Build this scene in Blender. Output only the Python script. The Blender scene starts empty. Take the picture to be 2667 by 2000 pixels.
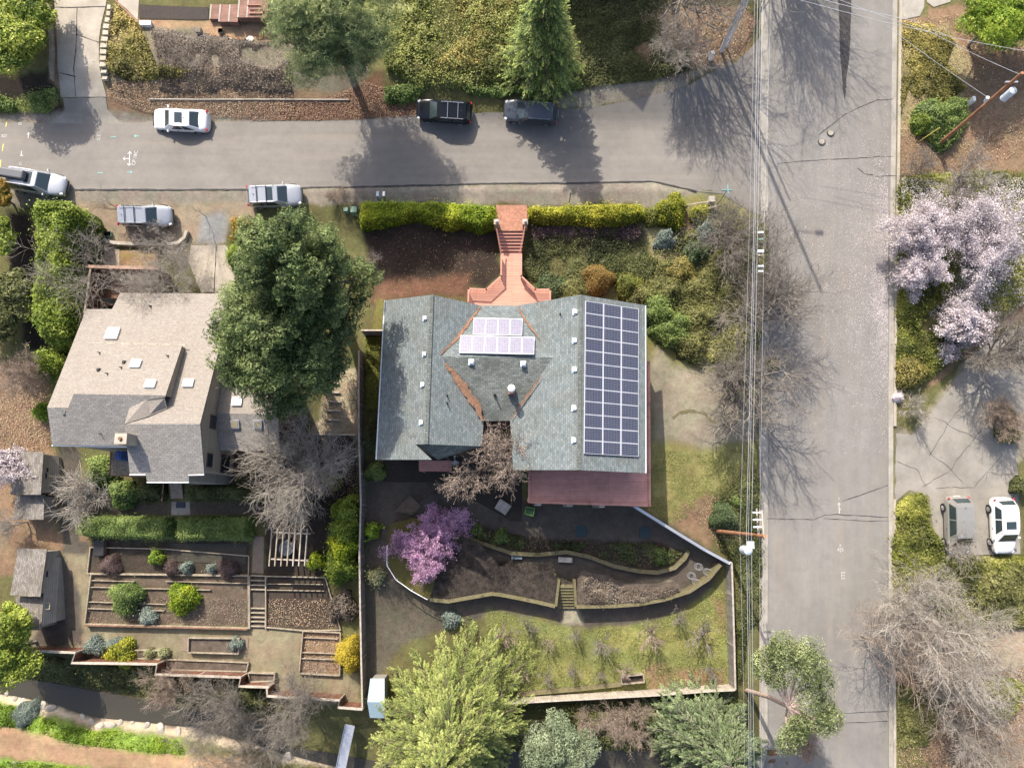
import bpy, bmesh, math, random
import numpy as np
from mathutils import Vector, Matrix, geometry
R_ = math.radians
SC = bpy.context.scene
COL = SC.collection

# ---------------------------------------------------------------- camera, sky, sun, exposure
FPX = 1778.0; TILT = R_(10.4); CAMZ = 58.56; GS = math.tan(TILT)
cd = bpy.data.cameras.new('camera'); cam = bpy.data.objects.new('camera', cd); COL.objects.link(cam)
cd.sensor_width = 36.0; cd.lens = 36.0 * FPX / 2667.0; cd.clip_start = 0.5; cd.clip_end = 2000
cam.location = (0, 0, CAMZ); cam.rotation_euler = (TILT, 0, 0)
SC.camera = cam
SUN_EL, SUN_AZ = R_(47.0), R_(23.6)      # shadows fall towards -Y and a little +X
wd = bpy.data.worlds.new('World'); SC.world = wd; wd.use_nodes = True
nt = wd.node_tree; bg = nt.nodes['Background']
sky = nt.nodes.new('ShaderNodeTexSky'); sky.sky_type = 'NISHITA'; sky.sun_disc = False
sky.sun_elevation = SUN_EL; sky.sun_rotation = -SUN_AZ
sky.air_density = 0.8; sky.dust_density = 3.5; sky.ozone_density = 0.6
nt.links.new(sky.outputs[0], bg.inputs[0]); bg.inputs[1].default_value = 0.15
sl = bpy.data.lights.new('sun', 'SUN'); sl.energy = 4.1; sl.angle = R_(0.5); sl.color = (1.0, 0.92, 0.80)
so = bpy.data.objects.new('sun', sl); COL.objects.link(so)
sdir = Vector((math.sin(SUN_AZ)*math.cos(SUN_EL), -math.cos(SUN_AZ)*math.cos(SUN_EL), -math.sin(SUN_EL)))
so.rotation_euler = sdir.to_track_quat('-Z', 'Y').to_euler(); so.location = (-20, 60, 80)
SC.view_settings.view_transform = 'Standard'; SC.view_settings.look = 'None'
SC.view_settings.gamma = 1; SC.view_settings.exposure = 0.94
SC.render.resolution_x = 1024; SC.render.resolution_y = 767

# ---------------------------------------------------------------- picture coordinates to places on the land
_o = dict(A=(0,0),B=(650,0),C=(1300,0),D=(1967,0),E=(0,450),F=(550,450),G=(1150,450),H=(1967,450),I=(0,950),J=(550,950),
          K=(1200,950),L=(1850,950),M=(0,1450),N=(650,1450),O=(1300,1450),P=(1967,1450),Z=(0,0))
def S(k, *pts):
    ox, oy = _o[k]; s = 817/2212 if k == 'L' else (1.0 if k == 'Z' else 700/2111)
    return [(ox+s*x, oy+s*y) for x, y in pts]
def S1(k, x, y): return S(k, (x, y))[0]
def ray(px, py):
    cx = (px-1333.5)/FPX; cy = -(py-1000.0)/FPX
    return cx, cy*math.cos(TILT)+math.sin(TILT), cy*math.sin(TILT)-math.cos(TILT)
def sst(a, b, x):
    t = np.clip((x-a)/(b-a), 0, 1); return t*t*(3-2*t)
_rng = np.random.RandomState(7); _tab = _rng.rand(256, 256)
def vn(x, y, s, k=0):
    x = np.asarray(x, float)/s+17.3*k+1000; y = np.asarray(y, float)/s+9.1*k+1000
    xi = np.floor(x).astype(int); yi = np.floor(y).astype(int); fx = x-xi; fy = y-yi
    fx = fx*fx*(3-2*fx); fy = fy*fy*(3-2*fy)
    g = lambda i, j: _tab[i % 256, j % 256]
    return (g(xi,yi)*(1-fx)+g(xi+1,yi)*fx)*(1-fy)+(g(xi,yi+1)*(1-fx)+g(xi+1,yi+1)*fx)*fy
def fbm(x, y, s, k=0):
    return (vn(x,y,s,k)+.5*vn(x,y,s/2,k+3)+.25*vn(x,y,s/4,k+5))/1.75
_PY = np.array([-400,-60,-21,-10,-2,4,10,17,21.5,26.2,32.4,36,45,70,400.])
_PZ = np.array([-11,-9,-4.2,-2.2,-.6,.5,1.9,2.9,3.7,5.35,5.45,7.4,9.0,13,22.])
CREEK = []
def hgt(x, y):
    x = np.asarray(x, float); y = np.asarray(y, float)
    prof = np.interp(y, _PY, _PZ)
    sl_ = np.where(y > 60, 60*GS+(y-60)*.03, np.where(y < -40, -40*GS+(y+40)*.02, y*GS))
    m = sst(15.5, 20.0, x)
    z = prof*(1-m)+sl_*m
    z = z+(fbm(x, y, 4.0)-.5)*.16*(1-sst(15.5,18,x)*(1-sst(33,36,x)))
    if len(CREEK):
        d = np.full(np.shape(x), 99.)
        for (a, b) in zip(CREEK[:-1], CREEK[1:]):
            ax, ay = a; bx, by = b; L2 = (bx-ax)**2+(by-ay)**2
            t = np.clip(((x-ax)*(bx-ax)+(y-ay)*(by-ay))/L2, 0, 1)
            d = np.minimum(d, np.hypot(x-ax-t*(bx-ax), y-ay-t*(by-ay)))
        z = z-1.5*(1-sst(1.0, 3.8, d))
    return z
def W(px, py, h=0.0):
    dx, dy, dz = ray(px, py); z = (py-1000)*-.006
    for _ in range(14):
        t = (z-CAMZ)/dz; x, y = dx*t, dy*t; z = .4*z+.6*(float(hgt(x, y))+h)
    t = (z-CAMZ)/dz
    return Vector((dx*t, dy*t, z))
def Z(px, py, z):
    dx, dy, dz = ray(px, py); t = (z-CAMZ)/dz; return Vector((dx*t, dy*t, z))
def XW(px, py, X):
    dx, dy, dz = ray(px, py); t = X/dx; return Vector((X, dy*t, CAMZ+dz*t))
CREEK = [tuple(W(*p)[:2]) for p in [(-300,1740)]+S('M',(0,1030),(400,1100),(700,1160),(1100,1230),(1600,1330))+S('N',(0,1440),(600,1570),(1200,1690))+[(1340,1990),(1560,1975),(1760,1985),(1960,2060),(2150,2200)]]

# ---------------------------------------------------------------- mesh and object helpers
def ip(pts, P):   # points in polygon
    x, y = P[:,0], P[:,1]; c = np.zeros(len(P), bool); n = len(pts)
    for i in range(n):
        x1, y1 = pts[i]; x2, y2 = pts[(i+1) % n]
        if y1 == y2: continue
        c ^= ((y1 > y) != (y2 > y)) & (x < (x2-x1)*(y-y1)/(y2-y1)+x1)
    return c
def dist_poly(pts, P, closed=True):
    d = np.full(len(P), 1e9); n = len(pts)
    for i in range(n if closed else n-1):
        ax, ay = pts[i]; bx, by = pts[(i+1) % n]; L2 = (bx-ax)**2+(by-ay)**2+1e-9
        t = np.clip(((P[:,0]-ax)*(bx-ax)+(P[:,1]-ay)*(by-ay))/L2, 0, 1)
        d = np.minimum(d, np.hypot(P[:,0]-ax-t*(bx-ax), P[:,1]-ay-t*(by-ay)))
    return d
def npmesh(name, V, F, mat=None, v=None, smooth=False):
    V = np.asarray(V, np.float32); F = np.asarray(F, np.int32); k = F.shape[1]
    me = bpy.data.meshes.new(name)
    me.vertices.add(len(V)); me.vertices.foreach_set('co', V.ravel())
    me.loops.add(F.size); me.loops.foreach_set('vertex_index', F.ravel())
    me.polygons.add(len(F)); me.polygons.foreach_set('loop_start', np.arange(0, F.size, k, dtype=np.int32))
    me.polygons.foreach_set('loop_total', np.full(len(F), k, np.int32))
    if smooth: me.polygons.foreach_set('use_smooth', np.ones(len(F), bool))
    me.update(calc_edges=True)
    if v is not None:
        a = me.attributes.new('v', 'FLOAT', 'FACE'); a.data.foreach_set('value', np.asarray(v, np.float32))
    if mat: me.materials.append(mat)
    return me
class MB:
    """collects faces; metric UVs laid along each face's level line"""
    def __init__(s): s.V = []; s.F = []
    def face(s, pts):
        i = len(s.V); s.V += [Vector(p) for p in pts]; s.F.append(list(range(i, i+len(pts))))
    def box(s, c, d, M=None, taper=1.0):
        c = Vector(c); hx, hy, hz = d[0]/2, d[1]/2, d[2]/2; P = []
        for sx, sy, sz in ((-1,-1,-1),(1,-1,-1),(1,1,-1),(-1,1,-1),(-1,-1,1),(1,-1,1),(1,1,1),(-1,1,1)):
            t = taper if sz > 0 else 1
            p = Vector((sx*hx*t, sy*hy*t, sz*hz)); P.append(c+(M @ p if M is not None else p))
        i = len(s.V); s.V += P
        for f in ((0,3,2,1),(4,5,6,7),(0,1,5,4),(1,2,6,5),(2,3,7,6),(3,0,4,7)): s.F.append([i+k for k in f])
    def tube(s, p0, p1, r0, r1=None, n=8, cap=True):
        p0, p1 = Vector(p0), Vector(p1); r1 = r0 if r1 is None else r1
        d = (p1-p0).normalized(); a = d.orthogonal().normalized(); b = d.cross(a); i = len(s.V)
        for k in range(n):
            u = 2*math.pi*k/n; e = a*math.cos(u)+b*math.sin(u); s.V += [p0+e*r0, p1+e*r1]
        for k in range(n):
            q = (k+1) % n; s.F.append([i+2*k, i+2*q, i+2*q+1, i+2*k+1])
        if cap:
            s.F.append([i+2*k for k in range(n)][::-1]); s.F.append([i+2*k+1 for k in range(n)])
    def prism(s, bot, top):
        n = len(bot); i = len(s.V); s.V += [Vector(p) for p in bot]+[Vector(p) for p in top]
        for k in range(n):
            q = (k+1) % n; s.F.append([i+k, i+q, i+n+q, i+n+k])
        s.F.append([i+k for k in range(n)][::-1]); s.F.append([i+n+k for k in range(n)])
    def slab(s, pts, th):
        pts = [Vector(p) for p in pts]
        s.prism([p-Vector((0,0,th)) for p in pts], pts)
    def mesh(s, name, mat, smooth=False):
        me = bpy.data.meshes.new(name); me.from_pydata([tuple(p) for p in s.V], [], s.F)
        me.update()
        uv = me.uv_layers.new(name='UVMap'); U = uv.data
        for p in me.polygons:
            n = p.normal; h = Vector((0,0,1)).cross(n)
            if h.length < .02: h = Vector((1,0,0))
            h.normalize(); g = n.cross(h)
            for li in p.loop_indices:
                co = me.vertices[me.loops[li].vertex_index].co
                U[li].uv = (co.dot(h), co.dot(g))
            p.use_smooth = smooth
        if mat: me.materials.append(mat)
        return me
def link(name, me, parent=None, loc=None, label=None, cat=None, group=None, kind=None):
    o = bpy.data.objects.new(name, me); COL.objects.link(o)
    if parent is not None:
        o.parent = parent
        p = parent; off = Vector()
        while p is not None: off += p.location; p = p.parent
        o.location = -off
    elif loc is not None:
        me.transform(Matrix.Translation(-Vector(loc))); o.location = loc
    if label: o['label'] = label
    if cat: o['category'] = cat
    if group: o['group'] = group
    if kind: o['kind'] = kind
    return o
def thing(name, label, cat, loc=(0,0,0), group=None):
    o = bpy.data.objects.new(name, None); COL.objects.link(o); o.location = loc; o.empty_display_size = .3
    o['label'] = label; o['category'] = cat
    if group: o['group'] = group
    return o
def add(o, name, mb, mat, smooth=False, label=None):
    return link(name, mb.mesh(name, mat, smooth), parent=o, label=label)

# ---------------------------------------------------------------- materials
def newmat(name, rough=.85, spec=.25):
    m = bpy.data.materials.new(name); m.use_nodes = True; n = m.node_tree
    b = n.nodes['Principled BSDF']; b.inputs['Roughness'].default_value = rough
    b.inputs['Specular IOR Level'].default_value = spec
    return m, n, b
def c4(c): return (c[0], c[1], c[2], 1)
def ramp(n, stops):
    r = n.nodes.new('ShaderNodeValToRGB'); e = r.color_ramp.elements
    while len(e) < len(stops): e.new(.5)
    for i, (p, c) in enumerate(stops): e[i].position = p; e[i].color = c4(c)
    return r
def mixc(n, a, b, f, mode='MIX'):
    m = n.nodes.new('ShaderNodeMix'); m.data_type = 'RGBA'; m.blend_type = mode
    for s_, v in ((0, f), (6, a), (7, b)):
        if hasattr(v, 'links'): n.links.new(v, m.inputs[s_])
        elif isinstance(v, (int, float)): m.inputs[s_].default_value = v
        else: m.inputs[s_].default_value = c4(v)
    return m.outputs[2]
def noise(n, scale, detail=6, rough=.6, co=None, dist=0):
    t = n.nodes.new('ShaderNodeTexNoise'); t.inputs['Scale'].default_value = scale
    t.inputs['Detail'].default_value = detail; t.inputs['Roughness'].default_value = rough; t.inputs['Distortion'].default_value = dist
    if co: n.links.new(co, t.inputs['Vector'])
    return t.outputs['Fac']
def objco(n):
    g = n.nodes.new('ShaderNodeNewGeometry'); return g.outputs['Position']
def uvco(n):
    g = n.nodes.new('ShaderNodeTexCoord'); return g.outputs['UV']
def bump(n, b, h, s, d=.05):
    bp = n.nodes.new('ShaderNodeBump'); bp.inputs['Strength'].default_value = s; bp.inputs['Distance'].default_value = d
    n.links.new(h, bp.inputs['Height']); n.links.new(bp.outputs[0], b.inputs['Normal'])
def surf(name, c1, c2, scale=3, rough=.85, fine=40, fa=.35, bs=.4, c3=None, spec=.25, metal=0):
    m, n, b = newmat(name, rough, spec); co = objco(n)
    a = noise(n, scale, 8, .65, co)
    st = [(.35, c1), (.65, c2)] if c3 is None else [(.3, c1), (.5, c2), (.7, c3)]
    r = ramp(n, st); n.links.new(a, r.inputs[0])
    f = noise(n, fine, 3, .7, co); rr = ramp(n, [(.3, (1-fa,)*3), (.7, (1+fa,)*3)]); n.links.new(f, rr.inputs[0])
    o = mixc(n, r.outputs[0], rr.outputs[0], 1.0, 'MULTIPLY'); n.links.new(o, b.inputs['Base Color'])
    b.inputs['Metallic'].default_value = metal
    if bs: bump(n, b, f, bs)
    return m
def plain(name, c, rough=.6, spec=.4, metal=0, coat=0):
    m, n, b = newmat(name, rough, spec); b.inputs['Metallic'].default_value = metal
    b.inputs['Coat Weight'].default_value = coat; b.inputs['Coat Roughness'].default_value = .08
    co = objco(n); f = noise(n, 9, 5, .6, co)
    rr = ramp(n, [(.3, tuple(.9*k for k in c)), (.7, tuple(min(1, 1.06*k) for k in c))]); n.links.new(f, rr.inputs[0])
    n.links.new(rr.outputs[0], b.inputs['Base Color'])
    return m
def shingle(name, c1, c2, cm, bw=.32, rh=.145, dirt=(.1,.09,.07), da=.35, mort=.012):
    m, n, b = newmat(name, .92, .15); uv = uvco(n)
    t = n.nodes.new('ShaderNodeTexBrick'); n.links.new(uv, t.inputs['Vector'])
    t.inputs['Color1'].default_value = c4(c1); t.inputs['Color2'].default_value = c4(c2); t.inputs['Mortar'].default_value = c4(cm)
    t.inputs['Scale'].default_value = 1; t.inputs['Brick Width'].default_value = bw; t.inputs['Row Height'].default_value = rh
    t.inputs['Mortar Size'].default_value = mort; t.inputs['Mortar Smooth'].default_value = .3; t.inputs['Bias'].default_value = 0
    co = objco(n); a = noise(n, .55, 8, .65, co, .5)
    r = ramp(n, [(.42, (0,0,0)), (.72, (da,)*3)]); n.links.new(a, r.inputs[0])
    o = mixc(n, t.outputs['Color'], dirt, r.outputs[0])
    a2 = noise(n, 6, 6, .7, co); r2 = ramp(n, [(.3, (.78,)*3), (.7, (1.2,)*3)]); n.links.new(a2, r2.inputs[0])
    o = mixc(n, o, r2.outputs[0], 1.0, 'MULTIPLY')
    n.links.new(o, b.inputs['Base Color']); bump(n, b, t.outputs['Fac'], -.5, .03)
    return m
def planks(name, c1, c2, gap, w=.14, rough=.8, L=3.0, rot=0, stain=.35):
    m, n, b = newmat(name, rough, .25); uv = uvco(n)
    mp = n.nodes.new('ShaderNodeMapping'); mp.inputs['Rotation'].default_value = (0,0,rot); n.links.new(uv, mp.inputs[0])
    t = n.nodes.new('ShaderNodeTexBrick'); n.links.new(mp.outputs[0], t.inputs['Vector'])
    t.inputs['Color1'].default_value = c4(c1); t.inputs['Color2'].default_value = c4(c2); t.inputs['Mortar'].default_value = c4(gap)
    t.inputs['Scale'].default_value = 1; t.inputs['Brick Width'].default_value = L; t.inputs['Row Height'].default_value = w
    t.inputs['Mortar Size'].default_value = .012; t.inputs['Mortar Smooth'].default_value = .2
    a = noise(n, 1.1, 8, .7, objco(n)); r2 = ramp(n, [(.3, (1-stain,)*3), (.7, (1+stain*.6,)*3)]); n.links.new(a, r2.inputs[0])
    o = mixc(n, t.outputs['Color'], r2.outputs[0], 1.0, 'MULTIPLY'); n.links.new(o, b.inputs['Base Color'])
    return m
def leafm(name, cols, trans=.3, rough=.55):
    m = bpy.data.materials.new(name); m.use_nodes = True; n = m.node_tree
    b = n.nodes['Principled BSDF']; b.inputs['Roughness'].default_value = rough; b.inputs['Specular IOR Level'].default_value = .3
    at = n.nodes.new('ShaderNodeAttribute'); at.attribute_name = 'v'
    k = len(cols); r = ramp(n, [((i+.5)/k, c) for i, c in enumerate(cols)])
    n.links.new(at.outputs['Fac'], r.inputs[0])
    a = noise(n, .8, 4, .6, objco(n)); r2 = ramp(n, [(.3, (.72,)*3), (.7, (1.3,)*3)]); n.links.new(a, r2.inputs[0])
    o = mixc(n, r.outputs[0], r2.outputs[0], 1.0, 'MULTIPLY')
    n.links.new(o, b.inputs['Base Color'])
    tr = n.nodes.new('ShaderNodeBsdfTranslucent'); n.links.new(o, tr.inputs[0])
    mx = n.nodes.new('ShaderNodeMixShader'); mx.inputs[0].default_value = trans
    n.links.new(b.outputs[0], mx.inputs[1]); n.links.new(tr.outputs[0], mx.inputs[2])
    n.links.new(mx.outputs[0], n.nodes['Material Output'].inputs[0])
    return m
# ---------------------------------------------------------------- leaves, crowns, bare branches
def unit(v): return v/np.maximum(1e-9, np.linalg.norm(v, axis=1))[:,None]
def leaves(C, N, s, rs, asp=.6, D=None):
    """leaf-sized quads: centres, facing, sizes; D = growing direction"""
    n = len(C); N = unit(N)
    A = rs.randn(n,3) if D is None else D+rs.randn(n,3)*.25
    A = A-N*(A*N).sum(1)[:,None]; A = unit(A); B = np.cross(N, A)
    s = np.broadcast_to(np.asarray(s, float), (n,))[:,None]
    a = A*s*.5; b = B*s*.5*asp
    V = np.stack([C-a, C+b*1.0-a*.1, C+a, C-b-a*.1], 1).reshape(-1,3)
    F = np.arange(4*n).reshape(n,4)
    return V, F
def join(parts):
    V = []; F = []; v = []; k = 0
    for (a, b, c) in parts:
        V.append(a); F.append(b+k); v.append(c); k += len(a)
    return np.concatenate(V), np.concatenate(F), np.concatenate(v)
def heightfield(poly, top, step, name, mat, kindv=None):
    """closed-looking mound over a polygon (world xy): grid of top(x,y) heights above the land"""
    P = np.array(poly); x0, y0 = P.min(0)-step; x1, y1 = P.max(0)+step
    xs = np.arange(x0, x1+step, step); ys = np.arange(y0, y1+step, step)
    X, Y = np.meshgrid(xs, ys); Q = np.stack([X.ravel(), Y.ravel()], 1)
    ins = ip(poly, Q); d = dist_poly(poly, Q); d = np.where(ins, d, -d)
    H = top(Q[:,0], Q[:,1], d); Zz = hgt(Q[:,0], Q[:,1])+np.where(d > 0, H, -.25)
    V = np.stack([Q[:,0], Q[:,1], Zz], 1); nx = len(xs); ny = len(ys)
    i = np.arange(nx*ny).reshape(ny, nx)
    F = np.stack([i[:-1,:-1], i[:-1,1:], i[1:,1:], i[1:,:-1]], -1).reshape(-1,4)
    keep = (d[F] > -step*.8).any(1)&(d[F] > 0).any(1); F = F[keep]
    u, inv = np.unique(F, return_inverse=True)
    return V[u], inv.reshape(-1,4)
def mound(name, poly, H, mat, n, size, seed, label, cat, kind=None, group=None, edge=.5, lump=.25, ls=.9, hull=None, up=1.2, asp=.6, depth=.25, side=0.0):
    """hedge or shrub: leaves over and within a mound, on a solid dark hull added inside to block light"""
    rs = np.random.RandomState(seed)
    poly = [tuple(p)[:2] for p in poly]
    def top(x, y, d):
        e = np.clip(d/edge, 0, 1); e = np.sqrt(1-(1-e)**2)
        return H*(.15+.85*e)*(1+lump*2*(fbm(x, y, ls, seed % 7)-.5))
    P = np.array(poly); lo, hi = P.min(0), P.max(0)
    Q = rs.rand(int(n*(4 if kind == 'stuff' else 2.2))+200, 2)*(hi-lo)+lo; Q = Q[ip(poly, Q)]
    if kind == 'stuff': Q = Q[rs.rand(len(Q)) < np.clip((fbm(Q[:,0], Q[:,1], 1.6, seed % 11)-.36)*5.5, .10, 1)]
    Q = Q[:n]
    d = dist_poly(poly, Q); t = top(Q[:,0], Q[:,1], d)
    # outward slope
    g = .12; dx = (top(Q[:,0]+g, Q[:,1], d)-top(Q[:,0]-g, Q[:,1], d))/(2*g); dy = (top(Q[:,0], Q[:,1]+g, d)-top(Q[:,0], Q[:,1]-g, d))/(2*g)
    c = P.mean(0); o = Q-c; o = o/np.maximum(.01, np.linalg.norm(o, axis=1))[:,None]
    e = np.clip(1-d/edge, 0, 1)
    N = np.stack([-dx+o[:,0]*e, -dy+o[:,1]*e, np.full(len(Q), up)], 1)
    N = unit(N)+rs.randn(len(Q),3)*.55
    z = hgt(Q[:,0], Q[:,1])+t-rs.exponential(depth, len(Q))*np.minimum(1, t)*.6-e*rs.rand(len(Q))*t*.75+.04
    C = np.stack([Q[:,0], Q[:,1], z], 1)+unit(N)*(rs.exponential(.05, len(Q))*(1+3*(fbm(Q[:,0], Q[:,1], .45, 2) > .6)))[:,None]
    v = np.clip(.45*fbm(Q[:,0], Q[:,1], ls*1.3, 4)+.4*rs.rand(len(Q))+(.75*(fbm(Q[:,0], Q[:,1], 3.0, 8)-.42) if kind == 'stuff' else .06), 0, 1)
    V, F = leaves(C, N, size*rs.uniform(.6, 1.3, len(Q)), rs, asp)
    hm = (lambda x, y: sst(.36, .50, fbm(x, y, 1.6, seed % 11))) if kind == 'stuff' else (lambda x, y: 1.0)
    hv, hf = heightfield(poly, lambda x, y, d: (top(x, y, d)*.86+.03)*hm(x, y)-.06, max(.15, min(.35, edge*.5)), name, None)  # dark hull added under the leaves to block light
    parts = [(V, F, v), (hv, hf, np.full(len(hf), .28 if kind == 'stuff' else .14))]
    V, F, v = join(parts)
    me = npmesh(name, V, F, mat, v)
    c3 = (c[0], c[1], float(hgt(c[0], c[1])))
    return link(name, me, loc=c3, label=label, cat=cat, kind=kind, group=group)
def circ(px, py, r, h=0, n=14, ex=1.0, seed=0, rot=0):
    """world polygon round a picture point; r in picture px"""
    c = W(px, py, h); r = r/30.85; out = []
    for k in range(n):
        a = 2*math.pi*k/n; rr = r*(1+.16*math.sin(3*a+seed)+.10*math.sin(5*a+2.1*seed)+.06*math.sin(7*a+seed*.7))
        u, w = rr*math.cos(a)*ex, rr*math.sin(a)
        out.append((c.x+u*math.cos(rot)-w*math.sin(rot), c.y+u*math.sin(rot)+w*math.cos(rot)))
    return out
def wp(pts, h=0): return [tuple(W(x, y, h)[:2]) for x, y in pts]

def tubes(P0, P1, R0, R1, k=3):
    d = unit(P1-P0); a = np.cross(d, np.where(np.abs(d[:,2:3]) < .9, np.array([[0,0,1.]]), np.array([[1.,0,0]]))); a = unit(a); b = np.cross(d, a)
    n = len(P0); V = []
    for j in range(k):
        u = 2*math.pi*j/k; e = a*math.cos(u)+b*math.sin(u)
        V += [P0+e*R0[:,None], P1+e*R1[:,None]]
    V = np.stack(V, 1).reshape(-1,3); F = []
    base = (np.arange(n)*2*k)[:,None]
    for j in range(k):
        q = (j+1) % k; F.append(base+np.array([[2*j, 2*q, 2*q+1, 2*j+1]]))
    return V, np.concatenate(F)
def branch_tree(base, h, seed, levels=4, kids=(5,5,4,4), l0=.35, spread=.75, up=.25, r0=None, ratio=.66, wob=.22, lean=(0,0), sub=4, first=.35, limbs=None, flat=0.0, dens=1.0, minr=.006):
    """returns (trunk segments), (branch segments), tips"""
    rs = np.random.RandomState(seed); base = np.array(base, float)
    r0 = r0 or h*.018
    P = base[None,:]-np.array([[0,0,.3]]); D = unit(np.array([[lean[0], lean[1], 1.0]])); L = np.array([h*l0]); Rr = np.array([r0])
    segs = []; tips = None
    for lv in range(levels+1):
        ns = 3 if lv == 0 else sub
        n = len(P); cP = P.copy(); cD = D.copy(); ch_P = []; ch_D = []; ch_L = []; ch_R = []
        for s_ in range(ns):
            w = wob*(.5 if lv == 0 else 1.)
            nD = unit(cD+rs.randn(n,3)*w+np.array([[0,0,up*(.4 if lv else .3)]])*(1-flat))
            nP = cP+nD*(L/ns)[:,None]
            ra = Rr*(1-.5*s_/ns); rb = Rr*(1-.5*(s_+1)/ns)
            segs.append((lv, cP, nP, ra, rb))
            cP, cD = nP, nD
            if lv < levels and (s_+1)/ns > (first if lv == 0 else .2):
                kk = kids[min(lv, len(kids)-1)]; kk = kk if lv == 0 else kk/(ns-1.0)
                kn = int(kk) + (1 if lv == 0 and False else 0)
                m = rs.rand(n) < (kk-int(kk)); reps = np.full(n, int(kk))+m
                if lv == 0: reps = np.full(n, max(1, int(round(kk/ (2 if first<.5 else 1)))))
                idx = np.repeat(np.arange(n), reps)
                if len(idx):
                    A = rs.randn(len(idx),3); A = A-cD[idx]*(A*cD[idx]).sum(1)[:,None]; A = unit(A); A[:,2] *= (1-.6*flat)
                    sp = spread*rs.uniform(.6, 1.3, len(idx))
                    ch_P.append(cP[idx]); ch_D.append(unit(cD[idx]+A*sp[:,None]*1.1))
                    ch_L.append(L[idx]*ratio*rs.uniform(.65, 1.25, len(idx))*(1.0 if lv else (1-l0)/l0*.85)*(1-.25*(s_/ns)))
                    ch_R.append(rb[idx]*rs.uniform(.5, .75, len(idx)))
        tips = cP
        if lv < levels:
            P = np.concatenate(ch_P); D = np.concatenate(ch_D); L = np.concatenate(ch_L); Rr = np.maximum(minr, np.concatenate(ch_R))
            if dens < 1 and lv >= 2:
                k = rs.rand(len(P)) < dens; P, D, L, Rr = P[k], D[k], L[k], Rr[k]
    return segs, tips
def bare_tree(name, cx, cy, hc, h, label, seed, mat, group=None, cat='tree', blossom=None, at=None, **kw):
    """cx,cy: picture place of the middle of the crown, hc its height above the land"""
    w = W(cx, cy, hc) if at is None else W(at[0], at[1], 0)
    b = Vector((w.x, w.y, float(hgt(w.x, w.y))))
    segs, tips = branch_tree(b, h, seed, **kw)
    o = thing(name, label, cat, b, group)
    lo = [s for s in segs if s[0] <= 0]; hi = [s for s in segs if s[0] > 0]
    for nm, ss, k in (('trunk', lo, 7), ('branches', hi, 3)):
        Vs = []; k0 = 0; Fs = []
        for (_, a, b_, ra, rb) in ss:
            V, F = tubes(a, b_, ra, rb, k); Vs.append(V); Fs.append(F+k0); k0 += len(V)
        F = np.concatenate(Fs); link(nm, npmesh(nm, np.concatenate(Vs), F, mat, None, True), parent=o)
    if blossom:
        rs = np.random.RandomState(seed+5); bm_, nper, sz, sp = blossom
        last = [s for s in segs if s[0] >= max(s2[0] for s2 in segs)-1]
        A = np.concatenate([s[1] for s in last]); B = np.concatenate([s[2] for s in last])
        idx = np.repeat(np.arange(len(A)), nper); t = rs.rand(len(idx),1)
        C = A[idx]*(1-t)+B[idx]*t+rs.randn(len(idx),3)*sp
        N = rs.randn(len(idx),3)+np.array([[0,0,.8]])
        V, F = leaves(C, N, sz*rs.uniform(.6,1.3,len(idx)), rs, .9)
        link('blossom', npmesh('blossom', V, F, bm_, rs.rand(len(idx))), parent=o)
    return o
def trunk_mesh(b, h, r, seed, mat, parent, limbs=None):
    rs = np.random.RandomState(seed); n = 8; pts = [np.array(b)-np.array([0,0,.4])]
    for i in range(1, n+1):
        pts.append(np.array(b)+np.array([rs.randn()*.05*h*.05, rs.randn()*.05*h*.05, h*i/n]))
    P = np.array(pts); rr = r*(1-.9*np.arange(n+1)/n)
    A, B, ra, rb = P[:-1], P[1:], rr[:-1], rr[1:]
    if limbs is not None:
        A = np.concatenate([A, limbs[0]]); B = np.concatenate([B, limbs[1]]); ra = np.concatenate([ra, limbs[2]]); rb = np.concatenate([rb, limbs[3]])
    V, F = tubes(A, B, ra, rb, 6)
    link('trunk', npmesh('trunk', V, F, mat, None, True), parent=parent)
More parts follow.
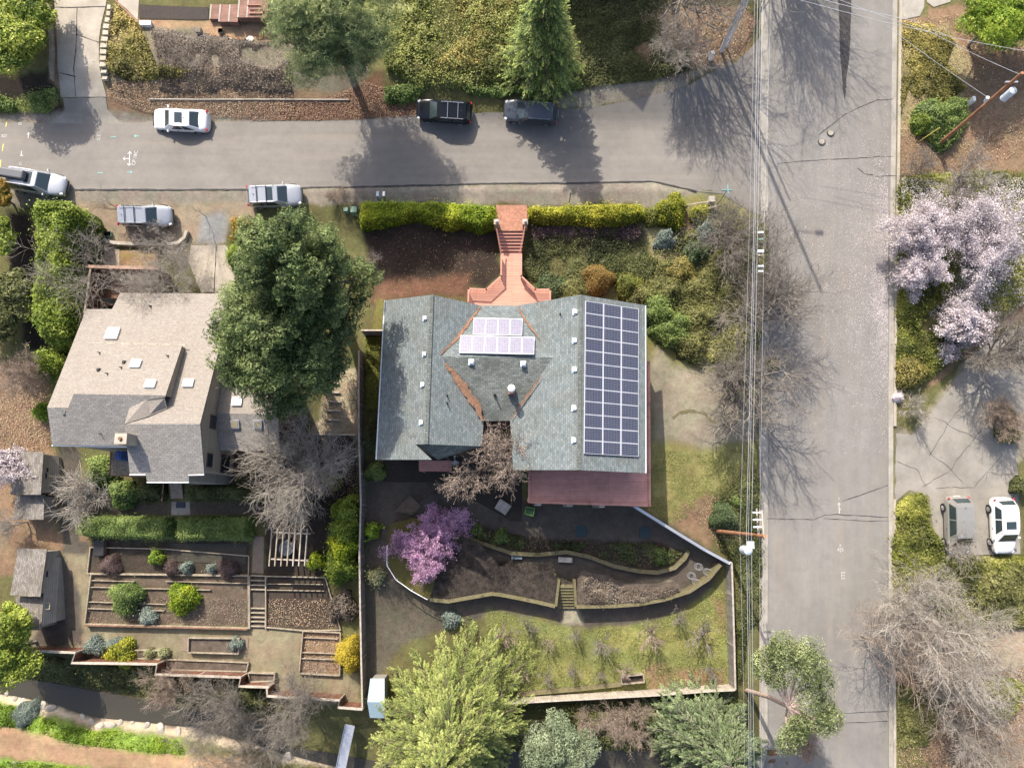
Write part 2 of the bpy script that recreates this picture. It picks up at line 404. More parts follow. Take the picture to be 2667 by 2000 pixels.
def conifer(name, cx, cy, hc, h, R, label, seed, mat, bark, nb=150, per=260, size=.3, droop=.25, z0=.1, power=.8, asp=.3, wide=.38, group=None, cat='tree', ex=1.0, lift=0.0):
    w = W(cx, cy, hc); b = np.array([w.x, w.y, float(hgt(w.x, w.y))]); rs = np.random.RandomState(seed)
    o = thing(name, label, cat, b, group)
    u = (np.arange(nb)+rs.rand(nb)*.9)/nb; zf = z0+(1-z0)*u**1.05
    az = np.arange(nb)*2.399+rs.randn(nb)*.35
    L = R*(1-((zf-z0)/(1-z0)))**power*rs.uniform(.72, 1.14, nb)+.25
    lob = 1+.16*np.sin(az*2+seed)+.1*np.sin(az*3+seed*2); L *= lob
    dirs = np.stack([np.cos(az)*ex, np.sin(az), np.zeros(nb)], 1)
    O = b[None,:]+np.stack([np.zeros(nb), np.zeros(nb), zf*h], 1)
    limb_end = O+dirs*(L*.8)[:,None]+np.array([[0,0,1.]])*((lift-droop*.5)*L*.8)[:,None]
    reps = np.maximum(12, (per*L/R*(.4+.6*L/R)*1.3)).astype(int)
    idx = np.repeat(np.arange(nb), reps); m = len(idx)
    s = rs.beta(2.0, 1.2, m); half = (1.05-s)*wide*L[idx]*np.minimum(1, s*3)
    sgn = rs.uniform(-1, 1, m); lat = sgn*half
    side = np.stack([-np.sin(az[idx]), np.cos(az[idx])*1.0, np.zeros(m)], 1)
    z = (lift*s-droop*s*s)*L[idx]-np.abs(sgn)*.12*L[idx]*.4+rs.randn(m)*.07
    C = O[idx]+dirs[idx]*(s*L[idx])[:,None]+side*lat[:,None]; C[:,2] += z
    # finer frond clumping
    k = vn(C[:,0]*1.0, C[:,1]+C[:,2]*.7, .34, 2); keep = k > .26
    C = C[keep]; idx = idx[keep]; sgn = sgn[keep]; s = s[keep]; side = side[keep]; k = k[keep]; m = len(C)
    C[:,2] += (k-.5)*.35
    D = dirs[idx]+side*sgn[:,None]*.9; D[:,2] -= .15
    N = np.array([[0,0,1.]])+rs.randn(m,3)*.42+dirs[idx]*.35
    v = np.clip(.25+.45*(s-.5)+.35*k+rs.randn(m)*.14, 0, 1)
    V, F = leaves(C, N, size*rs.uniform(.6,1.35,m), rs, asp, D)
    link('crown', npmesh('crown', V, F, mat, v), parent=o)
    trunk_mesh(b, h*.97, h*.017+.05, seed, bark, o, (O, limb_end, .012*L+.02, .004*L+.006))
    return o
def broad(name, cx, cy, hc, h, R, label, seed, mat, bark, nc=40, per=700, size=.2, clump=.3, squash=.7, asp=.6, zc=None, group=None, cat='tree', ex=1.0, rot=0, bottom=.25, jag=.5, trunk=True):
    """crown of leaf clumps; R crown radius in m; clump = clump radius / R"""
    w = W(cx, cy, hc); b = np.array([w.x, w.y, float(hgt(w.x, w.y))]); rs = np.random.RandomState(seed)
    o = thing(name, label, cat, b, group)
    H0 = h*bottom; Hc = (h+H0)/2; Hz = (h-H0)/2
    q = unit(rs.randn(nc,3)); q[:,2] = np.abs(q[:,2])*1.25-.35; rad = rs.uniform(.45, .95, nc)
    cc = q*rad[:,None]*np.array([[R*ex*(1-clump*.6), R*(1-clump*.6), Hz*(1-clump*.4)]])
    ca, sa = math.cos(rot), math.sin(rot); cc = np.stack([cc[:,0]*ca-cc[:,1]*sa, cc[:,0]*sa+cc[:,1]*ca, cc[:,2]], 1)
    cc = cc+b[None,:]+np.array([[0,0,Hc]])
    cr = R*clump*rs.uniform(.65, 1.3, nc); parts = []
    idx = np.repeat(np.arange(nc), (per*(cr/(R*clump))**2).astype(int)); m = len(idx)
    d = unit(rs.randn(m,3)); d[:,2] = np.where(rs.rand(m) < .7, np.abs(d[:,2]), d[:,2])
    lump = 1+jag*(vn(d[:,0]*1+cc[idx][:,0], d[:,1]+cc[idx][:,1]+d[:,2], .33, 6)-.5)
    rr = cr[idx]*lump*(1-rs.exponential(.12, m)); C = cc[idx]+d*rr[:,None]*np.array([[1,1,squash]])
    N = d+np.array([[0,0,.35]])+rs.randn(m,3)*.5
    v = np.clip(.5+(lump-1)*1.0/jag*.5+rs.randn(m)*.18+(rs.rand(nc)[idx]-.5)*.35, 0, 1)
    V, F = leaves(C, N, size*rs.uniform(.6,1.3,m), rs, asp)
    link('crown', npmesh('crown', V, F, mat, v), parent=o)
    if trunk:
        st = b[None,:]+np.array([[0,0,1.]])*(H0+rs.rand(nc,1)*(Hc-H0))
        trunk_mesh(b, Hc, h*.02+.04, seed, bark, o, (st, cc, np.full(nc, .01*h+.015), np.full(nc, .012)))
    return o
def scatter(name, poly, n, size, mat, seed, label=None, cat=None, h=.03, up=3.0, asp=.8, dens=None, kind='stuff', tall=0):
    rs = np.random.RandomState(seed); P = np.array(poly); lo, hi = P.min(0), P.max(0)
    Q = rs.rand(int(n*3)+500, 2)*(hi-lo)+lo; Q = Q[ip(poly, Q)]
    if dens is not None: Q = Q[rs.rand(len(Q)) < dens(Q[:,0], Q[:,1])]
    Q = Q[:n]; m = len(Q)
    C = np.stack([Q[:,0], Q[:,1], hgt(Q[:,0], Q[:,1])+h+rs.rand(m)*.02+rs.rand(m)*tall], 1)
    N = rs.randn(m,3)*.5+np.array([[0,0,up]])
    V, F = leaves(C, N, size*rs.uniform(.5,1.3,m), rs, asp)
    return link(name, npmesh(name, V, F, mat, rs.rand(m)), label=label, cat=cat, kind=kind)

# ---------------------------------------------------------------- draped sheets, walls, fences, lines
def resample(pts, st, closed=False):
    out = []; n = len(pts)
    for i in range(n if closed else n-1):
        a = Vector(pts[i][:2]); b = Vector(pts[(i+1) % n][:2]); k = max(1, int((b-a).length/st))
        for j in range(k): out.append(tuple(a+(b-a)*(j/k)))
    if not closed: out.append(tuple(pts[-1][:2]))
    return out
def drape(name, poly, mat, off=.03, jit=.0, step=.5, seed=1, parent=None, **kw):
    b = resample(poly, step, True)
    if jit:
        P = np.array(b); a = (fbm(P[:,0], P[:,1], .8, seed)-.5)*2*jit; c = (fbm(P[:,0], P[:,1], .8, seed+4)-.5)*2*jit
        b = [(x+p, y+q) for (x, y), p, q in zip(b, a, c)]
    P = np.array(b); x0, y0 = P.min(0); x1, y1 = P.max(0)
    X, Y = np.meshgrid(np.arange(x0, x1, step), np.arange(y0, y1, step)); Q = np.stack([X.ravel(), Y.ravel()], 1)
    Q = Q[ip(b, Q)]
    if len(Q): Q = Q[dist_poly(b, Q) > step*.45]
    vs = [Vector(p) for p in b]+[Vector(q) for q in Q.tolist()]
    r = geometry.delaunay_2d_cdt(vs, [], [list(range(len(b)))], 1, 1e-4)
    V = np.array([tuple(p) for p in r[0]]); z = hgt(V[:,0], V[:,1])+off
    F = [list(f) for f in r[2]]
    me = bpy.data.meshes.new(name); me.from_pydata([(a, c, d) for (a, c), d in zip(V.tolist(), z.tolist())], [], F)
    me.update()
    fl = [p.index for p in me.polygons if p.normal.z < 0]
    if fl: me.flip_normals() if len(fl) > len(F)/2 else None
    for p in me.polygons: p.use_smooth = True
    me.materials.append(mat)
    return link(name, me, parent=parent, **kw)
def ribbon(mb, pts, w, h, base=None, below=.25, closed=False, st=.8, z=None, hs=None):
    """wall-like strip following the land: width w, height h above it"""
    p = resample(pts, st, closed); n = len(p); L = []; Rr = []
    for i in range(n):
        a = Vector(p[(i-1) % n] if closed or i else p[0]); c = Vector(p[(i+1) % n] if closed or i < n-1 else p[-1])
        t = (c-a).normalized(); nn = Vector((-t.y, t.x))*(w/2); q = Vector(p[i]); L.append(q+nn); Rr.append(q-nn)
    g = [float(hgt(q[0], q[1])) for q in p]
    def zz(i): return (z if z is not None else g[i]+h)
    def zb(i): return g[i]-below if base is None else (g[i]+base)
    m = n if closed else n-1
    for i in range(m):
        j = (i+1) % n
        A = [Vector((*L[i], zz(i))), Vector((*L[j], zz(j))), Vector((*Rr[j], zz(j))), Vector((*Rr[i], zz(i)))]
        B = [Vector((*L[i], zb(i))), Vector((*L[j], zb(j))), Vector((*Rr[j], zb(j))), Vector((*Rr[i], zb(i)))]
        mb.face([A[3], A[2], A[1], A[0]]); mb.face([B[0], B[1], A[1], A[0]]); mb.face([A[3], A[2], B[2], B[3]][::-1])
        if base is not None: mb.face(B)
        if not closed and i == 0: mb.face([B[3], B[0], A[0], A[3]])
        if not closed and i == m-1: mb.face([B[1], B[2], A[2], A[1]])
    return p
def line_strip(mb, pts, w, off=.045, st=.4, jit=0, seed=1):
    p = resample(pts, st)
    if jit:
        P = np.array(p); p = [(x+(float(a)-.5)*2*jit, y+(float(c)-.5)*2*jit) for (x, y), a, c in zip(p, fbm(P[:,0], P[:,1], .7, seed), fbm(P[:,0], P[:,1], .7, seed+2))]
    n = len(p); L = []
    for i in range(n):
        a = Vector(p[max(0, i-1)]); c = Vector(p[min(n-1, i+1)]); t = (c-a).normalized(); nn = Vector((-t.y, t.x))*(w/2*(1 if not jit else random.uniform(.5, 1.4)))
        q = Vector(p[i]); L.append((q+nn, q-nn))
    for i in range(n-1):
        f = [L[i][0], L[i][1], L[i+1][1], L[i+1][0]]
        mb.face([Vector((q.x, q.y, float(hgt(q.x, q.y))+off)) for q in f])
def fence(name, pts, h, label, mb_mat, cap_mat, th=.04, capw=.16, every=2.4, group=None, cat='fence', top=True, posts=True):
    w = [tuple(W(x, y, h if top else 0)[:2]) for x, y in pts]
    c = w[0]; o = thing(name, label, cat, (c[0], c[1], float(hgt(*c))), group)
    m = MB(); ribbon(m, w, th, h-.04, st=1.2); add(o, 'board_panel', m, mb_mat)
    m = MB(); ribbon(m, w, capw, h, base=h-.045, st=1.2); add(o, 'cap_rail', m, cap_mat)
    if posts:
        for q in resample(w, every):
            m = MB(); g = float(hgt(*q)); m.box((q[0], q[1], g+h/2-.1), (.11, .11, h+.1)); add(o, 'post', m, cap_mat)
    return o

def feather(name, cx, cy, hc, h, R, label, seed, mat, bark, nb=150, ns=12, size=.2, droop=.25, z0=.06, power=.75, asp=.22, lift=.05, per=26, sl=.36, group=None):
    """conifer of layered boughs, each carrying side sprays with ragged tips"""
    w = W(cx, cy, hc); b = np.array([w.x, w.y, float(hgt(w.x, w.y))]); rs = np.random.RandomState(seed)
    o = thing(name, label, 'tree', b, group)
    u = (np.arange(nb)+rs.rand(nb)*.9)/nb; zf = z0+(1-z0)*u**1.1; az = np.arange(nb)*2.399+rs.randn(nb)*.35
    L = R*(1-((zf-z0)/(1-z0)))**power*rs.uniform(.66, 1.15, nb)+.3; L *= 1+.14*np.sin(az*2+seed)+.1*np.sin(az*3+seed*2)
    dirs = np.stack([np.cos(az), np.sin(az), np.zeros(nb)], 1); side = np.stack([-np.sin(az), np.cos(az), np.zeros(nb)], 1)
    O = b[None,:]+np.stack([np.zeros(nb), np.zeros(nb), zf*h], 1); dr = droop*rs.uniform(.6, 1.5, nb)
    E = O+dirs*(L*.85)[:,None]; E[:,2] += (lift-dr*.7)*L*.85
    i = np.repeat(np.arange(nb), ns); n = len(i); s = rs.uniform(.25, 1.0, n); sg = np.where(rs.rand(n) < .5, 1, -1)*rs.uniform(.25, 1, n); sg[s > .9] *= .3
    sd = unit(dirs[i]+side[i]*(sg*.95)[:,None]+np.array([[0,0,1.]])*(rs.randn(n,1)*.12-.1)); ll = L[i]*sl*(1.15-s*.75)*rs.uniform(.6, 1.3, n)+.2
    P = O[i]+dirs[i]*(s*L[i])[:,None]; P[:,2] += (lift*s-dr[i]*s*s)*L[i]+rs.randn(n)*.1
    reps = np.maximum(5, (per*ll)).astype(int); j = np.repeat(np.arange(n), reps); m = len(j); t = rs.rand(m)**.8
    lat = np.cross(sd[j], np.array([[0,0,1.]])); q = rs.uniform(-1, 1, m)*(1.05-t)*.30*ll[j]
    C = P[j]+sd[j]*(t*ll[j])[:,None]+lat*q[:,None]; C[:,2] += -.18*t*t*ll[j]-np.abs(q)*.25+rs.randn(m)*.03
    D = sd[j]+lat*(np.sign(q)*.55)[:,None]; N = np.array([[0,0,1.]])+rs.randn(m,3)*.4+dirs[i][j]*.3
    tone = rs.randn(n)*.13+rs.randn(nb)[i]*.08
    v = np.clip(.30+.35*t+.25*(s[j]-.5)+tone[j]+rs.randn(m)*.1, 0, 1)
    V, F = leaves(C, N, size*rs.uniform(.6,1.35,m), rs, asp, D)
    link('crown', npmesh('crown', V, F, mat, v), parent=o)
    trunk_mesh(b, h*.97, h*.017+.05, seed, bark, o, (np.concatenate([O, P]), np.concatenate([E, P+sd*(ll*.6)[:,None]]), np.concatenate([.012*L+.02, np.full(n, .018)]), np.concatenate([.004*L+.006, np.full(n, .006)])))
    return o
# ---------------------------------------------------------------- materials of the place
M = {}
M['bark'] = surf('grey_bark', (.13,.112,.095), (.30,.27,.235), 2.5, .95, 25, .3, .3)
M['bark_tan'] = surf('tan_bark', (.20,.15,.115), (.40,.32,.26), 2.5, .95, 25, .3, .3)
M['bark_pale'] = surf('pale_bark', (.22,.195,.165), (.42,.38,.33), 2.5, .95, 25, .3, .3)
M['bark_white'] = surf('white_bark', (.27,.24,.205), (.48,.44,.385), 2.5, .95, 25, .3, .3); M['bark_pink'] = surf('pinkish_bark', (.30,.225,.185), (.50,.40,.34), 2.5, .95, 25, .3, .3)
M['bark_dark'] = surf('dark_bark', (.06,.045,.035), (.15,.12,.09), 2.5, .95, 25, .3, .3)
M['asphalt'] = None
def asphalt(name, c1, c2, stretch=(1.6, .08, 1)):
    m, n, b = newmat(name, .93, .2); co = objco(n)
    a = noise(n, .12, 5, .55, co, .6); r = ramp(n, [(.35, c1), (.65, c2)]); n.links.new(a, r.inputs[0])
    mp = n.nodes.new('ShaderNodeMapping'); mp.inputs['Scale'].default_value = stretch; n.links.new(co, mp.inputs[0])
    w = noise(n, 1.0, 4, .6, mp.outputs[0]); r1 = ramp(n, [(.3, (.93,)*3), (.7, (1.06,)*3)]); n.links.new(w, r1.inputs[0])
    f = noise(n, 28, 3, .8, co); r2 = ramp(n, [(.3, (.86,)*3), (.7, (1.13,)*3)]); n.links.new(f, r2.inputs[0])
    p = noise(n, 1.3, 8, .7, co); r3 = ramp(n, [(.32, (.9,)*3), (.6, (1.03,)*3)]); n.links.new(p, r3.inputs[0])
    o = mixc(n, mixc(n, mixc(n, r.outputs[0], r1.outputs[0], 1., 'MULTIPLY'), r2.outputs[0], 1., 'MULTIPLY'), r3.outputs[0], 1., 'MULTIPLY')
    d = n.nodes.new('ShaderNodeMapping'); d.inputs['Scale'].default_value = tuple(v*.35 if v < .5 else v*.5 for v in stretch); n.links.new(co, d.inputs[0])
    s1 = noise(n, .9, 6, .7, d.outputs[0], .8); r4 = ramp(n, [(.52, (0,0,0)), (.75, (.35,)*3)]); n.links.new(s1, r4.inputs[0]); o = mixc(n, o, (.27,.22,.165), r4.outputs[0])
    k = noise(n, .5, 9, .8, co, .3); r5 = ramp(n, [(.60, (0,0,0)), (.72, (.35,)*3)]); n.links.new(k, r5.inputs[0]); o = mixc(n, o, (.12,.112,.105), r5.outputs[0])
    n.links.new(o, b.inputs['Base Color']); bump(n, b, f, .25, .02)
    return m
M['asphalt'] = asphalt('grey_asphalt', (.158,.147,.134), (.196,.182,.165), (.06, 1.3, 1))
M['asphalt2'] = asphalt('pale_asphalt', (.188,.178,.164), (.224,.213,.197))
M['tar'] = plain('tar_seal', (.028,.027,.028), .7)
M['patch'] = surf('shadow_and_ring_dark', (.045,.042,.042), (.075,.07,.068), 4, .9)  # colours the painted street shadow and the manhole rings
M['concrete'] = surf('tan_concrete', (.30,.265,.215), (.42,.375,.315), .7, .9, 30, .12, .2)
M['concrete2'] = surf('grey_concrete', (.24,.225,.195), (.36,.335,.295), .8, .9, 30, .15, .2)
M['drive'] = surf('worn_driveway', (.20,.185,.16), (.29,.27,.235), .5, .92, 24, .16, .3)
M['moss_conc'] = surf('mossy_concrete', (.07,.062,.03), (.155,.135,.078), 2.0, .95, 20, .35, .3, c3=(.11,.10,.038))
M['paint'] = plain('white_paint_mark', (.46,.46,.46), .7)
M['yellow_paint'] = plain('yellow_paint_mark', (.6,.5,.12), .7)
M['teal_paint'] = plain('teal_paint_mark', (.18,.4,.38), .7)
M['water'], _n, _b = newmat('creek_water', .22, .35); _b.inputs['Base Color'].default_value = (.055,.05,.038,1)
bump(_n, _b, noise(_n, 2.2, 4, .6, objco(_n)), .15, .05)
M['timber'] = surf('weathered_timber', (.20,.165,.12), (.36,.31,.24), 3, .9, 22, .2, .3)
M['timber_dk'] = surf('brown_timber', (.11,.06,.04), (.24,.13,.085), 3, .85, 22, .25, .3)
M['fence_grey'] = planks('grey_fence_boards', (.20,.185,.165), (.30,.28,.25), (.05,.045,.04), .14, rot=R_(90))
M['fence_brown'] = planks('red_brown_fence_boards', (.15,.065,.045), (.26,.13,.085), (.04,.02,.015), .14, rot=R_(90))
M['cap'] = surf('sunbleached_cap_rail', (.29,.25,.205), (.45,.40,.34), 3, .9, 22, .15, .2)
M['brick'] = shingle('paving_brick', (.30,.12,.075), (.40,.19,.125), (.22,.17,.13), .2, .1, (.1,.05,.04), .3)
M['soil'] = surf('dark_soil', (.022,.018,.015), (.065,.052,.042), 2.2, .97, 14, .55, .8)
M['soil2'] = surf('brown_soil', (.065,.052,.040), (.14,.11,.088), 1.6, .97, 14, .4, .8)
M['stone'] = surf('pale_stone', (.26,.235,.195), (.46,.42,.36), 1.5, .9, 20, .2, .4)
M['metal'] = plain('galvanised_metal', (.55,.57,.6), .35, .5, .7)
M['white'] = plain('white_paint', (.78,.78,.77), .5)
M['green_box'] = plain('green_box_paint', (.17,.27,.2), .6)
M['black'] = plain('black_plastic', (.02,.02,.02), .5)

# ---------------------------------------------------------------- land: one sheet
def ground_material():
    m, n, b = newmat('ground_cover', .97, .1); co = objco(n)
    at = n.nodes.new('ShaderNodeAttribute'); at.attribute_name = 'col'
    sp = n.nodes.new('ShaderNodeAttribute'); sp.attribute_name = 'speck'
    a = noise(n, 1.7, 8, .75, co); r = ramp(n, [(.3, (.68,)*3), (.7, (1.36,)*3)]); n.links.new(a, r.inputs[0])
    f = noise(n, 11, 6, .8, co); r2 = ramp(n, [(.32, (.5,)*3), (.68, (1.6,)*3)]); n.links.new(f, r2.inputs[0])
    o = mixc(n, at.outputs['Color'], r.outputs[0], .8, 'MULTIPLY')
    o2 = mixc(n, o, r2.outputs[0], 1.0, 'MULTIPLY'); o = mixc(n, o, o2, sp.outputs['Fac'])
    n.links.new(o, b.inputs['Base Color']); bump(n, b, f, .6, .08)
    return m
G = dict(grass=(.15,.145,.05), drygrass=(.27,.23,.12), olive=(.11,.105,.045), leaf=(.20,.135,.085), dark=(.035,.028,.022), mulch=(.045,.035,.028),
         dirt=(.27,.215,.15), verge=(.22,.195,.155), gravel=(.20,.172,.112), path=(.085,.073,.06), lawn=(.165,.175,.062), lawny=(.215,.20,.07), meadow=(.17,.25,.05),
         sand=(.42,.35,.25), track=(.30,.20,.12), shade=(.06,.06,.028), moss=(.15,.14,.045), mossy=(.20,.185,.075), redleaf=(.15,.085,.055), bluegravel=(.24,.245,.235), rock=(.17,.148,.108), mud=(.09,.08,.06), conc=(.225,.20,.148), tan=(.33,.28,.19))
zones = [ # colour, speck, soft edge (m), polygon
 ('rock',.7,.6,S('A',(900,60),(1100,170),(2160,160),(2900,300),(2900,790),(850,780),(850,620),(840,430))),
 ('drygrass',.7,.8,S('A',(920,60),(1090,200),(1150,330),(1200,480),(1250,600),(1000,620),(860,560),(840,430))),
 ('leaf',.9,.5,S('A',(850,640),(2160,690),(2900,740),(2900,900),(1500,940),(1180,900),(860,870),(820,780))),
 ('leaf',.9,.5,S('A',(1350,560),(2111,540),(2111,790),(1300,780))),
 ('track',.5,.3,S('A',(1100,160),(1650,165),(2160,170),(2160,330),(1650,330),(1560,230),(1100,230))),
 ('redleaf',.8,.5,S('B',(0,790),(600,790),(900,620),(1050,560),(1080,820),(1340,830),(1330,930),(850,950),(0,960))),
 ('dark',.8,.4,S('A',(-200,600),(380,560),(470,780),(540,880),(430,940),(-200,900))),
 ('grass',.7,.3,S('A',(-200,740),(100,800),(430,740),(470,830),(380,900),(-200,890))),
 ('leaf',.8,.3,S('A',(390,0),(450,0),(480,300),(470,620),(480,740),(400,640))),
 ('verge',.5,.5,S('A',(-200,905),(500,900),(560,770),(830,770),(830,860),(1180,905),(2200,930),(2200,985),(-200,975))),
 ('olive',.8,.6,S('B',(1000,-100),(2160,-100),(2160,790),(1350,780),(1100,700),(1020,500))),
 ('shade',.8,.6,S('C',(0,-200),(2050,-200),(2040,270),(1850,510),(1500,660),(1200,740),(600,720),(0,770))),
 ('leaf',.9,.6,S('C',(900,200),(1500,50),(1900,60),(2010,200),(1960,400),(1830,510),(1600,560),(1200,540))),
 ('verge',.6,.4,S('C',(560,730),(1000,640),(1500,560),(1830,470),(1850,530),(1200,790),(450,880),(440,800))),
 ('verge',.5,.3,S('A',(-200,1480),(2200,1480))+S('C',(0,1440),(1200,1425),(1500,1490),(1700,1520),(1960,1620),(1900,1659),(1000,1600),(0,1600))+S('E',(2000,250),(-200,245))),
 ('mossy',.7,.6,S('C',(1250,1600),(1450,1540),(1750,1530),(1960,1640),(2010,1800),(1800,1900),(1600,1700),(1300,1680))),
 ('dirt',.4,.5,S('E',(590,240),(2000,240),(2000,380),(1800,400),(1770,560),(1480,575),(1470,480),(1400,560),(900,560),(820,740),(700,740),(640,560))),
 ('bluegravel',.3,.7,S('E',(1580,330),(1780,310),(1800,400),(1775,560),(1560,560))),
 ('dark',.7,.5,S('E',(60,280),(230,330),(300,900),(380,1400),(200,1400),(130,1000),(60,600))),
 ('dark',.8,.5,S('F',(1150,400),(2111,380))+S('G',(440,420),(460,640),(460,800),(350,900),(210,900),(200,980))+S('F',(1730,960),(1370,1000),(1280,1100),(1250,700))),
 ('redleaf',.8,1.,S('F',(1400,850),(2020,800),(2020,990),(1750,960),(1350,1010),(1300,1100),(1270,900))),
 ('moss',.6,.4,S('F',(1300,1000),(1365,1000),(1340,1659),(1300,1659),(1290,1300))),
 ('olive',.8,.8,S('G',(640,420),(1500,380),(1750,380),(2200,300),(2600,420),(2600,900),(2450,1659),(1600,1100),(1600,1000),(1100,950),(860,970),(840,900),(640,820))),
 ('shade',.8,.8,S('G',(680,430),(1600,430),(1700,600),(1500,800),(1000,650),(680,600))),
 ('drygrass',.6,.8,S('G',(1600,420),(1850,500),(2100,650),(2100,1000),(1700,900),(1650,700))),
 ('leaf',.8,.6,S('G',(1700,330),(2060,330),(2050,480),(1750,430))),
 ('moss',.5,1.2,S('G',(1600,1250),(1800,1290),(2111,1450))+S('L',(350,250),(360,700),(340,1489),(0,1489),(-190,1000),(-330,500))),
 ('conc',.3,1.2,S('K',(1470,0),(1560,-150),(1700,0),(2000,60),(2320,320),(2330,600),(2111,620),(1900,700),(1650,600),(1500,600))),
 ('mossy',.6,1.0,S('K',(1470,620),(1900,680),(2150,640),(2330,640),(2200,900),(2000,1100),(1660,1250),(1400,1100),(1480,1100))),
 ('leaf',.9,.5,S('K',(1750,1100),(2111,950),(2300,900),(2380,1659),(2111,1560),(1650,1250))),
 ('olive',.8,.4,S('L',(30,900),(200,740),(340,720),(355,1489),(150,1489),(140,1380),(0,1320))),
 ('olive',.8,.4,S('O',(1840,40),(2060,0),(2060,1100),(1860,1040))),
 ('redleaf',.8,.3,S('P',(80,950),(140,950),(170,1200),(170,1659),(95,1659))),
 ('path',.4,.4,S('J',(1210,750),(2111,750))+S('K',(540,1100),(1350,1105),(1800,1350),(2111,1560))+S('O',(1740,60),(1700,240),(1300,480),(1000,520),(0,440))+S('N',(1500,560),(900,560),(910,0))+S('J',(1210,1100))),
 ('mulch',.9,.3,S('K',(0,1250),(450,1330),(700,1380),(1200,1380),(1500,1390),(1760,1470),(1700,1560),(1500,1610),(1100,1540),(830,1450),(600,1480),(200,1420),(0,1330))),
 ('dark',.8,.3,S('N',(1500,120),(2111,30))+S('O',(0,100),(400,120),(440,200),(420,370),(130,310),(0,290))+S('N',(1900,280),(1600,340),(1420,320))),
 ('soil',.0,.2,[(0,0),(0,1),(1,0)]),
 ('rock',.9,.3,S('O',(640,120),(1000,200),(1350,180),(1420,260),(1250,320),(900,370),(630,370),(610,200))),
 ('path',.4,.3,S('O',(0,390),(440,400),(480,540),(700,560),(1000,540),(1300,450),(1500,350),(1560,300),(1400,300),(1100,380),(620,400),(440,385),(130,320),(0,310))),  # dark strip paints the cast shadow of the lower wall
 ('conc',.3,.3,S('O',(500,400),(610,400),(660,530),(500,530))),  # paler ground paints the light falling through the stair gap
 ('mud',.8,.6,S('N',(910,0),(1080,60),(1180,230),(1380,350),(1700,400),(1500,560),(1200,700),(1000,1000),(930,1000))),
 ('lawn',.6,.7,S('N',(1850,420),(2111,440))+S('O',(0,440),(480,550),(700,570),(1000,550),(1500,420),(1700,250),(1790,300),(1830,1000),(1250,1030),(650,1070),(130,1100),(0,1100),(-150,900),(-100,600))),
 ('lawny',.6,1.2,S('O',(430,850),(700,870),(720,980),(450,960))),
 ('lawny',.5,1.2,S('O',(850,560),(1200,600),(1700,500),(1750,700),(1300,750),(900,720))),
 ('leaf',.8,.8,S('O',(1150,850),(1780,900),(1780,1010),(1150,1030))),
 ('leaf',.8,.8,S('O',(1700,330),(1780,330),(1780,600),(1720,560))),
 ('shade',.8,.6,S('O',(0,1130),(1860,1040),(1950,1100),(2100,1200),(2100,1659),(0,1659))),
 ('mud',.5,.8,S('O',(640,1520),(1320,1520),(1320,1800),(640,1800))),
 ('leaf',.9,.5,S('I',(-200,0),(380,0),(370,320),(400,640),(460,700),(460,1300),(700,1200),(700,1659),(-200,1659))),
 ('path',.5,.4,S('I',(460,650),(640,640),(620,900),(870,1000),(870,1080),(2090,1075),(2090,1200),(1330,1190),(860,1170),(620,1180),(610,1370),(700,1400),(690,1659),(480,1659),(480,1280),(470,900))),
 ('gravel',.35,.3,S('M',(470,-30),(690,0),(700,120),(730,180),(690,520),(1960,560),(1990,560))+S('N',(130,560),(420,570),(400,920),(720,930),(850,900),(880,1190),(700,1170),(150,1090),(120,1020))+S('M',(1880,930),(1220,900),(1230,830),(600,750),(200,720),(180,600),(440,520))),
 ('path',.5,.3,S('M',(420,0),(500,0),(560,150),(640,300),(640,700),(250,700),(330,540),(440,510))),
 ('soil',.9,.12,S('I',(740,1380),(1960,1380),(1960,1659))+S('M',(1960,140),(695,130))+S('I',(700,1640),(715,1430))),
 ('soilb',.9,.12,S('M',(730,130),(1955,145),(1960,550),(680,520))),
 ('soilb',.9,.1,S('M',(1500,628),(1895,632),(1890,750),(1500,740))),
 ('soilb',.9,.15,S('M',(650,700),(1320,730),(1320,800),(600,800))),
 ('soilb',.9,.15,S('M',(1320,800),(1960,825),(1940,900),(1300,890))),
 ('soil',.9,.12,S('N',(135,150),(600,150),(720,570),(420,575),(130,545))),
 ('leaf',.9,.1,S('N',(425,575),(720,590),(720,920),(400,905))),
 ('path',.5,.1,S('M',(1965,140),(2100,145),(2100,565),(1965,560))),
 ('mulch',.7,.4,S('J',(420,1200),(940,1180),(900,1659),(420,1659))),
 ('dark',.6,.3,S('J',(530,560),(1150,560),(1150,1050),(900,1200),(420,1190),(300,900),(540,700))),
 ('tan',.5,.4,S('J',(900,60),(1150,0),(1150,560),(900,560),(780,540),(880,300))),
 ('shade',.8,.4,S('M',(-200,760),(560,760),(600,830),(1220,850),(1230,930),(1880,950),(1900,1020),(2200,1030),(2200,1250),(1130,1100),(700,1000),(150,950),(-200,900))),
 ('mud',.6,.6,S('M',(-300,950),(150,950),(700,1020),(1130,1110),(2300,1290),(2300,1500),(1400,1370),(1100,1290),(700,1260),(400,1180),(-300,1080))),
 ('sand',.5,.5,S('M',(-300,1030),(100,1080),(350,1150),(640,1250),(1100,1270),(1500,1350),(2111,1480))+S('N',(300,1560),(800,1620),(1000,1630),(1000,1700),(300,1640))+S('M',(2111,1560),(1400,1400),(900,1340),(760,1350),(600,1310),(350,1230),(100,1150),(-300,1120))),
 ('meadow',.8,.6,S('M',(-300,1120),(100,1150),(350,1250),(600,1330),(760,1360),(900,1350),(1400,1430),(1480,1560),(1200,1540),(600,1470),(200,1350),(-300,1300))),
 ('track',.4,.8,S('M',(-300,1300),(200,1350),(600,1470),(1200,1540),(2111,1600),(2111,1700),(700,1659),(300,1600),(-300,1550))),
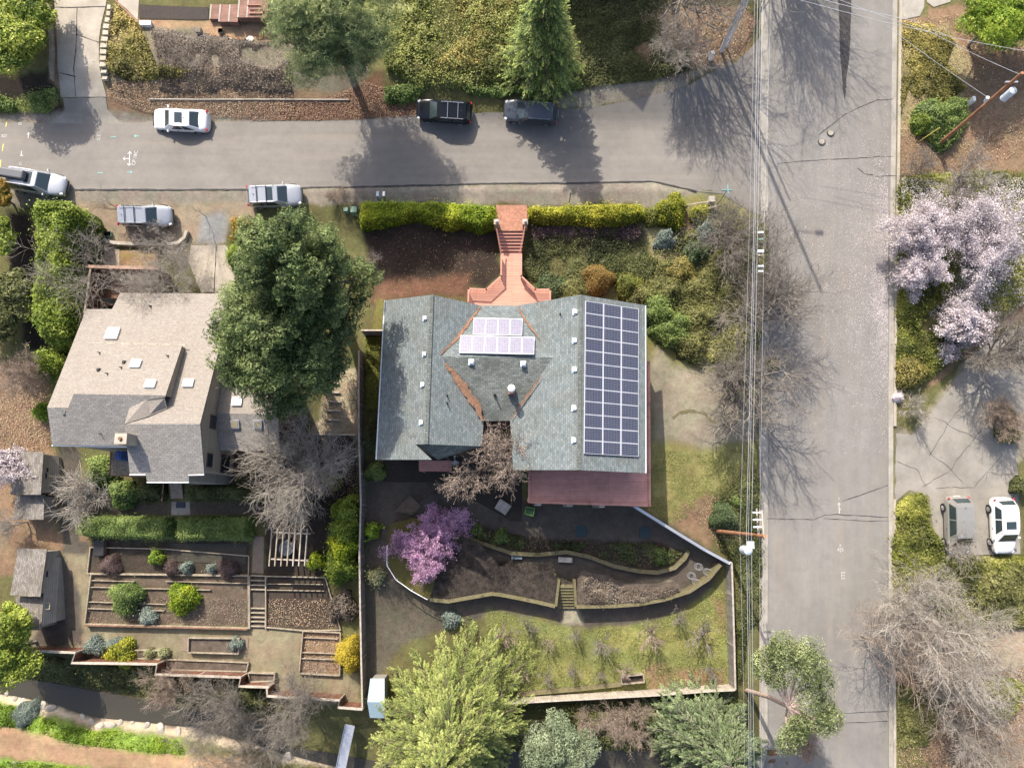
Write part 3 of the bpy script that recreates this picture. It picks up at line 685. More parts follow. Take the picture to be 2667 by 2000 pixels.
 ('meadow',.8,.4,S('M',(-300,1560),(300,1610),(700,1659),(700,1900),(-300,1900))),
 ('olive',.8,.5,S('N',(0,1600),(600,1650),(1600,1700),(1600,1900),(0,1900))),
 ('leaf',.8,.5,S('D',(1135,150),(1350,140),(1350,60),(1700,30),(2111,100),(2400,0),(2400,1659),(1135,1659))),
 ('drygrass',.7,.6,S('D',(1135,300),(1500,200),(1700,500),(1650,800),(1300,850),(1135,1100))),
 ('olive',.8,.6,S('H',(1105,0),(2300,0),(2300,1000),(1900,1150),(1620,1450),(1350,1659),(1105,1659))),
 ('leaf',.9,.4,S('H',(1900,1130),(2300,950),(2300,1100),(1950,1200),(1720,1380),(1420,1659),(1330,1659),(1700,1330))),
 ('conc',.3,.5,S('L',(1310,450),(1420,490),(1600,250),(1900,-150),(2300,-250),(2300,500),(2170,700),(2180,1300),(1650,1330),(1560,1200),(1540,930),(1400,880),(1310,960))),
 ('olive',.8,.5,S('P',(1080,0),(2300,0),(2300,560),(1600,560),(1200,600),(1080,560))),
 ('dirt',.6,.8,S('P',(1090,540),(1300,560),(1600,560),(2300,560),(2300,900),(1700,900),(1350,900),(1100,950))),
 ('leaf',.9,.5,S('P',(1100,950),(2300,850),(2300,1700),(1120,1700))),
 ('grass',.7,.8,S('P',(1105,1000),(1250,1150),(1350,1659),(1110,1659))),
]
G['soil'] = (.058,.046,.036); G['soilb'] = (.115,.088,.064)
def build_ground():
    def grid(x0, x1, y0, y1, st, hole=None, drop=0):
        xs = np.arange(x0, x1+st*.5, st); ys = np.arange(y0, y1+st*.5, st)
        X, Y = np.meshgrid(xs, ys); return xs, ys, X, Y
    # graded spacing: fine where the photograph looks, coarse out to the horizon
    def axis(a, b, st):
        c = list(np.arange(a, b+st*.5, st)); lo = []; hi = []; s = st; v = a
        while v > -420: s = min(s*1.25, 30); v -= s; lo.append(v)
        s = st; v = b
        while v < 420: s = min(s*1.25, 30); v += s; hi.append(v)
        return np.array(lo[::-1]+c+hi)
    xs = axis(-47, 47, .2); ys = axis(-26, 48, .2); X, Y = np.meshgrid(xs, ys); x = X.ravel(); y = Y.ravel()
    z = hgt(x, y); n = len(x); Q = np.stack([x, y], 1)
    col = np.tile(np.array(G['olive']), (n, 1)).astype(float); sp = np.full(n, .8)
    inr = (x > -50)&(x < 50)&(y > -30)&(y < 52)
    idx = np.nonzero(inr)[0]; q = Q[idx].copy()
    q[:,0] += (fbm(q[:,0], q[:,1], 1.1, 11)-.5)*.7; q[:,1] += (fbm(q[:,0], q[:,1], 1.1, 13)-.5)*.7
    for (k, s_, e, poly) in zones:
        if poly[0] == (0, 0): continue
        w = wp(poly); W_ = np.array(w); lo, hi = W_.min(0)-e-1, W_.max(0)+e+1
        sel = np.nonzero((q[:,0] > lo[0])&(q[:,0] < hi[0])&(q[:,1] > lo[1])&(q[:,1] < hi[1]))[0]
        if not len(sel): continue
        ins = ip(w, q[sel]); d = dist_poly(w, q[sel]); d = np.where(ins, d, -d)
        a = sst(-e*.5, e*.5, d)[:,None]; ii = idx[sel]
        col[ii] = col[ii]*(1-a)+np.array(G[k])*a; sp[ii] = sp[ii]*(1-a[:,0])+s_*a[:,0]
    t = fbm(x, y, 2.6, 21); u = fbm(x, y, .8, 23)
    col *= (.72+.56*t)[:,None]; col[:,1] *= .93+.14*u; col[:,0] *= 1.05-.1*u
    i = np.arange(n).reshape(len(ys), len(xs))
    F = np.stack([i[:-1,:-1], i[:-1,1:], i[1:,1:], i[1:,:-1]], -1).reshape(-1,4)
    me = npmesh('ground', np.stack([x,y,z],1), F, ground_material(), None, True)
    a = me.attributes.new('col', 'FLOAT_COLOR', 'POINT'); a.data.foreach_set('color', np.concatenate([col, np.ones((n,1))], 1).astype(np.float32).ravel())
    a = me.attributes.new('speck', 'FLOAT', 'POINT'); a.data.foreach_set('value', sp.astype(np.float32))
    link('ground', me, kind='structure')
build_ground()

# roads, gutters, driveways
up_road = wp(S('A',(-400,970),(2111,955))+S('B',(600,950),(850,940),(1340,900))+S('C',(0,886),(450,868),(700,850),(1050,790),(1200,755),(1500,670),(1830,510),(1960,400),(2060,280),(2120,280))
             +[(1990,200),(1990,566)]+S('C',(1960,1650),(1750,1525),(1550,1508),(1400,1470),(1200,1428),(1100,1430),(600,1440),(0,1444))+S('B',(1600,1455),(1000,1470),(400,1478))+S('A',(1900,1490),(1100,1492),(580,1490),(-400,1470)))
drape('upper_street', up_road, M['asphalt'], .03, .05, .6, kind='structure')
st_road = wp([(2000,-400),(2000,2300),(2313,2300),(2312,1000),(2328,0),(2330,-400)])
road = drape('side_street', st_road, M['asphalt2'], .036, 0, .8, kind='structure')
drape('gutter', wp([(1981,-400),(1981,2300),(1999,2300),(2000,900),(2001,-400)]), M['concrete2'], .042, 0, .7, kind='structure')
drape('gutter', wp([(2329,-400),(2313,1000),(2314,2300),(2326,2300),(2326,1000),(2341,-400)]), M['concrete2'], .042, 0, .7, kind='structure')
mb = MB(); ribbon(mb, wp([(2343,-400),(2343,20)])+wp([(2329,1000),(2330,1075)]), .28, .15); 
mb = MB(); ribbon(mb, wp([(2345,-400),(2344,0),(2337,500),(2329,1000),(2329,1110)]), .22, .15); ribbon(mb, wp([(2328,1300),(2327,1600),(2330,2300)]), .22, .15)
link('kerb', mb.mesh('kerb', M['concrete']), kind='structure')
mb = MB(); ribbon(mb, wp([(1979,590),(1977,1000),(1979,1500),(1978,2300)]), .12, .12); link('kerb', mb.mesh('kerb', M['concrete']), kind='structure')
drape('driveway', wp(S('A',(430,-150),(840,-150),(838,20),(795,200),(780,300),(778,450),(805,640),(838,765),(480,768),(465,600),(450,350),(428,0))), M['concrete'], .04, .02, .4, kind='structure')
drape('driveway_apron', wp(S('A',(500,772),(830,770),(850,870),(960,975),(380,975),(520,880))), M['drive'], .035, .1, .4, kind='structure')
drape('driveway', wp(S('E',(1500,572),(1775,570),(1840,700),(1960,860),(1990,950),(1585,950),(1480,700))), M['concrete'], .04, .02, .4, kind='structure')
drape('driveway_apron', wp(S('D',(1145,-200),(1330,-200),(1325,60),(1290,130),(1145,160))), M['concrete2'], .04, .02, .4, kind='structure')
drape('driveway_apron', wp(S('D',(1345,-200),(1600,-200),(1530,20),(1400,60),(1345,20))), M['concrete2'], .045, .02, .4, kind='structure')
drape('parking_court', wp(S('L',(1306,480),(1420,495),(1500,420),(1640,230),(1850,-60),(2000,-200),(2250,-280),(2300,300),(2150,560),(2170,800),(2180,1330),(1700,1350),(1590,1250),(1540,930),(1400,885),(1306,960))), M['drive'], .04, .15, .4, kind='structure')
drape('creek', [tuple(p)[:2] for p in [W(-80,1735)]+[W(*q) for q in S('M',(350,975),(700,1040),(1100,1110),(1500,1200),(2111,1300))+S('N',(300,1480),(800,1560),(1200,1640))+[(1340,1955),(1540,1950),(1740,1955),(1900,2000),(2200,2200),(1500,2080)]+S('N',(1000,1720),(500,1600))+S('M',(1500,1330),(1110,1290),(800,1260),(640,1230),(380,1130),(0,1070))]],
      M['water'], .10, 0, .6, kind='structure')
def lines(name, lst, w, mat, off, parent=None, jit=.06, **kw):
    mb = MB()
    for i, p in enumerate(lst): line_strip(mb, wp(p), w, off, .3, jit, i+1)
    return link(name, mb.mesh(name, mat), parent=parent, **kw)
random.seed(4)
lines('crack_seal', [S('D',(170,1290),(330,1270),(600,1255),(800,1245),(1080,1230)), S('D',(960,790),(1080,785)), S('D',(500,1060),(700,900),(960,790)),
   S('L',(400,1085),(730,1090),(800,1060),(900,1055),(1250,1075)), S('L',(800,1085),(1100,1100),(1250,1100)),
   S('P',(660,1228),(1040,1210)), S('P',(680,1300),(1040,1288)), S('L',(930,965),(1250,850)), S('D',(950,1390),(1100,1385),(1240,1385)), S('D',(800,1320),(860,1370),(930,1380))], .05, M['tar'], .044, road)
lines('crack_seal', [S('A',(590,1490),(1100,1492),(1900,1490))+S('B',(400,1476),(1000,1468),(1600,1453))+S('C',(0,1442),(600,1440),(1100,1430),(1200,1428),(1400,1470),(1550,1508))], .11, M['tar'], .05, jit=.05, kind='structure')
lines('driveway_joint', [S('A',(608,60),(600,400),(595,760)), S('A',(430,62),(830,60)), S('A',(600,270),(780,340)), S('A',(470,575),(600,610)), S('E',(1697,575),(1683,945)), S('E',(1590,942),(1683,945))], .06, M['tar'], .055, jit=.04, kind='structure')
lines('driveway_joint', [S('L',(1930,120),(1700,380),(1540,640)), S('L',(2050,640),(1860,860),(1590,870)), S('L',(1920,440),(1700,730),(1500,860)), S('L',(1580,370),(1860,520),(1950,560)), S('L',(1480,500),(1560,640),(1700,740),(1780,840)), S('L',(1310,680),(1450,740),(1520,860)), S('L',(1930,830),(1950,760),(2130,780))], .028, M['tar'], .055, jit=.15, kind='structure')
lines('driveway_joint', [S('K',(1650,420),(1800,360),(1900,380),(2111,500))], .22, M['moss_conc'], .02, jit=.3, kind='structure')
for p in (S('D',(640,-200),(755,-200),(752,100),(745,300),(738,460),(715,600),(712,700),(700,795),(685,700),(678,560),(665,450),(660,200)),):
    drape('painted_shadow', wp(p), M['patch'], .045, .03, .3, kind='structure')  # tapering cast shadow on the street, painted as a dark sheet
for c in (S1('D',520,1115), S1('D',590,1045)):
    mb = MB(); q = W(*c); mb.tube(q+Vector((0,0,.02)), q+Vector((0,0,.06)), .33, None, 20); o = thing('manhole_cover', 'round iron cover in the side street, the '+('lower left' if c[1] > 360 else 'upper right')+' of the pair', 'manhole cover', q, 'pair of iron covers in the side street'); add(o, 'ring', mb, M['patch'])
    mb = MB(); mb.tube(q+Vector((0,0,.03)), q+Vector((0,0,.066)), .24, None, 20); add(o, 'lid', mb, M['stone'])
def text(px, py, s, size, rot, mat, name='paint_writing'):
    cu = bpy.data.curves.new('t', 'FONT'); cu.body = s; cu.size = size; cu.align_x = 'CENTER'; cu.align_y = 'CENTER'; cu.resolution_u = 3
    ob = bpy.data.objects.new('t', cu); COL.objects.link(ob); bpy.context.view_layer.update()
    me = bpy.data.meshes.new_from_object(ob.evaluated_get(bpy.context.evaluated_depsgraph_get())); bpy.data.objects.remove(ob)
    q = W(px, py); a = R_(rot)
    for v in me.vertices:
        x = v.co.x*math.cos(a)-v.co.y*math.sin(a)+q.x; y = v.co.x*math.sin(a)+v.co.y*math.cos(a)+q.y
        v.co = (x, y, float(hgt(x, y))+.05)
    me.materials.clear(); me.materials.append(mat); link(name, me, kind='structure')
text(*S1('A',1062,1245), 'CP 18C', .42, 84, M['paint'])
text(*S1('A',160,978), 'SS', .38, 0, M['paint']); text(*S1('A',35,1072), 'SD', .4, 0, M['paint']); text(*S1('A',780,1085), 'SLS', .38, 90, M['paint'])
text(*S1('A',165,1290), 'C', .36, 20, M['paint']); text(*S1('L',915,1302), '4|S', .45, 0, M['paint']); text(*S1('L',915,1270), 'x', .4, 0, M['paint'])
text(*S1('P',690,145), 'STS', .45, 90, M['paint']); text(*S1('L',905,948), '?', .4, 0, M['paint'])
lines('paint_mark', [S('A',(1022,1195),(1018,1300)), S('A',(972,1250),(1020,1250)), S('A',(1005,1215),(1022,1193),(1036,1212)), S('A',(1003,1288),(1018,1305),(1032,1290)), S('A',(985,1236),(970,1250),(985,1262)),
   S('A',(228,1045),(224,1090)), S('A',(215,1062),(228,1043),(240,1060)), S('A',(172,1190),(170,1225)), S('A',(160,1225),(185,1225)), S('L',(905,975),(908,1050)), S('L',(897,985),(905,972),(915,985)), S('L',(905,1015),(920,1020))], .07, M['paint'], .05, jit=0, kind='structure')
lines('paint_mark', [S('A',(55,965),(50,1000)), S('A',(30,1135),(22,1190)), S('A',(10,1260),(5,1320))], .08, M['yellow_paint'], .05, jit=0, kind='structure')
lines('paint_mark', [S('A',(870,1082),(912,1080)), S('A',(1055,1072),(1095,1074)), S('A',(1072,1062),(1056,1072),(1072,1082)), S('A',(770,1360),(810,1360)), S('A',(1000,1357),(1040,1357)), S('A',(1025,1347),(1042,1357),(1026,1367))], .06, M['teal_paint'], .05, jit=0, kind='structure')
# ---------------------------------------------------------------- the grey-green roofed house with solar panels
M['roof_green'] = shingle('grey_green_shingles', (.118,.142,.147), (.185,.21,.215), (.075,.088,.09), .30, .16, (.10,.085,.055), .35)
M['roof_dark'] = shingle('dark_shingles', (.11,.125,.12), (.18,.195,.185), (.05,.055,.05), .33, .17, (.05,.05,.04), .6)
M['roof_tan'] = shingle('tan_shingles', (.235,.21,.185), (.262,.236,.208), (.19,.17,.15), .34, .15, (.2,.17,.14), .2)
M['roof_tan2'] = shingle('grey_tan_shingles', (.20,.19,.178), (.26,.25,.235), (.10,.095,.09), .36, .17, (.15,.13,.11), .25)
M['roof_shed'] = shingle('shed_shingles', (.15,.135,.12), (.25,.23,.21), (.08,.07,.065), .3, .17, (.07,.06,.045), .5)
M['siding_tan'] = planks('tan_lap_siding', (.30,.265,.215), (.34,.30,.245), (.13,.11,.09), .17, stain=.12)
M['siding_brown'] = planks('brown_lap_siding', (.12,.07,.055), (.15,.09,.07), (.05,.03,.025), .17, stain=.15)
M['siding_grey'] = planks('grey_lap_siding', (.27,.25,.22), (.31,.29,.26), (.1,.09,.08), .17, stain=.15)
M['stucco'] = surf('red_brown_wall', (.20,.09,.07), (.26,.12,.09), 2, .9, 20, .12, .1)
M['deck'] = planks('salmon_deck_boards', (.44,.235,.175), (.50,.275,.21), (.24,.115,.085), .145, stain=.12)
M['deck_rail'] = surf('salmon_rail_paint', (.37,.18,.135), (.45,.23,.175), 2, .75, 20, .08, .1)
M['deck2'] = planks('red_brown_deck_boards', (.50,.255,.205), (.56,.29,.24), (.28,.13,.1), .145, stain=.25)
M['glass'] = plain('window_glass', (.03,.035,.04), .08, .6)
M['sky_glass'] = plain('skylight_glass', (.62,.68,.74), .15, .6)
M['needles'] = surf('pine_needle_litter', (.17,.09,.055), (.28,.165,.11), 5, .95, 30, .45, .8)
M['dark_glass'] = plain('dark_skylight_glass', (.25,.22,.14), .2, .6)
def P3(lst): return [Z(px, py, z) for px, py, z in lst]
def roof(o, name, faces, mat, th=.16):
    mb = MB()
    for f in faces:
        p = P3(f) if len(f[0]) == 3 and not isinstance(f[0], Vector) else f
        mb.face(p); q = [v-Vector((0,0,th)) for v in p]; mb.face(q[::-1])
        for i in range(len(p)):
            j = (i+1) % len(p); mb.face([q[i], q[j], p[j], p[i]])
    return add(o, name, mb, mat)
def plane3(a, b, c):
    n = (b-a).cross(c-a).normalized(); return (a, n)
def onp(pl, px, py, off=0):
    a, n = pl
    if n.z < 0: n = -n
    o = Vector((0,0,CAMZ)); d = Vector(ray(px, py)); t = (a+n*off-o).dot(n)/d.dot(n); return o+d*t
def wallbox(mb, pts, top, bot, inset=0):
    c = sum((Vector(p[:2]) for p in pts), Vector((0,0)))/len(pts)
    q = [Vector(p[:2])+(c-Vector(p[:2])).normalized()*inset for p in pts]
    n = len(q)
    for i in range(n):
        j = (i+1) % n; ti = top[i] if isinstance(top, (list, tuple)) else top; tj = top[j] if isinstance(top, (list, tuple)) else top
        mb.face([(q[i].x,q[i].y,bot), (q[j].x,q[j].y,bot), (q[j].x,q[j].y,tj), (q[i].x,q[i].y,ti)])

HR = thing('shingled_house', 'wide house with grey-green shingle roof and solar panels in the middle of the picture', 'house', W(1340,1000))
EV, RG = 8.6, 10.3
a = (1003,783,EV); b = (1125,768,RG); c = (1110,1156,RG); d = (981,1197,EV)
wl = plane3(*P3([a, b, d])); el = plane3(*P3([b, (1253,796,EV-.1), c])); 
RR = RG+.1
wr = plane3(*P3([(1511,768,RR), (1508,1224,RR), (1346,796,EV-.1)])); er = plane3(*P3([(1511,768,RR), (1508,1224,RR), (1680,795,EV-.2)]))
CR = onp(el, 1150, 929).z
pn = plane3(Z(1253,796,EV-.1), Z(1346,796,EV-.1), Z(1300,930,CR)); ps = plane3(Z(1150,929,CR), Z(1440,931,CR), Z(1295,1096,EV-.05))
v1 = onp(el, 1253, 796); v2 = onp(el, 1150, 929); v3 = onp(el, 1260, 1096); v4 = onp(wr, 1346, 796); v5 = onp(wr, 1440, 931); v6 = onp(wr, 1329, 1096)
roof(HR, 'roof', [[onp(wl,*a[:2]), onp(wl,*d[:2]), onp(wl,1125,1197), onp(wl,1082,1157), onp(wl,1110,1157), onp(wl,1125,768)],
  [onp(el,1125,768), onp(el,1110,1157), onp(el,1255,1162), v3, v2, v1],
  [onp(wr,1511,768), v4, v5, v6, onp(wr,1336,1224), onp(wr,1508,1224)],
  [onp(er,1511,768), onp(er,1508,1224), onp(er,1681,1232), onp(er,1680,795)]], M['roof_green'])
roof(HR, 'entry_roof', [[v1, v2, v5, v4]], M['roof_green']); roof(HR, 'rear_valley_roof', [[v2, v3, v6, v5]], M['roof_dark'])
roof(HR, 'hip_end', [[onp(wl,1082,1157)+Vector((0,0,-.02)), Z(1255,1160,EV-.3), Z(1140,1197,EV-.5)]], M['roof_dark'])  # shade on the hip face put in by the darker shingle colour
mb = MB()
for pl, p, q in ((el,(1125,768),(1110,1156)), (er,(1511,768),(1508,1224))):
    mb = MB(); A = onp(pl,*p,.02); B = onp(pl,*q,.02); k = int((B-A).length/.22)
    for i in range(k):
        t0 = A+(B-A)*(i/k); t1 = A+(B-A)*((i+.9)/k); mid = (t0+t1)/2
        mb.box(mid, (.26, (t1-t0).length+.04, .035))
    add(HR, 'ridge_cap', mb, M['roof_dark'])
mb = MB(); wallbox(mb, P3([(1003,783,EV),(1125,768,EV),(1253,796,EV),(1255,1160,EV),(981,1190,EV)]), EV-.25, -1.5, .55)
wallbox(mb, P3([(1346,796,EV),(1511,768,EV),(1680,795,EV),(1681,1232,EV),(1508,1224,EV),(1336,1222,EV)]), EV-.35, -1.5, .5)
wallbox(mb, P3([(1240,800,EV),(1360,800,EV),(1340,1090,EV),(1250,1090,EV)]), EV-.3, -1.5, .1)
add(HR, 'wall', mb, M['stucco'])
mb = MB(); wallbox(mb, P3([(1003,783,EV),(1125,768,EV),(1253,796,EV),(1255,1160,EV),(981,1190,EV)]), [EV-.25,RG-.3,EV-.25,EV-.25,EV-.25], EV-.26, .55)
wallbox(mb, P3([(1346,796,EV),(1511,768,EV),(1680,795,EV),(1681,1232,EV),(1508,1224,EV),(1336,1222,EV)]), [EV-.35,RR-.3,EV-.35,EV-.35,RR-.3,EV-.35], EV-.36, .5); add(HR, 'gable_wall', mb, M['stucco'])
def grooved(o, pl, P, w, name, mat, off=.05, seed=1):
    rs = random.Random(seed); mb = MB()
    L = [Vector(p) for p in P]
    out = []
    for i in range(len(L)-1):
        k = max(1, int((L[i+1]-L[i]).length/8))
        for j in range(k): out.append(L[i].lerp(L[i+1], j/k))
    out.append(L[-1]); n = len(out); E = []
    for i, p in enumerate(out):
        t = (out[min(n-1,i+1)]-out[max(0,i-1)]).normalized(); nn = Vector((-t.y, t.x)); ww = w*math.sin(math.pi*(i+.6)/(n+.2))**.6/2
        E.append((p+nn*ww*rs.uniform(.6,1.4), p-nn*ww*rs.uniform(.6,1.4)))
    for i in range(n-1):
        f = [E[i][0], E[i][1], E[i+1][1], E[i+1][0]]
        mb.face([max((onp(q, v.x, v.y, off) for q in pl), key=lambda z: z.z) for v in f])
    add(o, name, mb, mat)
grooved(HR, (el,pn), S('G',(310,1045),(130,1290))+S('F',(1800,1430)), 9, 'needle_litter', M['needles'], .05, 1)
grooved(HR, (wr,pn), S('G',(590,1045),(690,1200),(775,1310)), 5, 'needle_litter', M['needles'], .05, 2)
grooved(HR, (el,ps), S('F',(1835,1500))+S('J',(1930,100),(2000,200),(2090,330))+S('K',(170,440)), 20, 'needle_litter', M['needles'], .07, 3)
grooved(HR, (wr,ps), S('K',(640,80),(540,220),(470,320),(395,430)), 6, 'needle_litter', M['needles'], .06, 4)
# twiggy debris in the rear valley
# solar panels
def solarmat():
    m, n, b = newmat('solar_cells', .12, .6); uv = uvco(n)
    t = n.nodes.new('ShaderNodeTexBrick'); n.links.new(uv, t.inputs['Vector']); t.offset = 0; t.inputs['Scale'].default_value = 1
    t.inputs['Color1'].default_value = (.012,.018,.04,1); t.inputs['Color2'].default_value = (.018,.026,.055,1); t.inputs['Mortar'].default_value = (.30,.29,.32,1)
    t.inputs['Brick Width'].default_value = .128; t.inputs['Row Height'].default_value = .128; t.inputs['Mortar Size'].default_value = .0055; t.inputs['Mortar Smooth'].default_value = .1
    n.links.new(t.outputs[0], b.inputs['Base Color']); b.inputs['Coat Weight'].default_value = .2; b.inputs['Coat Roughness'].default_value = .05
    return m
M['cells'] = solarmat(); M['panel_frame'] = plain('panel_frame', (.50,.51,.55), .5, .4, .1)
_m, _n2, _b2 = newmat('pale_solar_cells', .2, .6); M['cells2'] = _m
_t = _n2.nodes.new('ShaderNodeTexBrick'); _n2.links.new(uvco(_n2), _t.inputs['Vector']); _t.offset = 0; _t.inputs['Scale'].default_value = 1
_t.inputs['Color1'].default_value = (.11,.11,.17,1); _t.inputs['Color2'].default_value = (.15,.15,.22,1); _t.inputs['Mortar'].default_value = (.26,.25,.28,1)
_t.inputs['Brick Width'].default_value = .125; _t.inputs['Row Height'].default_value = .125; _t.inputs['Mortar Size'].default_value = .009
_n2.links.new(_t.outputs[0], _b2.inputs['Base Color'])
def panels(pl, q, nx, ny, cells):
    TL, TR, BR, BL = [onp(pl, x, y, .14) for x, y in q]
    f = lambda u, v: (TL*(1-u)+TR*u)*(1-v)+(BL*(1-u)+BR*u)*v
    n = (TR-TL).cross(BL-TL).normalized(); n = n if n.z > 0 else -n
    for i in range(nx):
        for j in range(ny):
            e = .006; c = [f((i+e)/nx, (j+e)/ny), f((i+1-e)/nx, (j+e)/ny), f((i+1-e)/nx, (j+1-e)/ny), f((i+e)/nx, (j+1-e)/ny)]
            m = sum(c, Vector())/4; mb = MB(); mb.prism([p-n*.07 for p in c][::-1], c[::-1])
            fr = add(HR, 'solar_panel', mb, M['panel_frame'])
            mb = MB(); ce = [p+(m-p).normalized()*.055+n*.004 for p in c]; mb.face(ce[::-1])
            link('cell_sheet', mb.mesh('cell_sheet', cells), parent=fr)
panels(er, [S1('G',1130,1005), S1('G',1550,1070), S1('K',1398,722), S1('K',967,697)], 3, 12, M['cells'])
panels(pn, S('G',(252,1137),(637,1147),(633,1280),(245,1272)), 4, 1, M['cells2'])
panels(pn, S('G',(147,1275),(731,1290),(727,1427),(137,1415)), 6, 1, M['cells2'])
def vent(o, pl, px, py, s=.28, h=.2, mat=None):
    p = onp(pl, px, py); mb = MB(); mb.box(p+Vector((0,0,h/2)), (s, s, h), None, .85); mb.box(p+Vector((0,0,.01)), (s*1.35, s*1.5, .04)); add(o, 'roof_vent', mb, mat or M['metal'])
M['ventgrey'] = plain('pale_vent_metal', (.55,.62,.66), .5)
for x, y in S('G',(1050,1095),(1047,1320),(1047,1547))+S('K',(895,40),(892,342),(890,594)): vent(HR, wr, x, y, .3, .2, M['ventgrey'])
for x, y in S('F',(1681,1145),(1676,1427))+S('J',(1663,158),(1651,455)): vent(HR, wl, x, y, .26, .2, M['ventgrey'])
for x, y in S('G',(234,1487),(642,1500)): vent(HR, ps, x, y, .3, .22, M['ventgrey'])
def pipe(o, pl, px, py, r=.05, h=.5, mat=None):
    p = onp(pl, px, py); mb = MB(); mb.tube(p-Vector((0,0,.05)), p+Vector((0,0,h)), r, None, 8); mb.tube(p, p+Vector((0,0,.05)), r*2.2, r*1.3, 8); add(o, 'vent_pipe', mb, mat or M['black'])
pipe(HR, ps, *S1('K',268,240), .06, .7); pipe(HR, el, *S1('J',1853,242), .04, .4); pipe(HR, el, *S1('J',1853,302), .04, .5); pipe(HR, wr, *S1('G',932,1112), .04, .35)
p = onp(ps, *S1('K',398,210)); mb = MB(); mb.box(p+Vector((0,0,.1)), (.5,.5,.5)); add(HR, 'flue_base', mb, M['stucco'])
mb = MB(); mb.tube(p+Vector((0,0,.3)), p+Vector((0,0,1.15)), .2, None, 16); mb.tube(p+Vector((0,0,1.15)), p+Vector((0,0,1.5)), .26, .26, 16); mb.tube(p+Vector((0,0,1.5)), p+Vector((0,0,1.62)), .26, .1, 16); add(HR, 'chimney_flue', mb, M['white'], False)
# gutters along the eaves
mb = MB()
for pl, p, q in ((er,(1681,796),(1682,1232)), (wl,(1002,783),(980,1197))):
    mb = MB(); A = onp(pl,*p,-.06); B = onp(pl,*q,-.06); mb.tube(A, B, .06, None, 8); add(HR, 'gutter', mb, M['ventgrey'])
# rear deck
RD = thing('raised_deck', 'red-brown raised rear deck along the south and east edge of the solar-panel house', 'deck', W(1535,1300))
DZ = 5.0
def zq(k, *pts, z): return [Z(x, y, z) for x, y in S(k, *pts)]
mb = MB(); mb.slab(zq('K',(540,780),(1400,780),(1400,-20),(1478,-20),(1478,300),(1483,1104),(537,1077),z=DZ), .2); add(RD, 'deck_floor', mb, M['deck2'])
mb = MB()
rail = zq('K',(540,830),(537,1077),(1010,1091),(1483,1104),(1478,300),(1476,-20),z=DZ+.0)
def railwall(mb, pts, h, w=.09, gap=.0):
    for A, B in zip(pts[:-1], pts[1:]):
        d = (B-A); L = d.length; t = d.normalized(); ang = math.atan2(t.y, t.x); Mx = Matrix.Rotation(ang, 3, 'Z')
        mb.box((A+B)/2+Vector((0,0,h)), (L+w, w, .05), Mx)
def balusters(mb, pts, h, st=.14):
    for A, B in zip(pts[:-1], pts[1:]):
        k = max(1, int((B-A).length/st))
        for i in range(k+1):
            p = A.lerp(B, i/k); mb.box(p+Vector((0,0,h/2)), (.035,.035,h))
railwall(mb, rail, .08, .18); 
for A in rail: mb.box(A+Vector((0,0,.0)), (.14,.14,.4))
add(RD, 'edge_beam', mb, M['deck2'])
mb = MB(); mb.box(Z(*S1('K',570,1062),DZ+.08), (.9,.28,.02)); add(RD, 'lit_corner', mb, M['deck']); mb = MB(); mb.box(Z(*S1('K',1445,1090),DZ+.08), (.9,.26,.02)); add(RD, 'lit_corner', mb, M['deck'])  # patches of sun on the deck corners, drawn as salmon strips
for x, y in S('K',(610,1082),(857,1090),(1110,1098),(1440,1090),(1470,700)):
    p = Z(x, y, DZ-.2); g = float(hgt(p.x, p.y)); mb = MB(); mb.box((p.x, p.y, (g+DZ-.2)/2), (.45,.45,DZ-.2-g)); add(RD, 'post', mb, M['stone'])
for i in range(6):
    q = Z(*S1('K',1478,310+165*i),DZ); mb = MB(); mb.box(q, (.16,.1,.14)); add(RD, 'bracket', mb, M['timber_dk'])
AW = thing('small_awning', 'small red-brown slatted canopy beside the satellite dish', 'canopy', W(*S1('J',1760,790)))
mb = MB(); mb.slab(zq('J',(1630,752),(1888,752),(1888,838),(1632,836),z=3.0), .12); add(AW, 'slats', mb, M['deck2'])
for x, y in S('J',(1650,830),(1870,830)):
    p = Z(x, y, 2.9); g = float(hgt(p.x, p.y)); mb = MB(); mb.box((p.x,p.y,(g+2.9)/2), (.1,.1,2.9-g)); add(AW, 'post', mb, M['deck2'])
DS = thing('satellite_dish', 'grey satellite dish on the corner of the rear wall by the bare magnolia', 'satellite dish', Z(*S1('J',1915,775),6.6))
p = Z(*S1('J',1915,772),6.6); mb = MB(); mb.tube(p-Vector((0,0,.9)), p, .03); add(DS, 'mast', mb, M['metal'])
bm = bmesh.new(); bmesh.ops.create_uvsphere(bm, u_segments=20, v_segments=10, radius=1)
bmesh.ops.delete(bm, geom=[v for v in bm.verts if v.co.z > -.55], context='VERTS')
me = bpy.data.meshes.new('dish'); bm.to_mesh(me); bm.free(); me.transform(Matrix.Translation(p) @ Matrix.Rotation(R_(-55),4,'X') @ Matrix.Diagonal((.38,.38,.32,1)) @ Matrix.Translation((0,0,.6))); me.materials.append(M['ventgrey']); link('dish', me, parent=DS)
mb = MB(); mb.tube(p, p+Vector((0,.45,.25)), .015); mb.box(p+Vector((0,.5,.27)), (.2,.1,.08)); add(DS, 'feed_arm', mb, M['metal'])

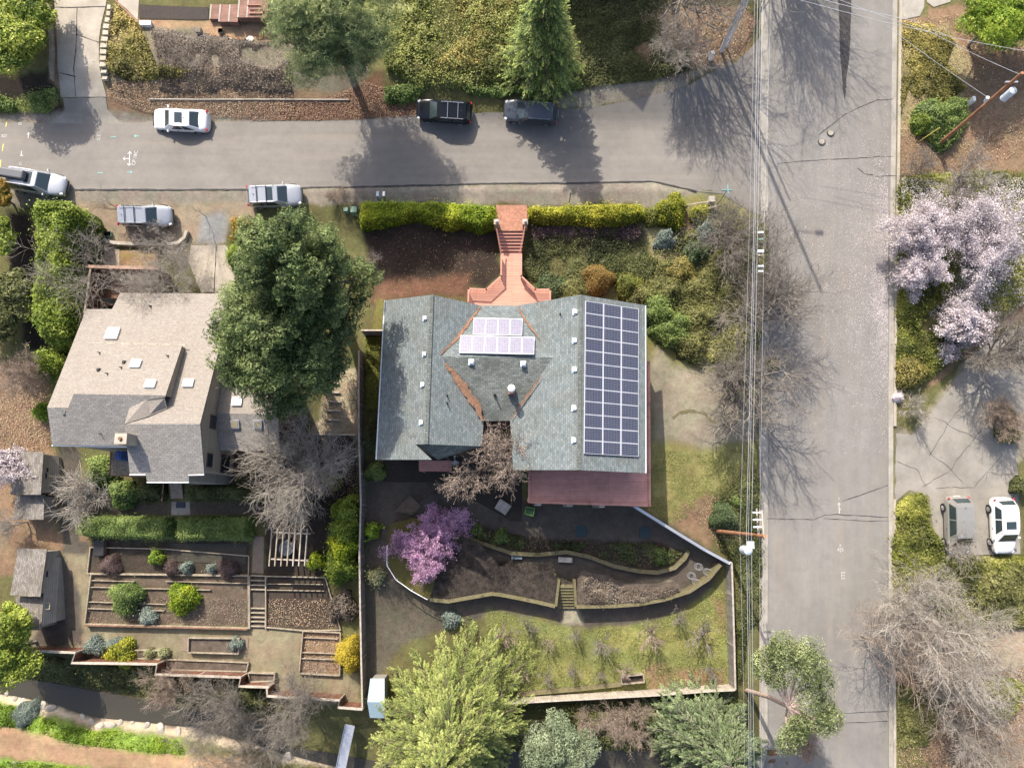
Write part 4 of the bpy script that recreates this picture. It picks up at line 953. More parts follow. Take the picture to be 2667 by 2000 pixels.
# entry walk: brick landing, steps, bridge and railings
EW = thing('entry_walkway', 'salmon wooden footbridge with brick landing and steps between the two yellow-green hedges', 'walkway', W(1330,640))
LZ, BZ = 5.45, 4.25
mb = MB(); mb.slab(zq('G',(428,255),(672,255),(676,390),(640,457),(440,457),z=LZ), .5); add(EW, 'brick_landing', mb, M['brick'])
n = 7
for i in range(n):
    t0, t1 = i/n, (i+1)/n; z = LZ-(i+1)*(LZ-BZ)/(n+.0)
    y0, y1 = 457+(640-457)*t0, 457+(640-457)*t1; xl0, xl1 = 436+(468-436)*t0, 436+(468-436)*t1; xr0, xr1 = 655+(626-655)*t0, 655+(626-655)*t1
    mb = MB(); mb.slab(zq('G',(xl0,y0-3),(xr0,y0-3),(xr1,y1),(xl1,y1),z=z), .17); add(EW, 'tread', mb, M['deck'])
    mb = MB(); A, B = zq('G',(xl1,y1-2),(xr1,y1-2),z=z+.004); 
    mb.slab(zq('G',(xl1,y1-9),(xr1,y1-9),(xr1,y1),(xl1,y1),z=z+.006), .03); add(EW, 'nosing', mb, M['deck_rail'])
fl = [(470,636),(626,636),(626,812),(735,918),(853,918),(853,1040),(210,1050),(212,910),(352,918),(468,812)]
mb = MB(); mb.slab(zq('G',*fl,z=BZ), .18); add(EW, 'bridge_deck', mb, M['deck'])
for side in ([(470,640),(468,812),(352,918),(212,910),(210,1010)], [(626,640),(626,812),(735,918),(853,918),(853,1005)]):
    P = zq('G',*side,z=BZ); 
    top = [Z(x, y, BZ+.95) for x, y in S('G',*side)]; P = [Vector((t.x,t.y,BZ)) for t in top]
    mb = MB(); railwall(mb, P, .95, .13); add(EW, 'handrail', mb, M['deck_rail'])
    mb = MB(); balusters(mb, P, .93, .12); add(EW, 'balusters', mb, M['deck_rail'])
for a_, b_ in (((655,420),(612,640)), ((432,440),(468,640))):
    A = Z(*S1('G',*a_), LZ+.9); B = Z(*S1('G',*b_), BZ+.95); mb = MB(); d = B-A
    ang = math.atan2(d.y, d.x); pit = math.atan2(d.z, math.hypot(d.x, d.y)); mb.box((A+B)/2, (d.length, .1, .05), Matrix.Rotation(ang,3,'Z') @ Matrix.Rotation(-pit,3,'Y')); add(EW, 'handrail', mb, M['deck_rail'])
for x, y in ((490,900),(600,900),(230,1000),(840,1000),(490,700),(610,700)):
    p = Z(*S1('G',x,y), BZ-.2); g = float(hgt(p.x,p.y)); mb = MB(); mb.box((p.x,p.y,(g+BZ-.2)/2-.1), (.15,.15,max(.2,BZ-.0-g))); add(EW, 'post', mb, M['deck_rail'])
for (x, y), w_ in zip(S('G',(433,388),(656,388)), ('west', 'east')):
    p = Z(x, y, LZ+.9); o = thing('gate_pillar', 'square stone gate pillar with a '+('glass globe lamp' if w_ == 'west' else 'cream lamp')+' on the '+('left' if w_ == 'west' else 'right')+' of the brick landing', 'pillar', (p.x,p.y,LZ), 'pair of pillars at the brick landing')
    mb = MB(); mb.box((p.x,p.y,LZ+.2), (.38,.38,1.4)); mb.box((p.x,p.y,LZ+.92), (.46,.46,.07)); add(o, 'pillar_shaft', mb, M['timber'])
    mb = MB(); mb.tube((p.x,p.y,LZ+.95), (p.x,p.y,LZ+1.15), .1, .13, 10); mb.tube((p.x,p.y,LZ+1.15), (p.x,p.y,LZ+1.25), .13, .04, 10); add(o, 'lamp', mb, M['white'])

# ---------------------------------------------------------------- the tan house on the left
HL = thing('tan_house', 'stepped tan-shingled house with skylights and a brick chimney on the left', 'house', W(420,1050))
Xw = W(647,1245).x
A0 = XW(521,1104,Xw); A1 = XW(607,765,Xw); E1 = XW(532,1235,Xw)
pA = plane3(A0, A1, A0+Vector((1,0,0))); pB = plane3(A0, E1, A0+Vector((1,0,0)))
lr = onp(pA, 123, 1061); slope = (A0.z-E1.z)/(A0.y-E1.y)
pBl = plane3(lr, lr+Vector((1,0,0)), lr+Vector((0,-1,-slope)))
roof(HL, 'roof', [[onp(pA,*p) for p in [(607,765),(313,763),(292,805),(225,805),(123,1061),(197,1063),(205,1010),(425,1010),(431,1063),(337,1063),(325,1104),(521,1104)]]], M['roof_tan'])
roof(HL, 'rear_roof', [[onp(pBl,*p) for p in [(123,1061),(197,1063),(331,1080),(331,1162),(136,1159)]], [onp(pB,*p) for p in [(325,1104),(521,1104),(532,1235),(492,1236),(492,1255),(383,1255),(380,1235),(338,1235)]]], M['roof_tan2'])
Xd = onp(pA,486,903).x; dB = XW(474,901,Xd); dC = XW(431,1030,Xd); dA = Z(247,899,dB.z); rz = dC.z
pD = plane3(dB, dC, dB+Vector((1,0,0))); dD = onp(pD,192,1026)
ev1, ev2 = onp(pBl,136,1159,.06), onp(pBl,331,1162,.06)
pDr = plane3(dC, dD, ev1)
roof(HL, 'dormer_roof', [[dA, dD, dC, dB]], M['roof_tan'], .12)
roof(HL, 'dormer_rear_roof', [[dD+Vector((0,0,-.01)), ev1, onp(pDr,331,1161), onp(pDr,331,1106), onp(pDr,325,1104), onp(pDr,337,1063), onp(pDr,381,1041), onp(pDr,431,1034), dC+Vector((0,0,-.01))]], M['roof_tan2'], .08)
ap = onp(pDr, 381, 1041, .04); cq = onp(pA,384,1085,.08); roof(HL, 'cricket', [[ap, onp(pDr,337,1063,.04), onp(pA,325,1104,.04), cq], [ap, cq, onp(pA,436,1064,.05), onp(pDr,428,1036,.03)]], M['roof_tan'], .05)
mb = MB(); dn = Vector((-.06,0,-.1)); mb.face([dB+dn, dC+dn, Vector((dC.x-.06,dC.y,dC.z-2.2)), Vector((dB.x-.06,dB.y,dB.z-.9))])
mb.face([dB+dn, dA+dn, dA+dn-Vector((0,0,.9)), dB+dn-Vector((0,0,.9))]); mb.face([dA+dn, dD+dn, dD+dn-Vector((0,0,1.9)), dA+dn-Vector((0,0,.9))]); add(HL, 'dormer_wall', mb, M['siding_tan'])
g0 = -.6; mb = MB()
x1 = Xw-.25; 
ylist = [A1.y-.3, A0.y, E1.y+.25]; tl = [A1.z-.3, A0.z-.2, E1.z-.25]
mb.face([(x1,ylist[0],g0),(x1,ylist[2],g0),(x1,ylist[2],tl[2]),(x1,ylist[1],tl[1]),(x1,ylist[0],tl[0])])
xl = onp(pB,345,1235).x; 
mb.face([(x1,ylist[2],g0),(xl,ylist[2],g0),(xl,ylist[2],tl[2]),(x1,ylist[2],tl[2])]); mb.face([(xl,ylist[2],g0),(xl,onp(pBl,331,1160).y,g0),(xl,onp(pBl,331,1160).y,tl[2]+.9),(xl,ylist[2],tl[2])])
yb = onp(pBl,250,1157).y; xa = onp(pBl,150,1100).x
mb.face([(xl,yb,g0),(xa,yb,g0),(xa,yb,onp(pBl,250,1157).z-.2),(xl,yb,onp(pBl,250,1157).z-.2)])
mb.face([(xa,yb,g0),(xa,onp(pA,225,820).y,g0),(xa,onp(pA,225,820).y,onp(pA,225,820).z-.3),(xa,onp(pA,130,1058).y,lr.z-.3),(xa,yb,onp(pBl,250,1157).z-.2)])
mb.face([(xa,ylist[0],g0),(x1,ylist[0],g0),(x1,ylist[0],tl[0]),(xa,ylist[0],tl[0])])
add(HL, 'wall', mb, M['siding_tan'])
# bay under the south eave
bz = E1.z-.5; mb = MB(); bx0, bx1 = onp(pB,392,1250).x, onp(pB,486,1250).x; by = onp(pB,440,1252).y
mb.face([(bx0,by,g0),(bx1,by,g0),(bx1,by,bz-.2),(bx0,by,bz-.2)]); mb.face([(bx1,by,g0),(bx1,by+.8,g0),(bx1,by+.8,bz),(bx1,by,bz-.2)]); add(HL, 'bay_wall', mb, M['siding_grey'])
# lower projecting storeys towards the camera
def eastblock(name, mat, x0, x1_, y0, y1, top, winds=()):
    mb = MB(); mb.box(((x0+x1_)/2, (y0+y1)/2, (top+g0)/2), (x1_-x0, y0-y1, top-g0)); o = add(HL, name, mb, mat)
yT = XW(575,1175,Xw).y; 
def wallwin(px, py, w, h, X=None, mat=None):
    X = x1 if X is None else X; p = XW(px, py, X); mb = MB()
    mb.box(p+Vector((.02,0,0)), (.05, w+.16, h+.16)); fr = add(HL, 'window', mb, M['siding_brown'])
    mb = MB(); mb.box(p+Vector((.05,0,0)), (.02, w, h)); link('pane', mb.mesh('pane', M['glass']), parent=fr)
wallwin(*S1('I',1672,450), .9, .9); wallwin(*S1('I',1645,750), .9, .8); wallwin(*S1('I',1765,780), 1.3, 1.5); wallwin(*S1('I',1895,775), 1.0, 1.1, x1)
mb = MB(); zb = XW(*S1('I',1830,780), x1).z
mb.face([(x1+.03,ylist[2],g0),(x1+.03,yT,g0),(x1+.03,yT,zb),(x1+.03,ylist[2],zb)]); add(HL, 'brown_lower_wall', mb, M['siding_brown'])
# east wing
r0, r1 = XW(564,1076,x1+.02), None; rzw = r0.z; ew_r = Z(724,1079,rzw); sw = .36
pWs = plane3(r0, r0+Vector((1,0,0)), r0+Vector((0,-1,-sw))); pWn = plane3(r0, r0+Vector((1,0,0)), r0+Vector((0,1,-.18)))
def atX(pl, py, X, px0):
    px = px0
    for _ in range(6):
        q = onp(pl, px, py); px += (X-q.x)*30
    return q
roof(HL, 'wing_roof', [[r0, onp(pWs,724,1079), onp(pWn,716,965), atX(pWn,965,x1+.02,590)]], M['roof_tan'])
roof(HL, 'wing_rear_roof', [[r0+Vector((0,0,0)), atX(pWs,1173,x1+.02,580), onp(pWs,729,1174), onp(pWs,724,1079)]], M['roof_tan2'])
mb = MB(); qa = onp(pWs,722,1168); qb = onp(pWn,714,972); mb.face([(x1,qa.y,g0),(qa.x,qa.y,g0),(qa.x,qa.y,qa.z-.15),(x1,qa.y,qa.z-.15)]); mb.face([(qa.x,qa.y,g0),(qa.x,qb.y,g0),(qa.x,qb.y,qb.z-.2),(qa.x,r0.y,rzw-.2),(qa.x,qa.y,qa.z-.15)]); mb.face([(x1,qb.y,g0),(qa.x,qb.y,g0),(qa.x,qb.y,qb.z-.2),(x1,qb.y,qb.z-.2)]); add(HL, 'wing_wall', mb, M['siding_brown'])
def skylight(o, pl, px, py, w, h, glass, yaw=0):
    p = onp(pl, px, py); n = pl[1] if pl[1].z > 0 else -pl[1]
    X = Vector((1,0,0)); Y = n.cross(X).normalized(); Mx = Matrix((X, Y, n)).transposed(); mb = MB()
    mb.box(p+n*.09, (w, h, .18), Mx); fr = add(o, 'skylight', mb, M['white'] if glass is M['sky_glass'] else M['metal'])
    mb = MB(); mb.box(p+n*.19, (w-.16, h-.16, .03), Mx); link('glass_pane', mb.mesh('glass_pane', glass), parent=fr)
for x, y, w_, h_ in S('E',(888,1268))[0:1] and [(*S1('E',888,1268),.95,1.0)]: skylight(HL, pA, x, y, w_, h_, M['sky_glass'])
for x, y in S('E',(1070,1505))+S('I',(1185,155)): skylight(HL, pD, x, y, .75, .65, M['sky_glass'])
skylight(HL, pA, *S1('I',1483,148), .75, .65, M['sky_glass']); skylight(HL, pWn, *S1('I',1865,290), .75, .7, M['sky_glass'])
skylight(HL, pWs, *S1('I',1850,465), .65, .65, M['dark_glass']); skylight(HL, pWs, *S1('I',2028,465), .65, .65, M['dark_glass'])
for x, y in S('E',(785,1415),(1320,1440),(955,1530),(845,1578)): pipe(HL, pD, x, y, .04, .3)
pipe(HL, pA, *S1('E',1185,1050), .05, .3); pipe(HL, pBl, *S1('I',805,545), .04, .45)
for x, y in S('E',(975,1490),(775,1550)): vent(HL, pD, x, y, .2, .15, M['black'])
for x, y in S('I',(735,265),(910,270),(515,380)): vent(HL, pBl, x, y, .3, .25, M['roof_dark'])
p = onp(pB, *S1('I',1040,600)); mb = MB(); mb.box(p+Vector((-.1,.05,.5)), (.85,.75,1.7)); add(HL, 'chimney', mb, M['brick'] if False else M['concrete'])
mb = MB(); mb.tube(p+Vector((-.1,.05,1.3)), p+Vector((-.1,.05,1.5)), .14, .12, 12); add(HL, 'chimney_pot', mb, M['needles'])
mb = MB(); A = onp(pA,247,897,.04); B = onp(pA,500,902,.04)
for i in range(7):
    a_ = A.lerp(B, (i+.12)/7); b_ = A.lerp(B, (i+.75)/7); mb = MB(); mb.box((a_+b_)/2+Vector((0,0,.43)), ((b_-a_).length, .09, .05)); add(HL, 'ridge_trim', mb, M['cap'])
for pl, p1, p2 in ((pBl,(136,1160),(331,1163)), (pB,(338,1236),(380,1236)), (pB,(383,1256),(492,1256)), (pB,(492,1237),(532,1236))):
    mb = MB(); mb.tube(onp(pl,*p1,-.04), onp(pl,*p2,-.04), .06, None, 8); add(HL, 'gutter', mb, M['white'])
# side balcony with covered grill
BL = thing('side_balcony', 'small wooden balcony on the lower left corner of the tan house', 'balcony', W(*S1('I',940,780)))
mb = MB(); mb.slab(zq('I',(870,685),(1030,690),(1030,870),(862,862),z=4.2), .2); add(BL, 'floor', mb, M['timber'])
mb = MB(); rl = [Vector((v.x,v.y,4.2)) for v in zq('I',(872,685),(862,866),(1140,878),z=5.1)]; railwall(mb, rl, .9, .1); balusters(mb, rl, .9, .16); add(BL, 'railing', mb, M['timber_dk'])
for x, y in S('I',(880,850),(1020,850)):
    p = Z(x,y,4.0); mb = MB(); mb.box((p.x,p.y,2.0), (.14,.14,4.2)); add(BL, 'post', mb, M['timber_dk'])
M['blue'] = plain('blue_cover_cloth', (.05,.10,.28), .7)
o = thing('covered_grill', 'grill under a dark blue cover on the side balcony', 'grill', Z(*S1('I',985,715),4.2)); p = Z(*S1('I',985,715),4.2); mb = MB(); mb.box(p+Vector((0,0,.5)), (.55,.8,1.0), None, .8); add(o, 'cover', mb, M['blue']); mb = MB(); mb.box(p+Vector((0,0,1.03)), (.3,.6,.1), None, .6); add(o, 'lid_bulge', mb, M['blue'])
# steps out of the back of the tan house
o = thing('back_steps', 'narrow timber steps below the tan house between two dark hedges', 'steps', W(*S1('I',1395,1000)))
for i in range(9):
    y = 930+i*14; zt = 1.3-.0-i*.12; c = W(*S1('I',1395,y)); mb = MB(); mb.box((c.x,c.y,c.z+.35-i*.035), (1.05,.2,.1)); add(o, 'tread', mb, M['timber'])
o2 = MB(); c = W(*S1('I',1310,1000)); o2.box((c.x,c.y,c.z+.7), (.08,1.5,.05)); add(o, 'handrail', o2, M['deck_rail'])
# front courtyard of the tan house
CT = thing('sunken_courtyard', 'sunken timber-walled courtyard deck at the front left of the tan house', 'courtyard', W(*S1('E',900,900)))
g = float(W(*S1('E',900,900)).z)
mb = MB(); mb.slab([Z(x,y,g+.35) for x,y in S('E',(720,750),(1240,750),(1240,960),(690,1080))], .1); add(CT, 'floor', mb, M['timber_dk'])
mb = MB(); ribbon(mb, [tuple(v)[:2] for v in [Z(x,y,g+2.2) for x,y in S('E',(662,1130),(712,745))]], .12, 2.1, st=1.5, z=g+2.2); ribbon(mb, [tuple(v)[:2] for v in [Z(x,y,g+2.2) for x,y in S('E',(670,736),(1245,752))]], .12, 2.1, st=1.5, z=g+2.2); add(CT, 'board_wall', mb, M['fence_brown'])
mb = MB(); A, B = [Z(x,y,g+2.25) for x,y in S('E',(670,736),(1245,752))]; mb.box((A+B)/2, ((B-A).length, .26, .06), Matrix.Rotation(math.atan2((B-A).y,(B-A).x),3,'Z')); add(CT, 'cap_board', mb, surf('faded_red_cap', (.30,.19,.14), (.38,.26,.2), 3))
mb = MB(); A, B = [Z(x,y,g+2.25) for x,y in S('E',(660,1130),(712,745))]; mb.box((A+B)/2, ((B-A).length, .16, .06), Matrix.Rotation(math.atan2((B-A).y,(B-A).x),3,'Z')); add(CT, 'cap_board', mb, M['timber'])
mb = MB(); A, B = [Z(x,y,g+1.0) for x,y in S('E',(790,1060),(810,800))]; mb.box((A+B)/2, ((B-A).length, .1, .06), Matrix.Rotation(math.atan2((B-A).y,(B-A).x),3,'Z')); add(CT, 'bench_edge', mb, M['moss_conc'])
# curved stone edging, planter
mb = MB(); ribbon(mb, wp(S('E',(812,440),(820,520),(860,552),(950,565),(1150,572),(1320,575),(1410,560),(1460,520),(1480,465))), .28, .35, st=.4); WL = thing('curved_stone_wall', 'low curved cream stone edging wall around the parking bay of the tan house', 'wall', W(*S1('E',1150,572))); add(WL, 'stones', mb, M['stone'])
o = thing('mossy_platform', 'mossy orange timber platform between the curved stone wall and the sunken courtyard', 'platform', W(*S1('E',1080,660))); mb = MB(); g2 = float(W(*S1('E',1080,660)).z)
mb.slab([Z(x,y,g2+.25) for x,y in S('E',(940,610),(1240,610),(1240,735),(940,735))], .3); add(o, 'boards', mb, planks('mossy_boards', (.20,.15,.05), (.25,.15,.08), (.12,.08,.03), .2))
mb = MB(); mb.slab([Z(x,y,g2+.2) for x,y in S('E',(820,580),(938,600),(938,735),(820,735))], .3); add(o, 'side_boards', mb, M['timber'])

# ---------------------------------------------------------------- the two sheds
def shed(label, rp, rp2, wallp, wins, zr, zl, zw):
    c = W(*rp[2]); o = thing('garden_shed', label, 'shed', c, 'garden sheds on the left edge'); g = float(c.z)
    mid = lambda p, q: ((p[0]+q[0])/2, (p[1]+q[1])/2)
    R = [Z(x,y,g+z) for (x,y), z in zip(rp, (zr-.5, zr, zr, zr-.5))]
    roof(o, 'roof', [R], M['roof_shed'], .1)
    R2 = [Z(x,y,g+z) for (x,y), z in zip(rp2, (zl-.35, zl, zl, zl-.35))]; roof(o, 'lower_roof', [R2], M['roof_shed'], .1)
    mb = MB(); pts = R; wallbox(mb, [pts[0], pts[1], pts[2], pts[3]], [g+zr-.6, g+zr-.1, g+zr-.1, g+zr-.6], g-.4, .25); wallbox(mb, R2, [g+zl-.45,g+zl-.1,g+zl-.1,g+zl-.45], g-.6, .2); add(o, 'wall', mb, M['siding_grey'])
    mb = MB(); Wp = [Z(x,y,g+z) for (x,y), z in zip(wallp, (zw, .9, .9, zw))]; roof(o, 'side_roof', [Wp], M['siding_grey'], .08)
    mb = MB(); wallbox(mb, Wp, [v.z-.08 for v in Wp], g-.6, .05); add(o, 'side_wall', mb, M['siding_grey'])
    for (x, y) in wins:
        p = onp(plane3(Wp[0],Wp[1],Wp[2]), x, y, .06); mb = MB(); mb.box(p, (.5,.55,.06)); fr = add(o, 'window', mb, M['timber']); mb = MB(); mb.box(p+Vector((0,0,.03)), (.36,.42,.04)); link('pane', mb.mesh('pane', M['glass']), parent=fr)
shed('shed with mottled brown shingle roof beside the white bare tree, the upper of the two', S('I',(110,682),(342,682),(320,1020),(80,1018)), S('I',(122,1022),(348,1020),(342,1215),(105,1215)), S('I',(340,700),(462,720),(462,890),(325,1010)), S('I',(365,830),(355,870)), 2.7, 1.7, 2.1)
shed('shed with pale grey roof beside the yellow-green shrub, the lower of the two', S('I',(140,1440),(368,1448))+S('M',(318,312),(80,300)), S('M',(120,312),(348,312),(320,575),(180,575)), S('M',(360,20),(470,0),(440,510),(325,540)), S('M',(362,135),(370,385)), 2.7, 1.7, 2.1)

# house beyond the top edge whose gable throws the pointed shadow on the street
HN = thing('uphill_house', 'house beyond the top edge whose gable shades the bank above the street', 'house', W(1500,-60))
b0 = W(1500,-75); bz = b0.z; xa_, xb_, ya_ = W(1405,-70).x, W(1640,-70).x, W(1500,-62).y; ya_ += 1.0
roof(HN, 'roof', [[(xa_,ya_,bz+8),((xa_+xb_)/2,ya_,bz+10.5),((xa_+xb_)/2,ya_+9,bz+10.5),(xa_,ya_+9,bz+8)], [((xa_+xb_)/2,ya_,bz+10.5),(xb_,ya_,bz+8),(xb_,ya_+9,bz+8),((xa_+xb_)/2,ya_+9,bz+10.5)]] and [[Vector(v) for v in f] for f in [[(xa_,ya_,bz+8),((xa_+xb_)/2,ya_,bz+10.5),((xa_+xb_)/2,ya_+9,bz+10.5),(xa_,ya_+9,bz+8)], [((xa_+xb_)/2,ya_,bz+10.5),(xb_,ya_,bz+8),(xb_,ya_+9,bz+8),((xa_+xb_)/2,ya_+9,bz+10.5)]]], M['roof_tan2'])
mb = MB(); X = [(xa_+.3,ya_+.4),(xb_-.3,ya_+.4),(xb_-.3,ya_+8.6),(xa_+.3,ya_+8.6)]; wallbox(mb, [Vector((*p,0)) for p in X], bz+7.9, bz-3); mb.face([(X[0][0],X[0][1],bz+7.9),(X[1][0],X[1][1],bz+7.9),((xa_+xb_)/2,ya_+.4,bz+10.3)]); add(HN, 'wall', mb, M['siding_tan'])
# ---------------------------------------------------------------- cars
M['tyre'] = plain('tyre_rubber', (.018,.018,.02), .8); M['rim'] = plain('alloy_rim', (.45,.46,.48), .3, .5, .8)
M['car_glass'] = plain('car_glass', (.03,.045,.05), .06, .7, 0, .5); M['red_light'] = plain('tail_light', (.45,.02,.03), .2, .6, 0, .5)
M['head_light'] = plain('head_light', (.6,.62,.65), .15, .7, 0, .5); M['trim'] = plain('black_trim', (.025,.025,.028), .5)
M['interior'] = plain('pale_car_seats', (.25,.22,.17), .8)
def carpaint(n, c, metal=.0, rough=.28): return plain(n, c, rough, .4, metal, .5 if c[0] > .05 else .15)
paints = dict(white=carpaint('white_car_paint', (.72,.72,.72)), black=carpaint('black_car_paint', (.008,.009,.011), 0, .3), grey=carpaint('slate_grey_car_paint', (.07,.08,.095), .2),
   silver=carpaint('silver_car_paint', (.42,.44,.47), .4), champ=carpaint('warm_silver_car_paint', (.34,.33,.30), .4))
def car(label, px, py, deg, paint, L=4.7, Wd=1.84, kind='suv', extras=(), group='cars parked in the neighbourhood'):
    c = W(px, py, .75); g = float(hgt(c.x, c.y)); loc = Vector((c.x, c.y, g+.03))
    road_flat = None
    o = thing('parked_car', label, 'car', loc, group)
    e = .9; gx = (float(hgt(c.x+e, c.y))-float(hgt(c.x-e, c.y)))/(2*e); gy = (float(hgt(c.x, c.y+e))-float(hgt(c.x, c.y-e)))/(2*e)
    n = Vector((-gx, -gy, 1)).normalized(); f = Vector((math.cos(R_(deg)), math.sin(R_(deg)), 0)); f = (f-n*f.dot(n)).normalized(); l = n.cross(f)
    o.rotation_mode = 'QUATERNION'; o.rotation_quaternion = Matrix((f, l, n)).transposed().to_quaternion()
    pt = paints[paint]; h2 = L/2; w = Wd/2
    P = dict(sedan=dict(hb=.96, hr=1.46, wb=.52, wf=.26, rf=-.40, rb=-.74, hood=.86, tail=1.02), suv=dict(hb=1.05, hr=1.66, wb=.52, wf=.22, rf=-.78, rb=-.93, hood=1.0, tail=1.1), van=dict(hb=1.08, hr=1.74, wb=.66, wf=.34, rf=-.82, rb=-.95, hood=1.02, tail=1.1))[kind]
    def P_(name, mb, mat, smooth=False, par=None):
        me = mb.mesh(name, mat, smooth); ob = bpy.data.objects.new(name, me); COL.objects.link(ob); ob.parent = par or o; return ob
    # body shell: loft of rounded sections
    st = [(-1.0,.52,.52),(-.985,.74,.78),(-.93,.90,P['tail']-.05),(-.8,1,P['tail']),(-.5,1,P['hb']),(0,1,P['hb']),(P['wb']-.02,1,P['hb']-.02),(P['wb']+.1,.985,P['hood']),(.82,.93,P['hood']-.11),(.92,.80,P['hood']-.2),(.975,.62,P['hood']-.3),(1.0,.42,.5)]
    mb = MB(); rings = []
    for (sx, sw, zt) in st:
        W2 = w*sw; x = sx*h2; r = [(W2*.93,.22),(W2,.42),(W2*1.0,.62),(W2*.975,zt-.14 if zt > .7 else zt-.03),(W2*.86,zt-.01),(W2*.5,zt+.03),(0,zt+.045)]
        ring = [(x,a,b) for a, b in r]+[(x,-a,b) for a, b in r[-2::-1]]; rings.append(ring)
    for ra, rb in zip(rings[:-1], rings[1:]):
        for i in range(len(ra)-1): mb.face([ra[i], rb[i], rb[i+1], ra[i+1]])
        mb.face([ra[-1], rb[-1], rb[0], ra[0]])
    mb.face(rings[0]); mb.face(rings[-1][::-1])
    me = mb.mesh('body', pt, True); bm = bmesh.new(); bm.from_mesh(me); bmesh.ops.remove_doubles(bm, verts=bm.verts, dist=.001); bmesh.ops.recalc_face_normals(bm, faces=bm.faces); bm.to_mesh(me); bm.free()
    body = bpy.data.objects.new('body', me); COL.objects.link(body); body.parent = o
    sb = body.modifiers.new('s', 'SUBSURF'); sb.levels = sb.render_levels = 1
    # greenhouse
    hb, hr = P['hb']-.03, P['hr']; wb, wf, rf, rb = [P[k]*h2 for k in ('wb','wf','rf','rb')]; wg, wt = w*.93, w*.74
    bot = [(wb,wg*.86,hb),(wb*.55 if wb*.55 > wf else wb-.4,wg,hb),(rb+.35,wg,hb),(rb,wg*.84,hb),(rb,-wg*.84,hb),(rb+.35,-wg,hb),(wb*.55 if wb*.55 > wf else wb-.4,-wg,hb),(wb,-wg*.86,hb)]
    top = [(wf,wt*.86,hr-.03),(wf-.35,wt,hr),(rf+.3,wt,hr-.01),(rf,wt*.88,hr-.06),(rf,-wt*.88,hr-.06),(rf+.3,-wt,hr-.01),(wf-.35,-wt,hr),(wf,-wt*.86,hr-.03)]
    mb = MB(); mb.prism(bot, top); mb.F.pop(); 
    rx0, rx1 = wf-.35, rf+.3
    mb.face([top[7], top[0], top[1], top[6]]); mb.face([top[6], top[1], (0.5*(rx0+rx1), wt*1.01, hr+.03), (0.5*(rx0+rx1), -wt*1.01, hr+.03)]); mb.face([(0.5*(rx0+rx1), -wt*1.01, hr+.03), (0.5*(rx0+rx1), wt*1.01, hr+.03), top[2], top[5]]); mb.face([top[5], top[2], top[3], top[4]])
    P_('cabin', mb, pt)
    B = [Vector(v) for v in bot]; T = [Vector(v) for v in top]
    def pane(name, q, ins=.06, off=.014, mat=None, flat=0):
        q = [Vector(v) for v in q]; m = sum(q, Vector())/len(q); nn = (q[1]-q[0]).cross(q[2]-q[1]).normalized()
        if nn.dot(m-Vector((0,0,.9))) < 0: nn = -nn
        r = []
        for i, v in enumerate(q):
            a = (q[i-1]-v).normalized(); b = (q[(i+1) % len(q)]-v).normalized(); r.append(v+(a+b)*ins+nn*off)
        mb = MB(); mb.face(r); return P_(name, mb, mat or M['car_glass'])
    pane('windscreen', [B[0], T[0], T[7], B[7]], .05); pane('rear_window', [B[3], B[4], T[4], T[3]], .07)
    for s_, i1, i2 in ((1,1,2),(-1,6,5)):
        a, b, c_, d = B[i1], T[i1], T[i2], B[i2]
        cut = .52
        pane('side_window', [a, b, b.lerp(c_, cut), a.lerp(d, cut)], .05); pane('side_window', [a.lerp(d, cut), b.lerp(c_, cut), c_, d], .05)
    # wheels
    for sx in (.60, -.58):
        for sy in (1, -1):
            x, y = sx*h2, sy*(w-.12); mb = MB(); mb.tube((x,y-.12*sy,.33), (x,y+.12*sy,.33), .33, .33, 20); wh = P_('wheel', mb, M['tyre'])
            mb = MB(); mb.tube((x,y+.11*sy,.33), (x,y+.128*sy,.33), .215, .2, 18)
            for k in range(5):
                a = 2*math.pi*k/5; mb.box((x+.1*math.cos(a), y+.132*sy, .33+.1*math.sin(a)), (.2,.012,.045), Matrix.Rotation(-a, 3, 'Y'))
            P_('rim', mb, M['rim'], par=wh)
            mb = MB(); mb.tube((x,(w-.02)*sy,.36), (x,(w+.004)*sy,.36), .39, .39, 20); P_('wheel_arch', mb, M['trim']); wh.location.y = .012*sy
    for sy in (1, -1):
        mb = MB(); mb.box((wb-.30, sy*(w+.09), hb+.04), (.13,.2,.14), None, .8); P_('mirror', mb, pt)
        mb = MB(); mb.box((h2*.90, sy*w*.66, P['hood']-.245), (.26,.30,.08), Matrix.Rotation(-sy*.5,3,'Z') @ Matrix.Rotation(.35,3,'Y'), .8); P_('headlight', mb, M['head_light'])
        mb = MB(); mb.box((-h2*.94, sy*w*.80, P['tail']-.13), (.14,.22,.14), Matrix.Rotation(sy*.4,3,'Z'), .8); P_('tail_light', mb, M['red_light'])
        mb = MB(); mb.tube((wb*.2, sy*(w*1.0), .78), (wb*.2-.16, sy*(w*1.0), .78), .015, None, 6); P_('door_handle', mb, M['trim'])
    mb = MB(); mb.box((h2*.99,0,.5), (.06,1.1,.22)); P_('grille', mb, M['trim']); mb = MB(); mb.box((-h2*.99,0,.62), (.04,.5,.13)); P_('licence_plate', mb, M['white'])
    if 'sunroof' in extras:
        mb = MB(); mb.box((wf-.75,0,hr+.028), (.62,.82,.02)); P_('sunroof', mb, M['car_glass'])
    if 'bigroof' in extras:
        mb = MB(); mb.box((wf-.62,0,hr+.03), (.5,1.0,.02)); P_('sunroof', mb, M['car_glass'])
    if 'rails' in extras:
        for sy in (1,-1):
            mb = MB(); mb.tube((wf-.3,sy*wt*.92,hr+.07), (rf+.2,sy*wt*.92,hr+.07), .02, None, 6); P_('roof_rail', mb, M['rim'])
